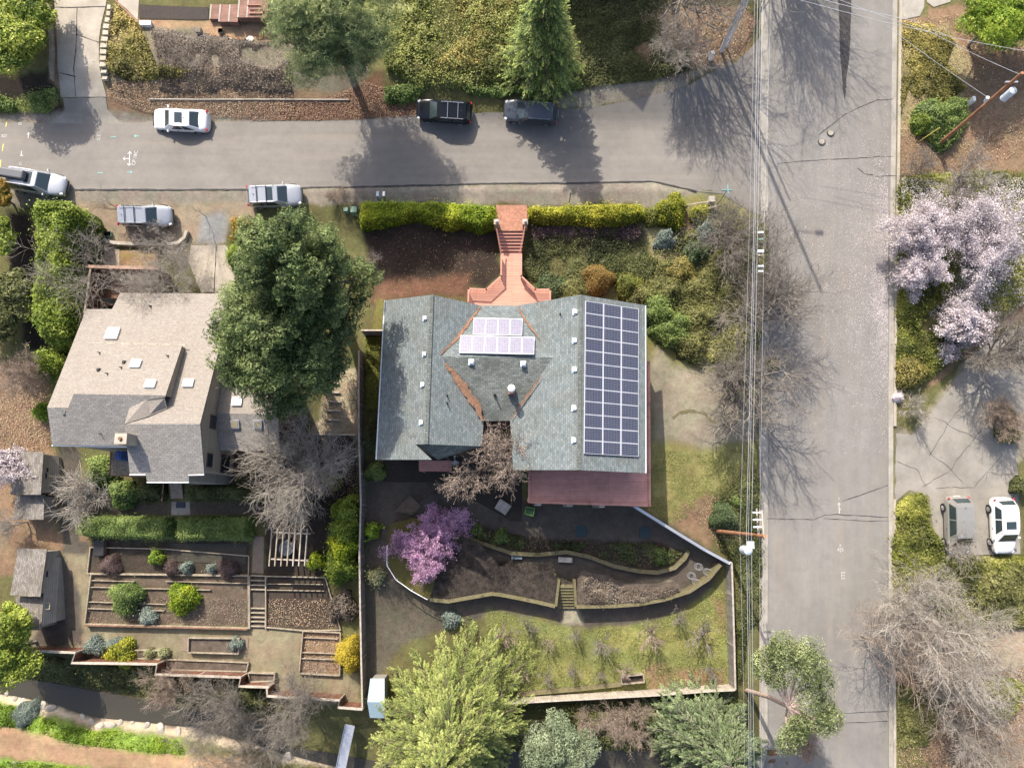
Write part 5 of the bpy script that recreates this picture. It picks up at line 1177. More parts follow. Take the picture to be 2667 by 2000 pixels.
    if 'bars' in extras:
        for xx in (wf-.85, rf+.65):
            mb = MB(); mb.box((xx,0,hr+.1), (.06,wt*1.9,.03)); P_('cross_bar', mb, M['trim'] if paint != 'black' else M['rim'])
    if 'box' in extras:
        mb = MB(); mb.box((rf+.72,0.05,hr+.3), (2.2,.85,.36), None, .86); b_ = P_('roof_box', mb, plain('grey_roof_box', (.10,.105,.11), .4)); bv = b_.modifiers.new('b', 'BEVEL'); bv.width = .12; bv.segments = 4
    if 'trunk' in extras: pass
    mb = MB(); mb.tube((rf+.4,0,hr), (rf+.3,0,hr+.12), .03, .01, 6); P_('antenna', mb, M['trim'])
    return o
car('white sedan with black sunroof parked on the upper side of the street', *S1('A',1420,925), 177, 'white', 4.75, 1.85, 'sedan', ('sunroof',))
car('black wagon with roof rails parked below the brambles', *S1('B',1530,845), 176, 'black', 4.7, 1.84, 'suv', ('rails','bars'))
car('slate grey SUV half shaded by the roadside conifer', *S1('C',252,850), 176, 'grey', 4.6, 1.86, 'suv', ('rails',))
car('silver SUV carrying a dark roof box at the left edge', *S1('A',290,1425), -9, 'silver', 4.9, 1.9, 'suv', ('bigroof','box','rails'))
car('pale silver SUV with black roof bars partly under the big conifer', 715, 504, 2, 'silver', 4.55, 1.84, 'suv', ('bigroof','bars','rails'))
car('light silver wagon parked in the bay before the curved stone wall', *S1('E',1140,315), -1, 'silver', 4.6, 1.8, 'suv', ('bars','rails'))
car('warm silver minivan behind bare branches on the right-hand court', *S1('L',1745,1120), -88, 'champ', 4.9, 1.95, 'van', ())
car('white SUV with black sunroof at the right edge', *S1('L',2065,1125), -88, 'white', 4.7, 1.88, 'suv', ('sunroof',))

# ---------------------------------------------------------------- garden of the solar-panel house
def wallthing(name, label, pts, w, h, mat, cat='wall', **kw):
    q = wp(pts, h if kw.pop('top', True) else 0); c = q[0]; mb = MB(); ribbon(mb, q, w, h, st=.35, **kw)
    o = link(name, mb.mesh(name, mat), loc=(c[0],c[1],float(hgt(*c))), label=label, cat=cat); return o
wallthing('retaining_wall', 'mossy curved wall between the dark planting bed and the garden path', S('K',(0,1340),(150,1395),(400,1480),(600,1492),(830,1470),(1000,1505),(1200,1580),(1400,1622),(1550,1632),(1680,1595),(1760,1520),(1790,1460)), .32, .45, M['moss_conc'])
wallthing('retaining_wall', 'mossy curved wall above the lawn on the left of the garden steps', S('N',(1410,335),(1560,350),(1700,325),(1900,290))+S('O',(0,295),(130,320),(300,355),(440,388)), .29, 1.3, M['moss_conc'])
wallthing('retaining_wall', 'mossy curved wall above the lawn on the right of the garden steps', S('O',(605,392),(900,387),(1100,372),(1300,335),(1500,270),(1650,170),(1740,60)), .29, 1.3, M['moss_conc'])
def slabthing(name, label, poly, h, mat, cat, jit=.05):
    q = wp(poly, h); c = q[0]; b = resample(q, .4, True); P = np.array(b); mb = MB()
    o = drape(name, q, mat, h, 0, .4); o['label'] = label; o['category'] = cat; return o
M['patio'] = shingle('cobble_pavers', (.12,.10,.09), (.19,.165,.15), (.04,.035,.03), .28, .28, (.06,.05,.03), .5)
M['patio2'] = shingle('mossy_pavers', (.17,.145,.08), (.24,.21,.13), (.09,.08,.03), .3, .3, (.09,.085,.02), .7)
# raised beds fill up to the walls
def terrace(name, label, poly, h, mat, cat='terrace', **kw):
    q = wp(poly, h); cx = sum(p[0] for p in q)/len(q); cy = sum(p[1] for p in q)/len(q)
    return drape(name, q, mat, h, .02, .35, label=label, cat=cat, **kw)
terrace('paved_terrace', 'small mossy paved terrace under the pink blossom tree', S('N',(1085,-30),(1085,60),(1170,190),(1390,330),(1410,335),(1500,100))+S('K',(0,1340),)+S('J',(1600,1200),(1400,1250),(1385,1400)), 1.1, M['patio2'])
terrace('planting_bed', 'dark raised soil bed left of the garden steps', S('N',(1415,330),(1560,345),(1700,320),(1900,285))+S('O',(0,290),(130,312),(300,345),(435,378),(455,190),(430,110),(0,70))+S('K',(150,1400),(0,1345))+S('N',(1500,60)), 1.15, M['soil'], 'planting bed')
terrace('planting_bed', 'raised bed under pale netting right of the garden steps', S('O',(612,380),(900,378),(1100,362),(1300,325),(1430,275),(1400,190),(1200,210),(1000,215),(800,140),(680,115),(615,170)), 1.15, M['soil2'], 'planting bed')
terrace('paved_patio', 'dim cobbled patio behind the left wing of the solar-panel house', S('J',(1350,750),(2111,700))+S('K',(385,450),(480,800),(480,1230),(390,1225),(240,1140),(0,1000))+S('J',(1950,925),(1360,920)), .02, M['patio'], 'patio')
o = slabthing('stone_plinth', 'pale cobbled square plinth under the brown bare tree', S('K',(310,1050),(400,1110),(350,1180),(265,1125)), .3, M['stone'], 'plinth')
# steps in the lower wall
st = thing('garden_steps', 'mossy steps between the two curved lower walls', 'steps', W(*S1('O',530,300)), None)
for i in range(8):
    y0 = 216+i*23; t = i/8; xl, xr = 478-22*t, 582+18*t; hh = 1.05-i*.13
    mb = MB(); q = [W(x,y,hh) for x, y in S('O',(xl,y0),(xr,y0),(xr+2,y0+26),(xl-2,y0+26))]; zz = q[3].z; mb.slab([Vector((p.x,p.y,zz+.09)) for p in q], .25); add(st, 'tread', mb, M['moss_conc'])
for pts in (((470,180),(446,388)), ((592,180),(604,392))):
    mb = MB(); ribbon(mb, wp(S('O',*pts), 1.3), .22, 1.28, st=.4); add(st, 'side_wall', mb, M['moss_conc'])
# terrace railing
q = [W(x,y,2.0) for x, y in S('J',(1382,1420),(1380,1560))+S('N',(1082,72),(1150,180),(1270,265),(1395,335))]
o = thing('terrace_railing', 'thin white railing round the mossy terrace under the pink tree', 'railing', q[0])
mb = MB(); 
for A, B in zip(q[:-1], q[1:]): mb.tube(A, B, .035, None, 6)
add(o, 'top_rail', mb, M['white'])
for A in q: mb = MB(); mb.tube(A-Vector((0,0,1.0)), A, .03, None, 6); add(o, 'post', mb, M['white'])
# pond
o = drape('pond', wp(S('J',(1560,1180),(1640,1080),(1750,1012),(1860,1050),(1950,1120),(1975,1180),(1940,1230),(1700,1260))), M['water'], .05, .05, .4, label='small dark pond above the pink blossom tree', cat='pond')
o = thing('timber_bridge', 'small dim plank platform beside the pond', 'platform', W(*S1('J',1540,1100))); mb = MB(); mb.slab([W(x,y,.18) for x, y in S('J',(1560,1020),(1650,1110),(1580,1180),(1440,1150))], .12); add(o, 'boards', mb, planks('dim_planks', (.12,.10,.075), (.16,.13,.1), (.03,.025,.02), .16))
# fences
fence('boundary_fence', S('F',(1160,1400))+S('J',(1160,0),(1160,600),(1175,1100))+S('N',(862,0),(868,400),(876,800),(885,1195)), 1.9, 'long weathered board fence between the two gardens', M['fence_grey'], M['cap'], .05, .14, 2.4)
fence('side_fence', S('F',(1180,1237),(1352,1237)), 1.7, 'short pale fence joining the boundary fence to the solar-panel house', M['fence_grey'], M['cap'], .05, .12, 2)
fence('side_fence', S('K',(1360,1108),(1700,1320),(1930,1460),(2111,1558))+S('O',(1825,45),), 1.6, 'grey metal-capped fence slanting from the deck to the street corner of the garden', M['fence_grey'], M['metal'], .06, .22, 2.4)
fence('garden_fence', S('O',(1828,48),(1836,300),(1848,700),(1856,1042)), 1.8, 'weathered fence along the street side of the fruit-tree lawn', M['fence_grey'], M['cap'], .05, .14, 2.2)
fence('garden_fence', S('O',(1852,1045),(1250,1085),(650,1118),(170,1145),(-200,1165)), 1.8, 'pale board fence along the bottom of the fruit-tree lawn', planks('pale_fence_boards', (.40,.35,.29), (.50,.45,.38), (.2,.16,.12), .15, rot=R_(90)), M['cap'], .05, .14, 2.2)
wallthing('low_wall', 'low mossy concrete kerb wall at the foot of the lawn', S('O',(140,1082),(650,1035),(960,1000)), .35, .35, M['moss_conc'])
fence('stepped_fence', S('M',(200,735),(590,752),(562,832),(1232,842),(1218,922),(1890,946),(1875,1016),(2111,1022))+S('N',(135,1020),(138,1092),(706,1125),(696,1182),(885,1196)), 1.75, 'zigzag red-brown fence with pale cap above the creek', M['fence_brown'], M['cap'], .05, .2, 2.4)
# timber-edged beds
def bed(label, rect, soil_poly, h=.22, mat=None, extra=(), cat='garden bed'):
    c = W(*rect[0]); o = thing('garden_bed', label, cat, c)
    for a, b in zip(rect, rect[1:]+rect[:1]):
        mb = MB(); ribbon(mb, wp([a, b]), .09, h, st=.8); add(o, 'border_board', mb, M['timber'])
    for e in extra:
        mb = MB(); ribbon(mb, wp(e), .06, h*.8, st=.8); add(o, 'divider_board', mb, M['timber'])
    if mat: 
        s_ = drape('soil', wp(rect), mat, h*.55, 0, .4); s_.parent = o; s_.location = -Vector(o.location)
    return o
bed('upper timber-edged bed with bare brown shrubs, left garden', S('I',(718,1432),(1300,1445),(1960,1500))+S('M',(1957,142),(695,128)), None, .2, None)
bed('large terraced bed with the round green and yellow bushes', S('M',(730,132),(1958,148),(1962,555),(680,522)), None, .3, None, [S('M',(722,182),(1065,192)), S('M',(720,235),(1660,258)), S('M',(705,350),(1310,370)), S('M',(690,402),(1300,420)), S('M',(1310,190),(1955,206))])
bed('dim bed with bare grey scrub right of the garden stairs', S('N',(137,150),(600,160),(720,572),(420,575),(130,548)), None, .25, None, [S('N',(137,210),(580,215)), S('N',(137,258),(590,266))])
bed('leaf-filled tiered bed beside the yellow shrub', S('N',(428,577),(720,590),(715,925),(398,908)), None, .35, None, [S('N',(425,628),(700,640)), S('N',(412,745),(690,755)), S('N',(405,792),(690,802))])
bed('small raised timber box with brick ends, bottom left garden', S('M',(1500,628),(1895,634),(1888,752),(1497,742)), None, .5, M['soil2'])
bed('narrow planter box inside the zigzag fence under blue-green shrubs', S('M',(1035,727),(1328,730),(1322,800),(1035,790)), None, .3, M['soil2'])
bed('long planter box inside the middle of the zigzag fence', S('M',(1322,800),(1960,825),(1945,895),(1325,880)), None, .3, M['soil2'])
bed('small planter box at the right end of the zigzag fence', S('M',(1965,900),(2111,905))+S('N',(212,905),(205,965))+S('M',(1980,970)), None, .5, M['soil2'])
bed('raised timber planter standing on the fruit-tree lawn', S('O',(948,925),(1120,908),(1130,968),(955,985)), None, .7, M['soil'])
for i, p in enumerate((S('M',(1440,628),(1492,630),(1490,742),(1436,738)), S('M',(1900,632),(1955,634),(1945,752),(1893,750)))):
    drape('brick_pad', wp(p), M['brick'], .05, 0, .3, label='brick paving at the %s end of the small raised box' % ('left', 'right')[i], cat='paving')
for y_, x0, x1_ in ((1,705,1960),):
    mb = MB(); P = wp(S('M',(690,530),(1962,562)), 0); ribbon(mb, P, .08, .55, st=1); link('retaining_boards', mb.mesh('retaining_boards', M['timber_dk']), loc=(P[0][0],P[0][1],0), label='brown board wall along the lower edge of the large terraced bed', cat='wall')
sg = thing('garden_stairs', 'long timber-edged stairs between the beds of the left garden', 'steps', W(*S1('M',2030,300)))
for x in (1968, 2094):
    mb = MB(); ribbon(mb, wp(S('M',(x,145),(x+2,560))), .09, .3, st=.8); add(sg, 'side_board', mb, M['timber'])
for i, y in enumerate((145,182,218,252,400,435,470,503,540)):
    mb = MB(); ribbon(mb, wp(S('M',(1975,y),(2090,y+3))), .1, .22, st=.6); add(sg, 'riser_board', mb, M['timber'])
drape('paved_path', wp(S('J',(335,1345),(415,1350),(412,1640),(320,1630))), M['brick'], .04, .02, .3, kind='structure')
drape('paved_path', wp(S('I',(1350,1075),(1490,1075),(1500,1180),(1345,1180))), M['concrete2'], .04, .02, .3, kind='structure')
M['slab'] = shingle('grey_paving_slabs', (.20,.185,.16), (.26,.24,.21), (.06,.055,.045), .55, .55, (.08,.07,.05), .4, .03)
drape('paved_path', wp(S('I',(1345,1400),(1940,1400),(1935,1560),(1345,1545))), M['slab'], .05, .02, .3, kind='structure')
# top-left slope
drape('stone_path', wp(S('A',(1095,40),(1640,60),(1640,160),(1095,150))), shingle('path_pavers', (.16,.13,.115), (.22,.18,.16), (.06,.05,.045), .8, 1.1, (.08,.07,.05), .4, .05), .05, .04, .3, kind='structure')
o = thing('hillside_stairs', 'wide red-brown boarded stairs at the top edge', 'steps', W(*S1('A',1800,80)))
for i, (x0, x1_) in enumerate(((1650,1722),(1722,1797),(1797,1872),(1872,1942),(1942,2105))):
    y0, y1 = (28 if i < 3 else -60), (183 if i in (1,2) else 160 if i == 0 else 152)
    q = [W(x,y,.25+.16*i) for x, y in S('A',(x0,y0),(x1_,y0),(x1_,y1),(x0,y1))]; zz = sum(v.z for v in q)/4
    mb = MB(); mb.slab([Vector((v.x,v.y,zz)) for v in q], .5); add(o, 'tread', mb, M['timber_dk'] if False else planks('stair_boards_%d' % i, (.20,.11,.085), (.24,.135,.105), (.08,.045,.035), .14) if i == 0 else bpy.data.materials['stair_boards_0'])
    mb = MB(); A, B = Vector((q[0].x,q[0].y,zz+.01)), Vector((q[3].x,q[3].y,zz+.01)); mb.box((A+B)/2+Vector((.05,0,0)), (.12,(B-A).length,.03)); add(o, 'nosing', mb, M['concrete2'])
p = W(*S1('A',2012,95),1.0); o = thing('garden_bench', 'small slatted bench on the hillside stairs', 'bench', p)
for k in range(4): mb = MB(); mb.box(p+Vector((0,.1*k-.2,.1)), (1.15,.07,.03)); add(o, 'slat', mb, M['deck_rail'])
mb = MB(); mb.box(p+Vector((0,.25,.35)), (1.15,.05,.3)); add(o, 'backrest', mb, M['deck_rail'])
o = thing('driveway_steps', 'narrow timber steps along the right edge of the upper driveway', 'steps', W(*S1('A',810,400)))
xs_ = [(842,868),(836,865),(824,860),(812,858),(806,850),(795,845),(788,838),(784,834),(782,830),(782,830),(790,835),(800,840)]
for i, (xa, xb) in enumerate(xs_):
    y = 62+i*50; mb = MB(); q = [W(x,yy,.32) for x, yy in S('A',(xa,y-26),(xb,y-22),(xb,y+14),(xa,y+14))]; zz = q[2].z+.05; mb.slab([Vector((v.x,v.y,zz)) for v in q], .3); add(o, 'tread', mb, M['concrete'])
o = thing('red_handrail', 'thin red handrail beside the top of the driveway steps', 'railing', W(*S1('A',980,80))); A, B = W(*S1('A',895,-5),.9), W(*S1('A',1082,175),.9); mb = MB(); mb.tube(A, B, .04, None, 6); add(o, 'rail', mb, M['deck_rail'])
for t in (0,.33,.66,1): p = A.lerp(B, t); mb = MB(); mb.tube(p-Vector((0,0,1)), p, .03, None, 6); add(o, 'post', mb, M['deck_rail'])
drape('driveway', wp(S('A',(900,-100),(1100,-100),(1090,50),(1082,165),(1000,80),(930,20))), M['concrete'], .03, .02, .3, kind='structure')
wallthing('low_wall', 'dark low wall on the left of the upper driveway', S('A',(380,-20),(388,200),(400,400),(405,620)), .25, .35, M['timber'])
wallthing('low_wall', 'thin concrete edging wall at the foot of the rocky bank', S('A',(1170,778),(2111,782))+S('B',(0,780),(780,782)), .08, .15, M['concrete2'])
def boxthing(name, label, cat, k, x, y, dims, mat, lidmat=None, rot=0, h=0, parts=('body','lid'), group=None):
    p = W(*S1(k, x, y), dims[2]*.5); g = float(hgt(p.x, p.y))+h; o = thing(name, label, cat, (p.x,p.y,g), group); Mx = Matrix.Rotation(R_(rot), 3, 'Z')
    mb = MB(); mb.box((p.x,p.y,g+dims[2]*.45), (dims[0],dims[1],dims[2]*.9+.1), Mx); add(o, parts[0], mb, mat)
    mb = MB(); mb.box((p.x,p.y,g+dims[2]*.95+.02), (dims[0]*1.08,dims[1]*1.08,dims[2]*.1), Mx, .92); add(o, parts[1], mb, lidmat or mat); return o
boxthing('utility_vault', 'flat metal vault with white frame on the slope by the driveway', 'utility box', 'A', 1145, 190, (.95,.4,.25), M['white'], M['black'])
boxthing('stone_planter', 'pale square planter ring on the brown slope, the left one', 'planter', 'A', 1562, 245, (.42,.42,.3), M['cap'], M['soil'])
boxthing('stone_planter', 'darker square planter ring on the brown slope, the right one', 'planter', 'A', 1735, 250, (.34,.34,.3), M['timber'], M['soil'])
for i, (x, y, s_, c_) in enumerate(((1682,292,.6,'orange'),(1745,310,.45,'white'),(1808,318,.55,'pinkish'),(1880,318,.4,'rust brown'),(1970,312,.7,'large white'),(2050,295,.5,'ochre'),(2100,285,.4,'brick red'))):
    col = dict(orange=(.38,.2,.12), white=(.6,.6,.58), pinkish=(.5,.34,.24), ochre=(.4,.24,.08)).get(c_, (.62,.62,.6) if 'white' in c_ else (.3,.13,.09))
    q = W(*S1('A',x,y)); mb = MB(); rs = random.Random(i); r = [(q.x+s_*.5*rs.uniform(.7,1.1)*math.cos(k*1.05), q.y+s_*.45*rs.uniform(.7,1.1)*math.sin(k*1.05)) for k in range(6)]
    mb.slab([Vector((a, b, float(hgt(a,b))+.09)) for a, b in r], .1); link('stepping_stone', mb.mesh('stepping_stone', plain('stone_%d' % i, col, .9)), loc=q, label='%s flagstone in the row below the top stairs' % c_, cat='stepping stone', group='flagstones on the slope')
o = boxthing('compost_bin', 'dark bin with a green rim under the corner of the rear deck', 'bin', 'K', 540, 1150, (.75,.65,.9), M['black'], plain('dark_green_plastic', (.02,.06,.02), .5), -12)
_lime = plain('lime_green_plastic', (.10,.24,.05), .5)
for dx, dy, lx, ly in ((0,.3,.78,.07),(0,-.3,.78,.07),(.36,0,.07,.6),(-.36,0,.07,.6)):
    mb = MB(); c0 = o.location+Vector((0,0,.9)); Mx = Matrix.Rotation(R_(-12),3,'Z'); mb.box(c0+Mx@Vector((dx,dy,.06)), (lx,ly,.06), Mx); add(o, 'rim', mb, _lime)
boxthing('utility_box', 'pale green utility box left of the hedge', 'utility box', 'F', 1062, 297, (.35,.35,.5), M['green_box']); boxthing('utility_box', 'larger pale green utility box touching the hedge', 'utility box', 'F', 1125, 302, (.5,.5,.7), M['green_box'])
boxthing('utility_box', 'green box at the left end of the curved stone wall', 'utility box', 'E', 850, 485, (.6,.4,.3), M['green_box'])
boxthing('mailbox', 'light blue mailbox on the verge, the left of two', 'mailbox', 'F', 1316, 190, (.2,.42,1.1), plain('pale_blue_mailbox', (.45,.52,.6), .4)); boxthing('mailbox', 'silver mailbox on the verge, the right of two', 'mailbox', 'F', 1365, 190, (.18,.4,1.1), M['metal'])
boxthing('utility_box', 'white box beside the leaning poles at the top', 'utility box', 'C', 1667, 440, (.25,.3,.9), M['white'])
boxthing('lattice_box', 'pale square cabinet by the street corner sign', 'cabinet', 'C', 1662, 1580, (.5,.5,.8), M['cap'], M['concrete2'])
boxthing('utility_box', 'white box with blue side on the right bank', 'utility box', 'D', 1700, 795, (.22,.42,.7), M['white'])
boxthing('trap_door', 'dark teal square hatch on the path, the left one', 'hatch', 'K', 945, 1305, (.85,.85,.06), plain('dark_teal_mat', (.02,.045,.05), .7)); boxthing('trap_door', 'dark teal square hatch on the path, the right one', 'hatch', 'K', 1445, 1312, (.85,.85,.06), plain('dark_teal_mat2', (.02,.045,.05), .7))
boxthing('bucket_box', 'pale blue storage box on the garden path', 'box', 'K', 440, 1510, (.8,.3,.3), plain('pale_blue_box', (.4,.5,.58), .5)); boxthing('bucket_box', 'teal tub and dark crate by the pink blossom', 'box', 'K', 160, 1465, (.6,.35,.3), M['teal_paint'], M['black'])
boxthing('garden_bench', 'grey stone bench on the garden path', 'bench', 'K', 820, 1530, (1.1,.4,.4), M['concrete2'], M['stone'], -3, parts=('base','seat'))
boxthing('water_tank', 'small dark skirted box on the lower path beside the steps of the tan house', 'box', 'I', 1420, 1100, (.7,.45,.1), plain('dark_blue_mat', (.04,.05,.07), .8))
o = thing('garden_shed', 'light blue metal shed half hidden by the lime green cedar', 'shed', W(*S1('N',980,1100))); q = [Z(x,y,W(*S1('N',980,1100)).z+2.2) for x, y in S('N',(948,955),(1060,955),(1060,1140),(925,1138))]; q2 = [Z(x,y,q[0].z-.0) for x, y in S('N',(925,1138),(1060,1140),(1060,1265),(945,1262))]
mb = MB(); mb.slab(q, .08); add(o, 'roof', mb, plain('blue_metal_roof', (.36,.46,.52), .4)); mb = MB(); mb.slab(q2, .08); add(o, 'shaded_roof', mb, plain('shaded_metal_roof', (.14,.2,.25), .4)); mb = MB(); g = W(*S1('N',980,1100)).z; wallbox(mb, q, q[0].z-.08, g-.5, .1); wallbox(mb, q2, q[0].z-.08, g-.5, .1); add(o, 'wall', mb, M['siding_grey'])  # second half of the roof darkened in colour to show shade
p0, p1 = W(*S1('N',785,1345),.6), W(*S1('N',745,1650),.6); o = thing('footbridge', 'narrow grey metal footbridge over the creek', 'bridge', p0); mb = MB(); d = p1-p0; ang = math.atan2(d.y,d.x); zz = max(p0.z,p1.z); m_ = (p0+p1)/2; mb.box((m_.x,m_.y,zz), (d.length+.2,.78,.12), Matrix.Rotation(ang,3,'Z')); add(o, 'walking_plate', mb, M['metal'])
for s_ in (1,-1): mb = MB(); mb.box(Vector((m_.x,m_.y,zz+.1))+Matrix.Rotation(ang,3,'Z')@Vector((0,.4*s_,0)), (d.length+.2,.05,.14), Matrix.Rotation(ang,3,'Z')); add(o, 'side_rail', mb, M['metal'])
# pergola
o = thing('pergola', 'open pale timber pergola over a round table in the left garden', 'pergola', W(*S1('J',640,1430)))
g = W(*S1('J',640,1430)).z; pz = g+2.3
for i, (xt, xb) in enumerate(((478,455),(523,500),(570,548),(616,596),(662,642),(708,688),(756,734))):
    A, B = Z(*S1('J',xt,1285),pz+.12), Z(*S1('J',xb,1580),pz+.12); d = B-A; mb = MB(); mb.box((A+B)/2, (d.length,.09,.14), Matrix.Rotation(math.atan2(d.y,d.x),3,'Z')); add(o, 'rafter', mb, M['cap'] if i > 3 else M['timber'])
for y in (1325,1535):
    A, B = Z(*S1('J',475-(y-1325)*.08,y-12),pz), Z(*S1('J',780-(y-1325)*.08,y+2),pz); d = B-A; mb = MB(); mb.box((A+B)/2, (d.length,.1,.16), Matrix.Rotation(math.atan2(d.y,d.x),3,'Z')); add(o, 'beam', mb, M['cap'])
    for t in (.08,.92): q = A.lerp(B, t); mb = MB(); mb.box((q.x,q.y,(g+pz)/2), (.12,.12,pz-g)); add(o, 'post', mb, M['timber'])
p = W(*S1('J',588,1440),.8); o = thing('garden_table', 'round glass table under the pergola', 'table', (p.x,p.y,g)); mb = MB(); mb.tube((p.x,p.y,g+.72), (p.x,p.y,g+.76), .62, None, 28); add(o, 'tabletop', mb, plain('smoked_glass', (.12,.14,.16), .15)); mb = MB(); mb.tube((p.x,p.y,g), (p.x,p.y,g+.72), .06, None, 8); add(o, 'pedestal', mb, M['black'])
# tomato cages
for i, (x, y) in enumerate(((1572,78),(1645,120),(1515,150),(1557,205))):
    p = W(*S1('O',x,y),.9); g = float(hgt(p.x,p.y)); o = thing('plant_cage', 'round wire plant cage at the pointed end of the garden, the %s' % ('topmost one','rightmost one','leftmost one','lowest one')[i], 'plant cage', (p.x,p.y,g), 'wire plant cages')
    for hh in (.3,.65,1.0):
        mb = MB(); n_ = 14; P_ = [Vector((p.x+.27*math.cos(k*2*math.pi/n_), p.y+.27*math.sin(k*2*math.pi/n_), g+hh)) for k in range(n_)]
        for k in range(n_): mb.tube(P_[k], P_[(k+1) % n_], .013, None, 4, False)
        add(o, 'ring', mb, M['metal'])
# corner street sign
p = W(*S1('C',1700,1630)); o = thing('street_sign', 'green street-name sign on a slim post at the corner', 'street sign', p); T = Vector((p.x,p.y,p.z+3.0)); mb = MB(); mb.tube(p-Vector((0,0,.2)), T, .035, None, 8); add(o, 'post', mb, M['green_box'])
mb = MB(); mb.box(T+Vector((0,0,.1)), (.8,.03,.16)); add(o, 'name_blade', mb, M['teal_paint']); mb = MB(); mb.box(T+Vector((0,0,.28)), (.03,.8,.16)); add(o, 'name_blade', mb, M['teal_paint'])
o = thing('marker_post', 'thin dark marker post on the verge above the right hedge', 'post', W(*S1('C',550,1590))); A = W(*S1('C',550,1590)); mb = MB(); mb.tube(A, A+Vector((0,0,1.6)), .035, None, 6); mb.box(A+Vector((0,0,1.6)), (.12,.05,.12)); add(o, 'post_shaft', mb, M['black'])
for i, k in enumerate((0, 1)):
    a = S('C',(1480,1612),(1660,1582)) if k == 0 else S('C',(1610,1645),(1740,1610)); A, B = [W(x,y,.8) for x, y in a]; o = thing('rail_fence', '%s wooden rail fence near the corner sign' % ('upper', 'lower')[k], 'fence', A); mb = MB(); d = B-A; mb.box((A+B)/2, (d.length,.12,.08), Matrix.Rotation(math.atan2(d.y,d.x),3,'Z')); add(o, 'rail', mb, M['timber'])
    for q in (A,B): mb = MB(); mb.box(q-Vector((0,0,.4)), (.1,.1,.9)); add(o, 'post', mb, M['timber'])

# ---------------------------------------------------------------- poles and wires
M['pole'] = surf('creosoted_pole', (.22,.10,.05), (.36,.19,.11), 2, .9, 20, .2, .2); M['pole_pale'] = surf('pale_pole', (.52,.51,.50), (.70,.69,.68), 2, .8, 20, .1, .1)
M['wire'] = plain('bright_wire', (.5,.52,.54), .4, .5, .3)
def polebase(bx, by, tx, ty):
    b = W(bx, by); X = b.x; t = XW(tx, ty, X) if abs(tx-1333) > 200 else b+Vector((0,0,10)); return b, Vector((b.x, b.y, t.z))
def pole(label, b, h, r, mat, parts=()):
    o = thing('utility_pole', label, 'utility pole', b); mb = MB(); mb.tube(b-Vector((0,0,.4)), b+Vector((0,0,h)), r, r*.7, 12); add(o, 'pole_shaft', mb, mat); return o, b+Vector((0,0,h))
b, t = polebase(*S1('L',45,1172), *S1('L',385,1200)); o, T = pole('brown utility pole with transformer leaning over the lower street kerb', b, t.z-b.z, .17, M['pole'])
for dy, z in ((0,-.3),(.35,-1.3)):
    mb = MB(); mb.box(T+Vector((0,.75+dy*.3,z)), (.08,2.0,.08)); add(o, 'crossarm', mb, M['cap'])
for k in range(3):
    mb = MB(); q = T+Vector((-.15,.6+.5*k,-.9)); mb.box(q, (.6,.1,.1)); add(o, 'fuse_holder', mb, M['ventgrey'])
mb = MB(); q = T+Vector((-.9,-1.0,-1.9)); mb.tube(q, q+Vector((0,0,1.0)), .3, .3, 18); mb.tube(q+Vector((0,0,1.0)), q+Vector((0,0,1.12)), .3, .15, 18); mb.box(q+Vector((.35,.35,.5)), (.5,.5,.08)); add(o, 'transformer', mb, plain('pale_transformer', (.5,.56,.6), .4))
b2, t2 = polebase(*S1('D',1425,1150), *S1('D',2095,545)); o, T2 = pole('brown utility pole with transformer on the right-hand bank', b2, t2.z-b2.z, .17, M['pole'])
mb = MB(); q = T2+Vector((.15,-.55,-2.2)); mb.tube(q, q+Vector((0,0,1.0)), .27, .27, 18); mb.tube(q+Vector((0,0,1.0)), q+Vector((0,0,1.1)), .27, .12, 18); add(o, 'transformer', mb, plain('silver_transformer', (.55,.6,.66), .35))
mb = MB(); mb.box(T2+Vector((.1,.1,-1.2)), (.9,.1,.1)); add(o, 'crossarm', mb, M['metal']); mb = MB(); mb.tube(T2+Vector((-.3,0,-3.4)), T2+Vector((-.45,.0,-2.9)), .12, .12, 10); add(o, 'bracket', mb, M['ventgrey'])
b3 = W(*S1('C',1742,402)); o, T3 = pole('tall pale pole with a lamp arm at the top edge, left of the pair', b3, 19, .17, M['white'] if False else M['pole_pale']); mb = MB(); mb.tube(T3+Vector((0,0,-5)), T3+Vector((1.6,.4,-4.3)), .04, None, 6); add(o, 'lamp_arm', mb, M['metal']); mb = MB(); mb.box(T3+Vector((1.8,.4,-4.3)), (.7,.3,.15), None, .8); add(o, 'lamp_head', mb, M['metal'])
b4 = W(*S1('C',1785,375)); o, T4 = pole('slimmer pale pole at the top edge, right of the pair', b4, 12, .09, M['pole_pale'])
def wire(name, label, pts, r=.022, sag=.0, group='overhead wires along the side street'):
    V = [Vector(p) for p in pts]; mb = MB()
    for A, B in zip(V[:-1], V[1:]):
        n_ = 8; prev = A
        for i in range(1, n_+1):
            t = i/n_; q = A.lerp(B, t)-Vector((0,0,sag*4*t*(1-t))); mb.tube(prev, q, r, None, 4, False); prev = q
    return link(name, mb.mesh(name, M['wire']), loc=V[0], label=label, cat='wire', group=group)
cols = [((1967,-60),(1953,550),(1927,1390),(1937,1800),(1940,2100)), ((1974,-60),(1964,550),(1944,1390),(1950,1800),(1951,2100)), ((1981,-60),(1968,550),(1949,1390),(1955,1800),(1956,2100)), ((1988,-60),(1974,550),(1957,1390),(1961,1800),(1966,2100)), ((2010,-60),(1991,550),(1978,1390),(1980,1800),(1985,2100))]
nm = ('leftmost overhead wire along the side street','second overhead wire from the left along the side street','middle overhead wire along the side street','fourth overhead wire from the left along the side street','rightmost overhead wire above the street gutter')
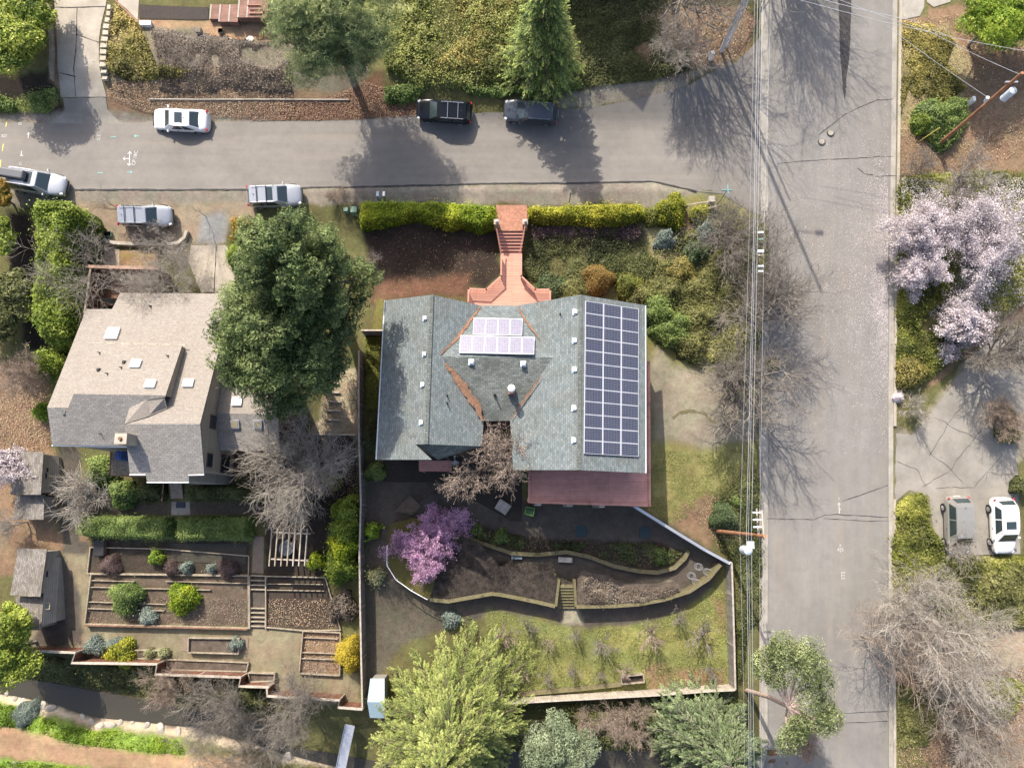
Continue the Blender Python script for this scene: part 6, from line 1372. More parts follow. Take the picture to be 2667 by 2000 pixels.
for i, c_ in enumerate(cols): wire('overhead_wire', nm[i], [W(x, y, (9.5,10,10,10.5,8)[i]) for x, y in c_], (.009,.016,.011,.014,.010)[i])
wire('overhead_wire', 'wire slanting over the side street to the pole on the right bank', [W(*S1('D',650,-5),9.5), W(*S1('D',1380,255),9.2), T2+Vector((0,0,-.2))], .013, .1, 'wires crossing the side street')
wire('overhead_wire', 'wire crossing the top of the side street towards the upper right corner', [W(*S1('D',330,-5),9.5), W(*S1('D',1380,258),9.2), W(*S1('D',2300,430),9)], .013, .1, 'wires crossing the side street')
wire('overhead_wire', 'dark wire crossing the top of the side street', [W(*S1('D',500,-10),9), W(*S1('D',1250,165),8.8), W(*S1('D',1500,275),8.5)], .014, .1, 'wires crossing the side street')
wire('overhead_wire', 'low service wire from the street to the bracket on the right bank pole', [W(*S1('D',1000,180),7), T2+Vector((-.3,0,-3))], .014, .1, 'wires crossing the side street')
for i, (y, s_, m_) in enumerate(((470,.5,'white'),(525,.35,'green_box'),(560,.3,'black'),(618,.6,'ventgrey'),(650,.5,'timber'),(735,.5,'ventgrey'),(775,.45,'ventgrey'))):
    p = W(*S1('H',42,y),8.2); o = thing('cable_box', '%s box hanging on the overhead cables beside the corner' % ('topmost white','small green','small black','large pale blue','brown','grey-blue','lowest pale')[i], 'cable box', p, 'equipment boxes hung on the overhead cable'); mb = MB(); mb.box(p, (.55*s_+.1,.11 if i != 3 else .2,.16)); add(o, 'casing', mb, M[m_]); mb = MB(); mb.tube(p+Vector((-.0,0,.1)), p+Vector((0,0,.35)), .02, None, 6); add(o, 'hanger', mb, M['metal'])

for nm_, lb, a, b, m_, r in (('guy_guard','yellow guy-wire guard below the left bare tree at the top','C',((1605,325),(1645,185)),'yellow_paint',.03),('guy_guard','yellow guy-wire guard beside the right bank pole','D',((1285,1115),(1448,1005)),'yellow_paint',.03)):
    A = W(*S1(a,*b[0])); B = XW(*S1(a,*b[1]), A.x+.3) if False else W(*S1(a,*b[1]),2.2); mb = MB(); mb.tube(A, B, r*1.3, None, 8); link(nm_, mb.mesh(nm_, M[m_]), loc=A, label=lb, cat='guy guard')
q = [W(x,y,h) for (x,y),h in zip(S('M',(135,1205),(142,1160),(188,1108)),(0,.9,1.1))]; mb = MB(); mb.tube(q[0],q[1],.04,None,8); mb.tube(q[1],q[2],.04,None,8); link('bent_pipe', mb.mesh('bent_pipe', M['white']), loc=q[0], label='bent white pipe standing in the grey bush by the meadow', cat='pipe')
q = wp(S('M',(105,1600),(190,1608),(205,1665),(95,1660))); drape('concrete_pad', q, M['concrete'], .08, .02, .3, label='pale concrete pad in the grass in the bottom left corner', cat='paving')
o = thing('timber_steps', 'flight of timber-edged dirt steps beside the boundary fence under the big conifer', 'steps', W(*S1('J',970,300)))
for i, (x0, x1_, y) in enumerate(((930,1000,145),(925,1010,215),(915,1018,287),(905,1020,358),(900,1022,430),(790,1140,545))):
    A, B = W(*S1('J',x0,y),.1), W(*S1('J',x1_,y+4),.1); d = B-A; mb = MB(); mb.box((A+B)/2, (d.length,.13,.2), Matrix.Rotation(math.atan2(d.y,d.x),3,'Z')); add(o, 'riser', mb, M['cap'])
o = thing('ladder_rack', 'dark slatted rack leaning at the driveway edge under the big conifer', 'rack', W(*S1('E',1880,830)))
for k in (0,1): A, B = [W(x,y,.3) for x,y in S('E',(1840+k*22,870+k*8),(1905+k*22,770+k*8))]; d = B-A; mb = MB(); mb.box((A+B)/2, (d.length,.08,.1), Matrix.Rotation(math.atan2(d.y,d.x),3,'Z')); add(o, 'side_rail', mb, M['timber_dk'])
boxthing('recycling_bin', 'blue lidded bin half hidden in the big conifer', 'bin', 'F', 500, 690, (.6,.6,1.0), M['trim'], M['blue'])
boxthing('storage_bench', 'dark open timber trough in the upper left of the timber bed', 'trough', 'I', 790, 1435, (.85,1.3,.5), M['timber_dk'], M['black'], 3)
# ---------------------------------------------------------------- leaf colours
LM = {}
def lm(k, *cols, **kw): LM[k] = leafm(k+'_leaves', cols, **kw)
lm('conifer', (.020,.040,.014), (.066,.100,.032), (.135,.18,.06), (.25,.30,.11))
lm('pine', (0.052,0.081,0.039), (0.131,0.184,0.078), (0.262,0.321,0.127), (0.523,0.528,0.215))
lm('spruce', (0.036,0.075,0.021), (0.108,0.181,0.051), (0.242,0.319,0.081), (0.460,0.510,0.145))
lm('laurel', (.045,.085,.012), (.13,.19,.022), (.26,.32,.045), (.42,.46,.085))
lm('hedge', (0.036,0.080,0.007), (0.164,0.255,0.015), (0.400,0.447,0.032), (0.764,0.670,0.066))
lm('hedge_yellow', (.06,.08,.010), (.20,.23,.018), (.40,.38,.035), (.62,.53,.07))
lm('boxhedge', (.05,.085,.022), (.135,.195,.05), (.24,.31,.085), (.36,.42,.14))
lm('lime', (.07,.10,.03), (.17,.215,.055), (.30,.345,.095), (.44,.47,.16))
lm('blue', (.03,.05,.02), (.08,.12,.05), (.155,.20,.09), (.26,.31,.16))
lm('bluepale', (0.080,0.110,0.090), (0.180,0.220,0.190), (0.280,0.330,0.280), (0.380,0.420,0.360))
lm('bankgreen', (.08,.095,.022), (.18,.205,.05), (.30,.32,.09), (.44,.44,.16))
lm('lawnleaf', (.09,.12,.03), (.17,.20,.05), (.27,.28,.08), (.40,.37,.15), trans=.2)
lm('sage', (.07,.10,.05), (.15,.19,.11), (.25,.30,.18), (.36,.41,.27))
lm('pinegreen', (.06,.085,.03), (.14,.175,.065), (.25,.29,.12), (.38,.41,.20))
lm('ivy', (.025,.032,.010), (.075,.088,.028), (.145,.155,.055), (.25,.255,.10))
lm('ivyyellow', (.045,.055,.012), (.13,.15,.03), (.25,.26,.05), (.40,.39,.09))
lm('bramble', (0.066,0.063,0.020), (0.188,0.175,0.045), (0.378,0.317,0.097), (0.623,0.492,0.180))
lm('bramble_green', (.06,.066,.022), (.15,.155,.05), (.27,.265,.095), (.42,.40,.17))
lm('orange', (0.100,0.060,0.020), (0.240,0.150,0.040), (0.360,0.250,0.070), (0.480,0.360,0.120))
lm('rustgreen', (0.046,0.060,0.009), (0.160,0.150,0.017), (0.319,0.200,0.034), (0.456,0.220,0.051))
lm('yellow', (0.180,0.150,0.020), (0.400,0.310,0.030), (0.600,0.460,0.050), (0.720,0.560,0.100))
lm('cream', (0.080,0.090,0.030), (0.250,0.260,0.120), (0.420,0.420,0.250), (0.550,0.550,0.360))
lm('grass', (0.055,0.096,0.010), (0.137,0.228,0.020), (0.246,0.348,0.036), (0.383,0.456,0.061))
lm('scrub', (0.050,0.040,0.030), (0.140,0.110,0.085), (0.260,0.210,0.160), (0.400,0.340,0.270))
lm('purple', (0.060,0.040,0.040), (0.120,0.080,0.075), (0.190,0.130,0.115), (0.260,0.180,0.150))
lm('litter', (0.060,0.035,0.020), (0.160,0.100,0.060), (0.300,0.200,0.120), (0.460,0.350,0.240), trans=0)
lm('redlitter', (0.080,0.036,0.020), (0.176,0.081,0.045), (0.272,0.144,0.080), (0.368,0.252,0.170), trans=0)
lm('petal', (0.500,0.440,0.460), (0.620,0.560,0.580), (0.720,0.660,0.700), trans=.2)
lm('magnolia', (.40,.34,.35), (.57,.50,.52), (.68,.62,.65), (.80,.76,.78), trans=.35)
lm('redbud', (0.319,0.167,0.290), (0.489,0.267,0.445), (0.616,0.383,0.560), (0.744,0.535,0.664), trans=.35)
BK, BT, BP, BD = M['bark'], M['bark_tan'], M['bark_pale'], M['bark_dark']

# ---------------------------------------------------------------- evergreens
broad('pine_tree', 862, 55, 7.5, 13.5, 5.4, 'large soft grey-green pine overhanging the street beside the top edge', 3, LM['pine'], BK, nc=85, per=2200, size=.30, clump=.25, asp=.10, bottom=.16, jag=.8)
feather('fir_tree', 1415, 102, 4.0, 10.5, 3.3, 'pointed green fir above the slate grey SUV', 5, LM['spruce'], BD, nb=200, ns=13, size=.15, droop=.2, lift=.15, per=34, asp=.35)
broad('cypress_tree', 800, 740, 11.0, 21, 4.7, 'dark green conifer, upper one of the big pair between the houses', 8, LM['conifer'], BK, nc=120, per=1350, size=.21, clump=.19, asp=.34, jag=1.3, bottom=.06, squash=.8)
broad('cypress_tree', 735, 910, 10.0, 18, 5.3, 'dark green conifer, lower one of the big pair, against the tan house', 9, LM['conifer'], BK, nc=120, per=1350, size=.21, clump=.19, asp=.34, jag=1.3, bottom=.06, squash=.8)
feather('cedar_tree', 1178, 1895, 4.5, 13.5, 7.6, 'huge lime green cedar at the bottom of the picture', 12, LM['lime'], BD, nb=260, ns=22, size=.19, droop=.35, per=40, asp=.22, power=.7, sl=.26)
broad('cypress_tree', 1452, 1950, 3.5, 6.5, 3.4, 'grey-green rounded cypress right of the lime cedar', 14, LM['sage'], BK, nc=46, per=900, size=.2, clump=.3, asp=.4)
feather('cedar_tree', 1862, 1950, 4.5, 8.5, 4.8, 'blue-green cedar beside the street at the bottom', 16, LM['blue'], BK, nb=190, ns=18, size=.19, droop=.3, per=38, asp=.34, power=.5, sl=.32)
def street_pine():
    b = W(1945,1800); b = np.array([b.x, b.y, b.z]); rs = np.random.RandomState(31)
    o = thing('pine_tree', 'leaning pine with bare pinkish trunk and limbs reaching over the side street', 'tree', b)
    hub = W(*S1('P',255,1175),8.5); hub = np.array(hub); mid = np.array(W(*S1('P',100,1095),5.0))
    tg = [(150,760,10),(260,770,10.5),(380,800,10.5),(470,880,10.5),(520,980,10),(330,880,10.2),(160,950,9.5),(450,1080,9.5),(540,1190,9.3),(600,1270,9),(540,1310,8.8),(380,1320,8.6),(330,1370,8.2),(260,1450,8),(60,860,10),(210,700,10.3),(430,760,10.3)]
    A=[b-np.array([0,0,.4]),mid]; B=[mid,hub]; ra=[.2,.17]; rb=[.17,.13]; C=[]; R=[]
    for (x, y, h) in tg:
        e = np.array(W(*S1('P',x,y),h)); k = hub+(e-hub)*.5+rs.randn(3)*.25; k[2] -= .2
        A += [hub,k]; B += [k,e]; ra += [.09,.06]; rb += [.06,.02]; C.append(e); R.append(rs.uniform(.75,1.15))
    V, F = tubes(np.array(A), np.array(B), np.array(ra), np.array(rb), 7); link('trunk', npmesh('trunk', V, F, plain('pinkish_bark', (.42,.31,.25), .9), None, True), parent=o)
    C = np.array(C); R = np.array(R); idx = np.repeat(np.arange(len(C)), 1500); m = len(idx); d = unit(rs.randn(m,3)); lump = 1+.7*(vn(d[:,0]+C[idx][:,0], d[:,1]+C[idx][:,1]+d[:,2], .3, 6)-.5)
    Q = C[idx]+d*(R[idx]*lump*(1-rs.exponential(.15,m)))[:,None]*np.array([[1.1,1.1,.45]]); V, F = leaves(Q, d+rs.randn(m,3)*.5+np.array([[0,0,.4]]), .17*rs.uniform(.6,1.3,m), rs, .35)
    link('crown', npmesh('crown', V, F, LM['pinegreen'], np.clip(.5+(lump-1)+rs.randn(m)*.16,0,1)), parent=o)
street_pine()
broad('evergreen_tree', 45, 95, 2.0, 3.8, 3.5, 'bright green leafy tree in the upper left corner', 21, LM['laurel'], BK, nc=40, per=900, size=.2, clump=.33)
broad('evergreen_tree', 85, 15, 2.0, 3.8, 2.4, 'yellow-green tree top behind the one in the upper left corner', 22, LM['laurel'], BK, nc=24, per=700, size=.2, clump=.35)
broad('evergreen_tree', 2585, 55, 3, 6, 3.4, 'bright green tree near the upper right corner', 23, LM['grass'], BK, nc=40, per=900, size=.2, clump=.3, asp=.35)
broad('evergreen_tree', 2680, 70, 3, 5, 2.6, 'olive yellow tree cut by the right edge near the top', 24, LM['ivyyellow'], BK, nc=24, per=700, size=.2, clump=.35)
broad('evergreen_tree', 28, 1690, 3, 6, 2.9, 'yellow-green tree at the left edge above the creek', 25, LM['laurel'], BK, nc=40, per=800, size=.18, clump=.33)
broad('evergreen_tree', 40, 1620, 3, 6, 2.0, 'smaller yellow tree touching the lower shed', 26, LM['laurel'], BK, nc=24, per=700, size=.18, clump=.33)
broad('evergreen_tree', 8, 800, 2.5, 4.6, 3.2, 'dark blue-green tree at the left edge beside the laurel row', 27, LM['ivy'], BK, nc=40, per=800, size=.22, clump=.33)
broad('evergreen_tree', -10, 505, 2, 3.4, 1.6, 'orange and green shrubby tree at the left edge by the parked car', 28, LM['rustgreen'], BK, nc=26, per=700, size=.18, clump=.33)
broad('evergreen_tree', 0, 620, 2, 4, 2.0, 'yellow-green tree at the left edge below the orange one', 29, LM['laurel'], BK, nc=26, per=700, size=.18, clump=.33)

# ---------------------------------------------------------------- hedges and shrubs
_k = [100]
def hedge(label, pts, h, mat, n, size=.13, name='hedge', cat='hedge', group=None, **kw):
    _k[0] += 1; return mound(name, wp(pts, h*.85), h, LM[mat], n, size, _k[0], label, cat, group=group, **kw)
def bush(label, px, py, r, h, mat, n=None, size=.12, ex=1.0, name='shrub', rot=0, group=None, edge=None, **kw):
    _k[0] += 1; n = n or int(2600*(r/30.85)**2*ex+500)
    return mound(name, circ(px, py, r, h*.6, 16, ex, _k[0], rot), h, LM[mat], n, size, _k[0], label, 'shrub', group=group, edge=edge or r/30.85*.95, **kw)
hedge('tall yellow-green laurel hedge column between the left edge and the tan house', S('E',(290,195),(500,190),(600,250),(645,330),(620,480),(590,600),(600,760),(630,900),(630,1050),(600,1200),(560,1330),(330,1340),(260,1180),(225,1080),(250,850),(265,560),(235,400),(240,290)), 3.8, 'laurel', 38000, .19, lump=.25, ls=1.2, edge=.8)
bush('green bush at the lower end of the long laurel hedge', *S1('E',385,1500), 38, 3.2, 'laurel', 5000, .18, 1.0, lump=.3)
hedge('clipped yellow-green hedge left of the brick landing', S('F',(1165,215),(1500,215),(2111,235))+S('G',(200,235),(422,255),(425,400),(300,440),(150,400),(0,420))+S('F',(1850,400),(1600,340),(1300,400),(1160,415)), 1.5, 'hedge', 26000, .13, edge=.35, lump=.18)
hedge('clipped golden hedge right of the brick landing', S('G',(676,262),(1000,245),(1430,232),(1580,240),(1600,330),(1450,380),(1200,395),(1000,370),(800,375),(680,345)), 1.5, 'hedge_yellow', 20000, .13, edge=.35, lump=.2)
bush('golden bush in line with the right hedge, the larger one', *S1('G',1820,278), 40, 1.8, 'hedge_yellow', 4500, .13, lump=.35); bush('small golden bush nearest the street corner', *S1('G',2035,325), 22, 1.2, 'hedge_yellow', 1800, .13, lump=.35)
bush('low green shrub between the golden hedge and the golden bush', *S1('G',1655,335), 22, 1.0, 'ivyyellow', 1500)
bush('round clipped orange-brown bush on the slope before the house', *S1('G',1232,825), 39, 2.0, 'orange', 9000, .08, lump=.08, ls=.5)
bush('orange-green rounded bush touching the driveway and the big conifer', *S1('E',1900,480), 38, 2.6, 'rustgreen', 5000, .14, lump=.25); bush('yellow-green rounded bush below the orange one by the driveway', *S1('E',1890,640), 38, 2.6, 'laurel', 5000, .14, lump=.25)
hedge('clipped hedge with a sunlit left end below the tan house path', S('I',(612,1190),(1300,1188),(1330,1250),(1320,1370),(900,1368),(640,1350),(612,1300)), 1.5, 'boxhedge', 22000, .11, edge=.3, lump=.12)
hedge('clipped green hedge right of the one with the sunlit end', S('I',(1385,1195),(1940,1190),(1962,1250),(1955,1375),(1400,1383),(1378,1300)), 1.5, 'boxhedge', 18000, .11, edge=.3, lump=.12)
hedge('dark shaded hedge directly below the tan house on the right', S('I',(1465,950),(2111,960),(2111,1070),(1475,1068),(1450,1010)), 1.2, 'ivy', 15000, .12, edge=.3, lump=.15)
bush('glossy green shrub left of the back steps', *S1('I',950,1020), 36, 2.2, 'boxhedge', 5000, .16, lump=.3); bush('leafy shrub under the side balcony of the tan house', *S1('I',760,830), 36, 2.0, 'boxhedge', 4500, .16, lump=.3); bush('dark shrub between the glossy shrub and the back steps', *S1('I',1170,980), 34, 1.5, 'ivy', 4000, .14)
bush('bright green shrub left of the tan house chimney corner', *S1('I',310,370), 20, 1.6, 'grass', 1800, .14)
for i, (x, y, r, m_, lb) in enumerate(((1040,1150,36,'laurel','upper yellow-green bush in the row along the boundary fence'),(1040,1300,36,'laurel','second bush in the row along the boundary fence'),(1020,1450,40,'hedge','third, fullest bush in the row along the boundary fence'),(1000,1600,40,'laurel','lowest bush in the row along the boundary fence'))):
    bush(lb, *S1('J',x,y), r, 3.0, m_, 5200, .17, lump=.35)
bush('small bright round bush beside the pergola', *S1('J',812,1545), 21, 1.6, 'hedge', 2200, .11, lump=.15); bush('grey-green scrub bush by the fence below the bright row', *S1('N',720,400), 38, 1.5, 'scrub', 3000, .14); bush('yellow flowering bush at the right of the tiered bed', *S1('N',760,780), 42, 2.4, 'yellow', 6500, .10, .75, rot=0, lump=.4)
bush('olive shrub with a yellow crown under the big bare tree', *S1('J',960,920), 20, 1.4, 'bramble', 1500)
bush('round green bush on the left of the terraced bed', *S1('M',960,330), 40, 1.7, 'boxhedge', 5500, .11, lump=.3); bush('round yellow-green bush on the terraced bed', *S1('M',1410,335), 38, 1.7, 'hedge', 5200, .11, lump=.35); bush('pale blue-green shrub between the two round bushes', *S1('M',1152,468), 22, .9, 'bluepale', 1800, .11)
bush('pale blue-green shrub at the left end of the zigzag fence planter', *S1('M',725,705), 25, 1.0, 'bluepale', 2200, .12); bush('lime green shrub spilling over the zigzag fence', *S1('M',940,765), 36, 1.3, 'hedge_yellow', 4000, .14, lump=.5); bush('small blue-green shrub behind the lime shrub', *S1('M',890,695), 18, .8, 'bluepale', 1200)
bush('small grey round shrub in the narrow planter, left one', *S1('M',1165,765), 14, .9, 'cream', 800, .08); bush('small grey round shrub in the narrow planter, right one', *S1('M',1272,768), 15, .9, 'cream', 800, .08)
bush('grey-green herb clump in the small raised timber box', *S1('M',1850,690), 17, 1.0, 'bluepale', 900); bush('small bright green bush in the upper timber bed', *S1('I',1212,1518), 18, 1.1, 'grass', 1300)
bush('brown twiggy shrub at the left of the upper timber bed', *S1('I',850,1580), 28, 1.1, 'purple', 3500, .07, up=.6); bush('blue-grey shrub in the upper timber bed, the larger', *S1('M',1452,90), 16, .9, 'bluepale', 900); bush('blue-grey shrub in the upper timber bed, the smaller', *S1('M',1655,90), 12, .9, 'bluepale', 600)
bush('brown twiggy shrub at the right of the upper timber bed', *S1('M',1775,100), 26, 1.0, 'purple', 2800, .07, up=.6); bush('brown twiggy shrub in the middle of the upper timber bed', *S1('M',1345,100), 20, 1.0, 'purple', 1800, .07, up=.6)
bush('tall dark green shrub beside the left wing wall', *S1('J',1255,560), 40, 2.2, 'ivy', 4500, .15, .45, rot=0); bush('round green shrub at the lower left corner of the solar-panel house', *S1('J',1280,835), 24, 1.8, 'boxhedge', 2600, .12)
bush('large-leaved green plant by the boundary fence', *S1('J',1255,1305), 19, .9, 'grass', 350, .32, asp=.8); bush('cream variegated bush by the boundary fence', *S1('N',988,155), 22, 1.4, 'cream', 1500, .12)
hedge('moss green strip of ground cover between the boundary fence and the left wing', S('F',(1210,1290),(1335,1290))+S('J',(1320,0),(1310,360),(1215,360),(1205,0)), .25, 'ivyyellow', 9000, .1, name='ground_cover', cat='ground cover', edge=.2)
for i, (x, y, r, h_, m_, lb) in enumerate(((1480,880,30,1.3,'ivyyellow','pale green shrub right of the round orange bush'),(1560,960,30,1.3,'bramble_green','shrub touching the upper right corner of the solar roof'),(1700,1080,42,1.8,'boxhedge','dark green shrub on the slope east of the solar roof'),(1830,1230,44,1.8,'boxhedge','large glossy shrub above the worn driveway'),(1980,1340,42,1.6,'bramble_green','shrub at the bend of the worn driveway'),(1760,940,36,1.4,'bramble_green','middle shrub on the overgrown slope'),(2000,620,30,1.4,'blue','grey-green shrub on the slope near the side street'),(2090,470,26,1.3,'bluepale','pale shrub near the street corner'),(1760,520,24,1.1,'bluepale','pale wiry shrub below the golden bushes'),(1900,760,34,1.2,'bramble','tawny shrub in the middle of the overgrown slope'),(2060,900,40,1.3,'bramble_green','green shrub under the bare trees by the street'),(2080,1150,44,1.6,'bramble_green','broad shrub beside the gutter above the driveway'),(860,900,34,.9,'blue','low blue-green shrub right of the footbridge'),(1050,930,36,.9,'bramble_green','low shrub left of the round orange bush'))):
    bush(lb, *S1('G',x,y), r, h_, m_, None, .13, 1.15, lump=.45, ls=.6)
bush('round grey-green clipped bush beside the lower utility pole', *S1('L',105,1070), 33, 1.8, 'blue', 4500, .1, lump=.15); bush('small round bush above the grey-green clipped one', *S1('L',185,965), 12, .9, 'boxhedge', 700); bush('small golden palm-like bush on the street gutter', *S1('H',147,1500), 15, 1.0, 'ivyyellow', 1200)
bush('spreading juniper beside the right bank pole', *S1('D',1500,920), 62, 1.6, 'boxhedge', 9000, .14, 1.15, lump=.5, ls=.5); bush('yellow-green shrub at the left of the spreading juniper', *S1('D',1330,950), 24, 1.3, 'laurel', 2200, .14)
bush('tawny round shrub at the tip of the ivy bank beside the court', *S1('H',1250,1560), 40, 1.6, 'bramble', 4500, .12); bush('dark pine-like shrub cut by the right edge', 2668, 1265, 22, 1.5, 'ivy', 1600); bush('golden green shrub at the right edge of the court', *S1('L',2130,430), 45, 1.6, 'bramble_green', 4500, .13, .6)
bush('white flowering bush at the tip of the court planting', *S1('L',1335,225), 13, .8, 'petal', 900, .07); bush('grey bare bush at the bottom left meadow', *S1('M',180,1230), 30, 1.2, 'bluepale', 3500, .08, up=.5)
bush('yellow-green shrub in the lower right woods', *S1('P',1980,1100), 52, 1.8, 'hedge_yellow', 5000, .14, lump=.5); bush('grey-green tuft at the bottom of the fruit-tree lawn near the cedar', *S1('N',1580,500), 24, 1.0, 'bluepale', 1400, .1)
for i, (k, x, y, r, lb) in enumerate((('K',120,1290,16,'green leafy clump on the dark path right of the pond'),('K',320,1350,20,'bright green climbing rose clump on the garden bed, left'),('O',270,165,9,'small vivid green clump in the soil bed'),('O',45,225,13,'vivid green clump at the left of the soil bed'),('O',405,160,13,'green clump at the right of the soil bed'),('K',1580,1500,20,'pale leafy clump in the dark planting bed, right'),('O',650,290,12,'yellow-green clump at the left end of the netted bed'))):
    bush(lb, *S1(k,x,y), r, .7, 'grass' if i in (2,3) else 'boxhedge', 500, .14)

# ---------------------------------------------------------------- ground cover nobody could count
def cover(name, label, pts, h, mat, n, size=.14, edge=.5, lump=.4, ls=.7, **kw):
    _k[0] += 1; return mound(name, wp(pts, 0), h, LM[mat], n, size, _k[0], label, 'ground cover', kind='stuff', edge=edge, lump=lump, ls=ls, **kw)
cover('brambles', 'tawny and green brambles covering the bank above the black wagon', S('B',(1060,-60),(1900,-60),(2160,-60),(2170,300),(2111,560),(2050,690),(1650,700),(1350,700),(1250,640),(1080,560),(1030,330)), .6, 'bankgreen', 46000, .17, lump=.6, ls=.8)
cover('brambles', 'tawny dead brambles among the green ones on the bank', S('B',(1600,-60),(2111,-60),(2100,250),(2000,450),(1850,560),(1600,600),(1450,520),(1700,300)), .7, 'bramble', 9000, .16, lump=.6, ls=.7)
cover('ferns', 'bright green verge plants along the street edge', S('B',(1060,700),(1330,660),(1380,720),(1300,800),(1150,830),(1060,810)), .5, 'boxhedge', 5000, .16)
cover('ferns', 'green verge plants between the black wagon and the fir', S('B',(1650,690),(2111,690))+S('C',(200,700),(620,620),(640,700),(500,720),(100,740))+S('B',(2000,770),(1750,760)), .4, 'boxhedge', 9000, .15)
cover('weeds', 'dark weeds on the shaded lawn bank at the top', S('C',(480,-60),(1250,-60),(1300,350),(1500,400),(1500,560),(1200,640),(700,690),(620,560),(640,350)), .12, 'ivy', 26000, .13)
cover('ivy', 'yellow-green ivy bank between the side street and the court', S('H',(1110,950),(1200,650),(1500,640),(1560,850),(1450,1050),(1300,1150),(1280,1250),(1500,1280),(1700,1320),(1600,1420),(1400,1600),(1300,1659),(1100,1659))+S('L',(1310,130),(1300,40)), .6, 'ivyyellow', 42000, .16, lump=.5, ls=.8)
cover('ivy', 'green ivy under the pink flowering trees', S('H',(1115,60),(1350,20),(2200,-20),(2200,950),(1950,1130),(1700,1200),(1550,1000),(1550,700),(1500,640),(1200,640),(1110,940)), .4, 'ivyyellow', 42000, .16, lump=.5)
cover('ivy', 'ivy bank below the court by the parked minivan', S('L',(1300,1000),(1380,930),(1480,900),(1530,950),(1530,1100),(1620,1250),(1660,1350),(1850,1370),(2300,1340),(2300,1489),(1270,1489),(1290,1200)), .5, 'ivyyellow', 30000, .16, lump=.5)
cover('ivy', 'ivy and weeds below the big grey bare tree', S('P',(1075,0),(2200,0),(2200,560),(1600,560),(1280,600),(1150,560),(1080,400)), .45, 'bramble_green', 36000, .16, lump=.5)
cover('ivy', 'weedy bank at the top of the side street on the right', S('D',(1140,180),(1380,200),(1560,330),(1500,500),(1650,700),(1500,800),(1300,820),(1200,700),(1140,900)), .25, 'bramble', 14000, .14)
cover('ivy', 'ivy strip between the side street gutter and the garden fence', S('L',(345,730),(358,1489),(160,1489),(150,1390),(60,1300),(30,1100),(70,900),(200,800)), .3, 'ivy', 15000, .13)
cover('ivy', 'ivy strip beside the fruit-tree lawn fence', S('O',(1855,60),(2050,0),(2055,480),(1960,560),(1900,1000),(1870,1000)), .3, 'ivy', 11000, .13)
cover('ivy', 'shady ivy on the creek bank below the zigzag fence', S('M',(150,770),(560,800),(590,850),(1210,860),(1230,940),(1880,965),(1900,1030),(2111,1040),(2111,1180),(1500,1130),(1120,1095),(800,1040),(500,980),(200,950)), .35, 'ivy', 22000, .15)
cover('ground_cover', 'green ground cover on the slope east of the footbridge', S('G',(640,560),(900,480),(1500,520),(1700,700),(1660,850),(1350,880),(1200,960),(1090,955),(850,965),(840,900),(640,815)), .3, 'ivy', 18000, .12)
cover('ground_cover', 'overgrown slope beside the side street under the bare trees', S('G',(1600,650),(1900,480),(2300,330),(2560,430),(2560,900),(2480,1500),(2380,1640),(2050,1480),(1850,1330),(1640,1230),(1610,1000)), .45, 'bramble_green', 42000, .15, lump=.6)
cover('ground_cover', 'dead purple-brown twigs under the golden hedge', S('G',(690,430),(1500,400),(1600,480),(1450,560),(1000,560),(700,540)), .25, 'purple', 9000, .12)
cover('ground_cover', 'dry tussocks on the upper left slope', S('A',(920,60),(1090,200),(1150,330),(1230,520),(1500,560),(1450,620),(1000,640),(860,560),(840,430),(880,250)), .2, 'bramble', 13000, .16)
cover('ground_cover', 'rocky scrub on the bank above the white sedan', S('A',(1180,230),(1600,260),(2160,340),(2300,420),(2300,760),(900,760),(1000,600),(1250,520)), .2, 'scrub', 6000, .11)
cover('ground_cover', 'green plants at the foot of the left driveway', S('A',(-80,740),(120,790),(430,700),(470,830),(380,890),(-80,880)), .3, 'boxhedge', 6000, .15)
cover('meadow_grass', 'bright green grass along the creek meadow', S('M',(-300,1130),(100,1160),(350,1260),(600,1340),(760,1370),(900,1360),(1400,1440),(1460,1540),(1200,1530),(600,1460),(200,1340),(-300,1290)), .18, 'grass', 26000, .13)
cover('meadow_grass', 'bright green grass in the bottom left corner', S('M',(-300,1570),(300,1620),(680,1659),(700,1900),(-300,1900)), .18, 'grass', 12000, .13)
cover('ivy', 'shady weeds along the creek below the pale fence', S('O',(150,1180),(1860,1100),(1950,1150),(1950,1250),(1300,1500),(640,1520),(600,1250)), .35, 'ivy', 22000, .15)
cover('ivy', 'weeds and litter in the woods of the lower right corner', S('P',(1110,1000),(1300,1050),(1500,1150),(1400,1300),(1350,1480),(1120,1480)), .2, 'bramble_green', 9000, .14)
cover('garden_plants', 'tangled dark plants in the upper curved bed', S('K',(0,1270),(450,1340),(700,1390),(1200,1400),(1500,1400),(1740,1475),(1670,1560),(1500,1600),(1100,1530),(830,1445),(600,1470),(200,1410)), .3, 'ivy', 5000, .14, lump=.9)
cover('garden_plants', 'netted grey-brown plants in the lower curved bed', S('O',(625,360),(900,360),(1100,345),(1300,305),(1400,260),(1380,210),(1200,225),(1000,230),(800,155),(690,130),(630,180)), 1.35, 'scrub', 9000, .11, edge=.15, lump=.1)
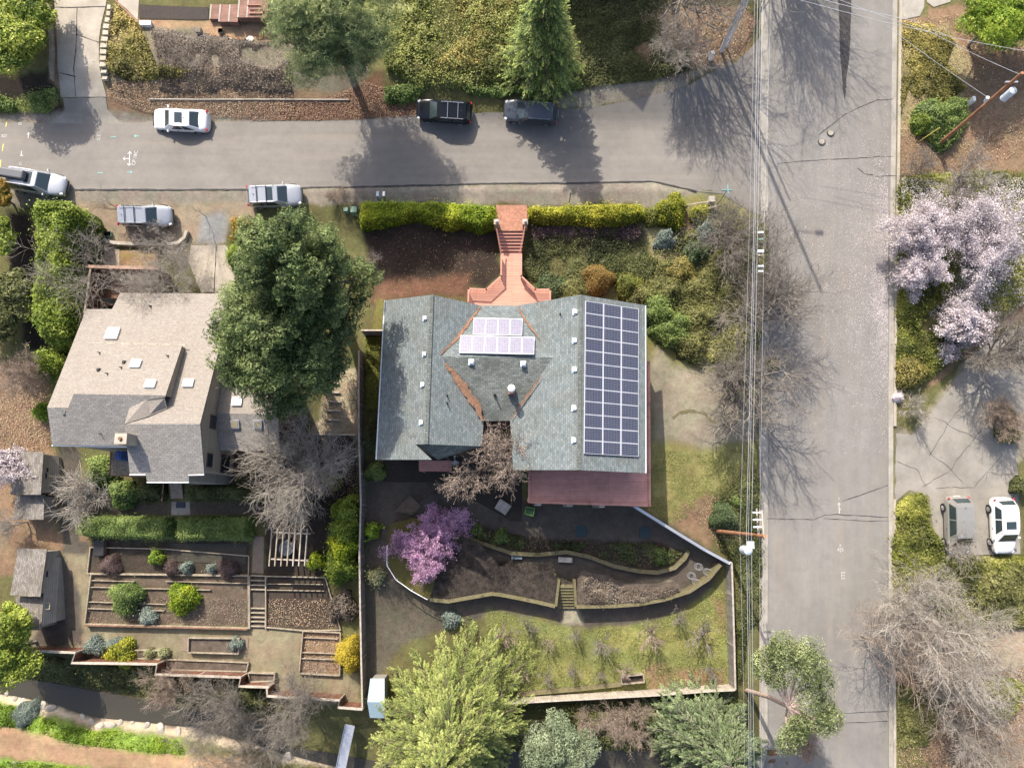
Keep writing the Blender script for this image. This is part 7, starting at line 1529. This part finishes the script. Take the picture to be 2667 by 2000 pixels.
for lb, pts, n, mt, sz in (('brown fallen leaves on the bank at the top of the side street', S('C',(1100,100),(1960,60),(2000,250),(1820,500),(1500,640),(1200,620)), 22000, 'litter', .1),
    ('brown fallen leaves on the right-hand bank', S('D',(1140,160),(2250,60),(2250,1200),(1700,1300),(1140,1500)), 26000, 'litter', .11), ('brown leaf litter in the lower right woods', S('P',(1110,900),(2250,860),(2250,1700),(1120,1700)), 42000, 'litter', .12),
    ('reddish leaf litter under the big pine', S('B',(-100,780),(600,790),(900,640),(1080,700),(1320,830),(1330,920),(850,945),(0,955)), 22000, 'redlitter', .09), ('leaf litter on the bank above the white sedan', S('A',(850,520),(2300,520),(2300,900),(1200,900),(850,760)), 22000, 'litter', .1),
    ('leaf litter between the tan house and the boundary fence', S('J',(900,60),(1150,60),(1150,1050),(560,1050),(540,560),(880,540)), 14000, 'litter', .09), ('leaf litter on the street-side strip', S('K',(1750,1100),(2250,950),(2370,1659),(2111,1540)), 12000, 'litter', .09),
    ('leaf litter left of the tan house', S('I',(-100,-100),(370,0),(370,320),(400,640),(300,680),(-100,680)), 11000, 'litter', .11), ('leaf litter on the dark slope before the house', S('F',(1250,420),(2111,430))+S('G',(450,650),(450,800),(200,900))+S('F',(1750,960),(1380,990)), 2500, 'redlitter', .09),
    ('dead leaves filling the tiered bed', S('N',(420,575),(720,590),(720,920),(400,905)), 5000, 'litter', .1), ('dead leaves on the dim bed', S('N',(140,330),(600,330),(700,560),(140,540)), 5000, 'litter', .1), ('dead stalks on the terraced bed', S('M',(700,300),(1960,330),(1950,540),(690,515)), 7000, 'scrub', .1),
    ('leaf litter along the roadside', S('A',(850,780),(2200,800),(2200,940),(1200,905)), 8000, 'litter', .08), ('mulch crumbs on the dark garden beds', S('K',(0,1270),(1760,1470),(1500,1610),(0,1330)), 3000, 'litter', .07), ('fallen leaves in the lower curved garden', S('N',(1420,320),(1900,100))+S('O',(440,120),(430,370),(130,310)), 2600, 'litter', .08)):
    _k[0] += 1; scatter('fallen_leaves', wp(pts), int(n*.38), sz*.72, LM[mt], _k[0], lb, 'fallen leaves', h=.05, tall=.05)
scatter('lawn_grass', wp(S('N',(1850,420),(2111,440))+S('O',(0,440),(480,550),(700,570),(1000,550),(1500,420),(1700,250),(1790,300),(1830,1000),(1250,1030),(650,1070),(130,1100),(-150,900),(-100,600))), 30000, .10, LM['lawnleaf'], 301, 'short patchy grass of the fruit-tree lawn', 'grass', h=.03, up=1.0, asp=.35, tall=.06, dens=lambda x, y: np.clip((fbm(x, y, .7, 4)-.3)*2.5, .05, 1))
scatter('lawn_grass', wp(S('K',(1480,650),(1900,700),(2150,660),(2330,660),(2200,900),(2000,1100),(1660,1250),(1480,1100))), 12000, .09, LM['lawnleaf'], 302, 'mossy grass growing over the lower end of the worn driveway', 'grass', h=.03, up=1.0, asp=.35, tall=.05, dens=lambda x, y: np.clip((fbm(x, y, .9, 4)-.35)*2.5, .02, 1))
pp = wp([(2000,-20),(2312,-20),(2312,1180),(2000,1180)]); xr = W(2312,600).x; yc = W(2200,720).y
scatter('fallen_petals', pp, 110000, .048, LM['petal'], 77, 'pale fallen petals drifting over the right side of the street', 'fallen petals', h=.05, up=8, dens=lambda x, y: np.clip(np.exp(-np.maximum(0, xr-x)/1.2)*np.exp(-((y-yc)/7.0)**2)+.03*np.exp(-((y-yc)/12)**2), 0, 1)*(.4+fbm(x, y, 1.2, 3)))
scatter('fallen_petals', wp(S('H',(1125,60),(2200,60),(2200,1000),(1500,1300),(1120,900))), 20000, .07, LM['petal'], 78, 'pale fallen petals on the ivy under the flowering trees', 'fallen petals', h=.5, up=3)

# ---------------------------------------------------------------- bare trees
K5 = dict(levels=4, kids=(9,7,6,5), wob=.10, minr=.009, ratio=.62); K4 = dict(levels=4, kids=(7,5,4,3), wob=.16, minr=.009)
bare_tree('bare_tree', 200, 665, 4.3, 6.8, 'grey bare tree with twigs over the laurel row and the courtyard', 41, BP, r0=.09, l0=.25, dens=.6, spread=1.2, flat=.6, **{**K5, 'ratio':.76})
bare_tree('bare_tree', 400, 710, 3.8, 6.0, 'grey bare tree arching over the upper edge of the tan roof', 42, BP, r0=.10, l0=.25, spread=1.2, flat=.6, **{**K5, 'ratio':.74})
bare_tree('bare_tree', 395, 605, 2.2, 4.0, 'twiggy bare shrub in front of the light silver wagon', 43, BP, r0=.06, l0=.2, spread=1.2, flat=.4, **K4)
bare_tree('bare_tree', 282, 520, 2.5, 4.6, 'thin sparse bare tree with upright branches beside the light silver wagon', 44, BD, r0=.05, l0=.25, spread=.5, levels=3, kids=(4,4,4))
bare_tree('bare_tree', 500, 530, 2.5, 4.6, 'thin sparse bare tree right of the curved stone wall', 45, BP, r0=.04, l0=.25, spread=.6, levels=3, kids=(4,4,4))
bare_tree('bare_tree', 45, 960, 3.5, 6, 'brownish bare tree at the left edge beside the tan house', 46, BT, r0=.1, l0=.25, spread=1.0, flat=.3, **K5)
bare_tree('bare_tree', 198, 1300, 2.8, 4.6, 'pale bare tree with spreading branches over the upper shed', 47, M['bark_white'], r0=.15, l0=.22, spread=1.1, flat=.5, ratio=.75, wob=.1, minr=.014, levels=3, kids=(14,8,5))
bare_tree('bare_tree', 5, 1360, 3, 5, 'thin bare tree at the left edge between the sheds', 48, BP, r0=.08, l0=.25, spread=1.0, **K4)
bare_tree('blossom_tree', -5, 1210, 3, 4.5, 'pale pink blossoming tree at the left edge by the upper shed', 49, BT, blossom=(LM['magnolia'], 4, .1, .08), r0=.08, l0=.25, spread=1.0, **K4)
bare_tree('bare_tree', 800, 1205, 7, 11.5, 'large grey-brown bare tree between the tan house and the boundary fence', 50, BP, r0=.26, l0=.3, spread=1.0, flat=.3, lean=(-.1,-.15), levels=4, wob=.09, minr=.010, ratio=.62, kids=(11,8,6,4))
bare_tree('bare_tree', 750, 1315, 3.5, 5.0, 'whitish bare tree above the pergola', 51, M['bark_white'], r0=.08, l0=.25, spread=.8, **K5)
bare_tree('magnolia_tree', 1285, 1190, 8.5, 12, 'brown budding bare tree in the gap between the two wings of the roof', 52, M['bark_pink'], r0=.14, l0=.4, spread=1.1, flat=.1, blossom=(LM['scrub'], 1, .07, .05), **K5)
bare_tree('bare_tree', 425, 1800, 3, 5, 'pinkish bare tree below the middle of the zigzag fence', 53, BT, r0=.09, l0=.22, spread=.9, **K5)
bare_tree('bare_tree', 580, 1880, 5, 9, 'grey bare tree in the thicket by the creek, left one', 54, BK, r0=.12, l0=.25, spread=1.0, flat=.2, **K5)
bare_tree('bare_tree', 740, 1860, 5, 9, 'grey bare tree in the thicket by the creek, right one beside the footbridge', 55, BK, r0=.12, l0=.25, spread=1.0, flat=.2, **K5)
bare_tree('bare_tree', 660, 1970, 5, 9, 'grey bare tree in the thicket at the bottom edge', 56, BK, r0=.12, l0=.25, spread=1.0, flat=.2, **K5)
bare_tree('bare_tree', 1655, 1905, 4, 6.5, 'pinkish bare tree between the cypress and the blue-green cedar', 57, BT, r0=.13, l0=.22, spread=1.0, flat=.2, **K5)
bare_tree('bare_tree', 1535, 1900, 2.5, 4.5, 'small rusty bare bush right of the grey-green cypress', 58, BT, r0=.07, l0=.25, spread=.9, **K4)
bare_tree('bare_tree', 1800, 55, 4.5, 7.5, 'pale bare tree on the bank left of the two pale poles', 59, BP, r0=.12, l0=.25, spread=1.0, flat=.2, **K5)
bare_tree('bare_tree', 0, 0, 0, 12, 'tall bare tree above the street junction whose shadow spreads over the asphalt', 60, BK, at=(1755,20), r0=.34, l0=.25, spread=.8, levels=4, wob=.2, minr=.014, kids=(8,5,4,3))
bare_tree('bare_tree', 0, 0, 0, 15, 'tall bare tree beyond the top edge shading the side street', 61, BK, at=(1985,-170), r0=.32, l0=.25, spread=.8, levels=4, wob=.14, minr=.012, kids=(10,7,5,4))
bare_tree('bare_tree', 1930, 590, 4.5, 8, 'wide grey bare tree below the street corner reaching over the gutter', 62, BK, r0=.14, l0=.2, spread=1.05, flat=.3, levels=4, wob=.14, minr=.012, kids=(10,7,5,4))
bare_tree('bare_tree', 2030, 800, 6, 10, 'wide grey bare tree spreading over the side street, middle', 63, BK, r0=.24, l0=.2, spread=1.05, flat=.3, levels=4, wob=.14, minr=.012, kids=(10,7,5,4))
bare_tree('bare_tree', 1965, 960, 6, 11.5, 'grey bare tree by the gutter above the driveway that shades the street', 64, BK, r0=.32, l0=.22, spread=.9, flat=.2, levels=4, wob=.14, minr=.012, kids=(10,7,5,4))
bare_tree('bare_tree', 2470, 1610, 7, 11.5, 'large whitish bare tree over the lower right bank', 65, M['bark_white'], r0=.24, l0=.2, spread=1.05, flat=.35, levels=4, wob=.09, minr=.009, ratio=.62, kids=(11,8,6,4))
bare_tree('bare_tree', 2345, 1690, 6, 9.5, 'pale fine-twigged tree reaching over the right gutter', 66, BT, r0=.12, l0=.2, spread=1.0, flat=.3, levels=4, wob=.14, minr=.010, kids=(8,6,4,3))
bare_tree('bare_tree', 2600, 1730, 7, 11.5, 'whitish bare tree at the right edge below the parked cars', 67, M['bark_white'], r0=.2, l0=.2, spread=1.05, flat=.3, levels=4, wob=.09, minr=.009, ratio=.62, kids=(10,8,6,4))
bare_tree('bare_tree', 2470, 1830, 3, 5, 'stumpy pale bare tree in the lower right woods', 68, M['bark_white'], r0=.16, l0=.3, spread=1.0, flat=.4, **K4)
bare_tree('bare_tree', 2600, 1940, 6, 10, 'pale bare tree in the bottom right corner', 69, BP, r0=.15, l0=.25, spread=1.0, flat=.2, **K5)
bare_tree('bare_tree', 2560, 470, 3.5, 6, 'grey bare tree above the pink flowering trees', 70, BP, r0=.12, l0=.22, spread=1.1, flat=.4, levels=4, wob=.14, minr=.012, kids=(10,7,5,4))
bare_tree('bare_tree', 2430, 410, 2.5, 4, 'low bare shrub below the right bank pole', 71, BK, r0=.07, l0=.22, spread=1.1, flat=.3, **K4)
bare_tree('bare_tree', 2405, 1065, 2.2, 3.6, 'small white bare tree at the tip of the court planting', 72, M['bark_white'], r0=.06, l0=.22, spread=.9, **K4)
bare_tree('bare_tree', 2650, 1085, 3, 5.5, 'brownish bare tree at the right edge above the white SUV', 73, BT, r0=.1, l0=.22, spread=1.0, **K5)
bare_tree('bare_tree', 2655, 905, 5, 9.5, 'grey bare tree at the right edge whose shadow crosses the court', 86, BK, r0=.26, l0=.25, spread=.95, **K5)
bare_tree('bare_tree', 2510, 1420, 2.5, 4.5, 'fine bare tree in front of the warm silver minivan', 74, BP, r0=.06, l0=.22, spread=1.1, flat=.3, dens=.8, **K4)
bare_tree('bare_tree', 2110, 1930, 3, 5, 'bare scrub below the leaning pine at the bottom of the street', 75, BT, r0=.07, l0=.22, spread=1.0, **K5)
bare_tree('bare_tree', 870, 495, 1.2, 2.2, 'brown brush beside the pale silver SUV on the verge', 76, BT, r0=.04, l0=.2, spread=1.1, levels=4, kids=(6,6,5,4))
bare_tree('bare_tree', 975, 660, 1.5, 2.4, 'small whitish bare shrub poking out right of the big conifer', 79, BP, r0=.04, l0=.2, spread=1.0, levels=3, kids=(6,6,5))
bare_tree('blossom_tree', 1122, 1412, 3.0, 5.7, 'violet-pink flowering tree over the mossy terrace', 87, BD, blossom=(LM['redbud'], 7, .075, .09), r0=.1, l0=.2, spread=1.2, levels=4, kids=(9,6,5,4), flat=.5)
bare_tree('blossom_tree', 2455, 555, 3.8, 7.4, 'pale pink flowering tree beside the street, the upper left one', 81, BD, blossom=(LM['magnolia'], 5, .085, .13), r0=.14, l0=.2, spread=1.05, levels=4, kids=(9,6,5,4), flat=.45)
bare_tree('blossom_tree', 2585, 640, 3.8, 8.4, 'pale pink flowering tree, the large one at the right edge', 82, BD, blossom=(LM['magnolia'], 5, .085, .13), r0=.16, l0=.2, spread=1.05, levels=4, kids=(9,6,5,4), flat=.45)
bare_tree('blossom_tree', 2412, 700, 3.0, 4.8, 'pale pink flowering tree leaning over the petal-strewn gutter', 83, BD, blossom=(LM['magnolia'], 5, .085, .13), r0=.09, l0=.2, spread=1.0, levels=4, kids=(7,6,6,4), flat=.2)
bare_tree('blossom_tree', 2540, 845, 2.6, 4.8, 'pinkish flowering tree at the edge of the court, the lowest one', 84, BD, blossom=(LM['magnolia'], 5, .12, .1), r0=.09, l0=.2, spread=.9, levels=4, kids=(7,6,6,4), flat=.2)
# fruit trees: three grown once, the rest are copies
fr = [(1372,1628,'bare young fruit tree top left on the lawn, shadow split in two',1.0,0),(1425,1660,'bare young fruit tree second from the left near the top of the lawn',.8,1),(1495,1640,'bare young fruit tree in the middle below the garden steps',.9,2),(1558,1660,'bare young fruit tree right of the garden steps',1.1,0),(1693,1636,'largest bare fruit tree, on the dark patch right of centre',1.45,1),(1762,1598,'pinkish bare fruit tree just below the curved wall',1.0,2),(1825,1640,'wide bare fruit tree near the street-side fence',1.4,0),(1312,1648,'grey bare fruit tree at the upper left edge of the lawn',1.2,1),(1488,1735,'bare fruit tree on the bright yellow-green patch',.95,2),(1418,1755,'small bare fruit tree lower left, left of the yellow patch',.8,0),(1358,1738,'reddish small bare fruit tree at the left end near the cedar',.8,1),(1562,1748,'small bare fruit tree left of the raised planter',.7,2),(1845,1728,'pale small bare fruit tree in the lower right of the lawn',.8,0),(1630,1735,'pale espaliered fruit tree behind the raised planter',.9,1)]
pro = {}
for i, (x, y, lb, s_, v_) in enumerate(fr):
    p = W(x, y+6, 0)
    if v_ not in pro:
        o = bare_tree('fruit_tree', 0, 0, 0, 3.1, lb, 90+v_, BK if v_ != 1 else BT, group='young fruit trees on the lawn', at=(x, y+6), r0=.07, l0=.36, spread=.8, levels=3, kids=(7,4,3), wob=.14, minr=.016); pro[v_] = o
        for c in o.children: c.location = (0,0,0); c.data.transform(Matrix.Translation(-Vector(o.location)))
        o.scale = (s_,)*3
    else:
        src = pro[v_]; o = src.copy(); COL.objects.link(o); o.location = p; o['label'] = lb; o.rotation_euler = (0,0,i*1.3); o.scale = (s_,)*3
        for ch in src.children: c = ch.copy(); COL.objects.link(c); c.parent = o

# pale boulders on the creek bank
rsr = np.random.RandomState(5)
bp_ = (S('M',(650,1255),(720,1290),(780,1330),(860,1320),(940,1300),(1040,1300),(1150,1320),(1260,1350),(1400,1370),(400,1190),(330,1170),(120,1100),(60,1060))+S('N',(100,1490),(300,1560),(450,1580)))
rank = np.argsort(np.argsort([p[0] for p in bp_]))
for i, (x, y) in enumerate(bp_):
    q = W(x, y); bm = bmesh.new(); bmesh.ops.create_icosphere(bm, subdivisions=3, radius=1)
    for v in bm.verts: v.co *= 1+.22*float(fbm(v.co.x*1.3+i, v.co.y*1.3+v.co.z, .9, 3)-.5)*2
    sc = rsr.uniform(.16,.42); me = bpy.data.meshes.new('boulder'); bm.to_mesh(me); bm.free(); me.transform(Matrix.Translation(q) @ Matrix.Rotation(rsr.rand()*6,4,'Z') @ Matrix.Diagonal((sc*1.5,sc,sc*.45,1)))
    me.materials.append(M['stone']); link('boulder', me, loc=q, label='pale boulder on the far creek bank, %s from the left' % ('first','second','third','fourth','fifth','sixth','seventh','eighth','ninth','tenth','eleventh','twelfth','thirteenth','fourteenth','fifteenth','sixteenth')[rank[i]], cat='boulder', group='pale boulders along the creek')
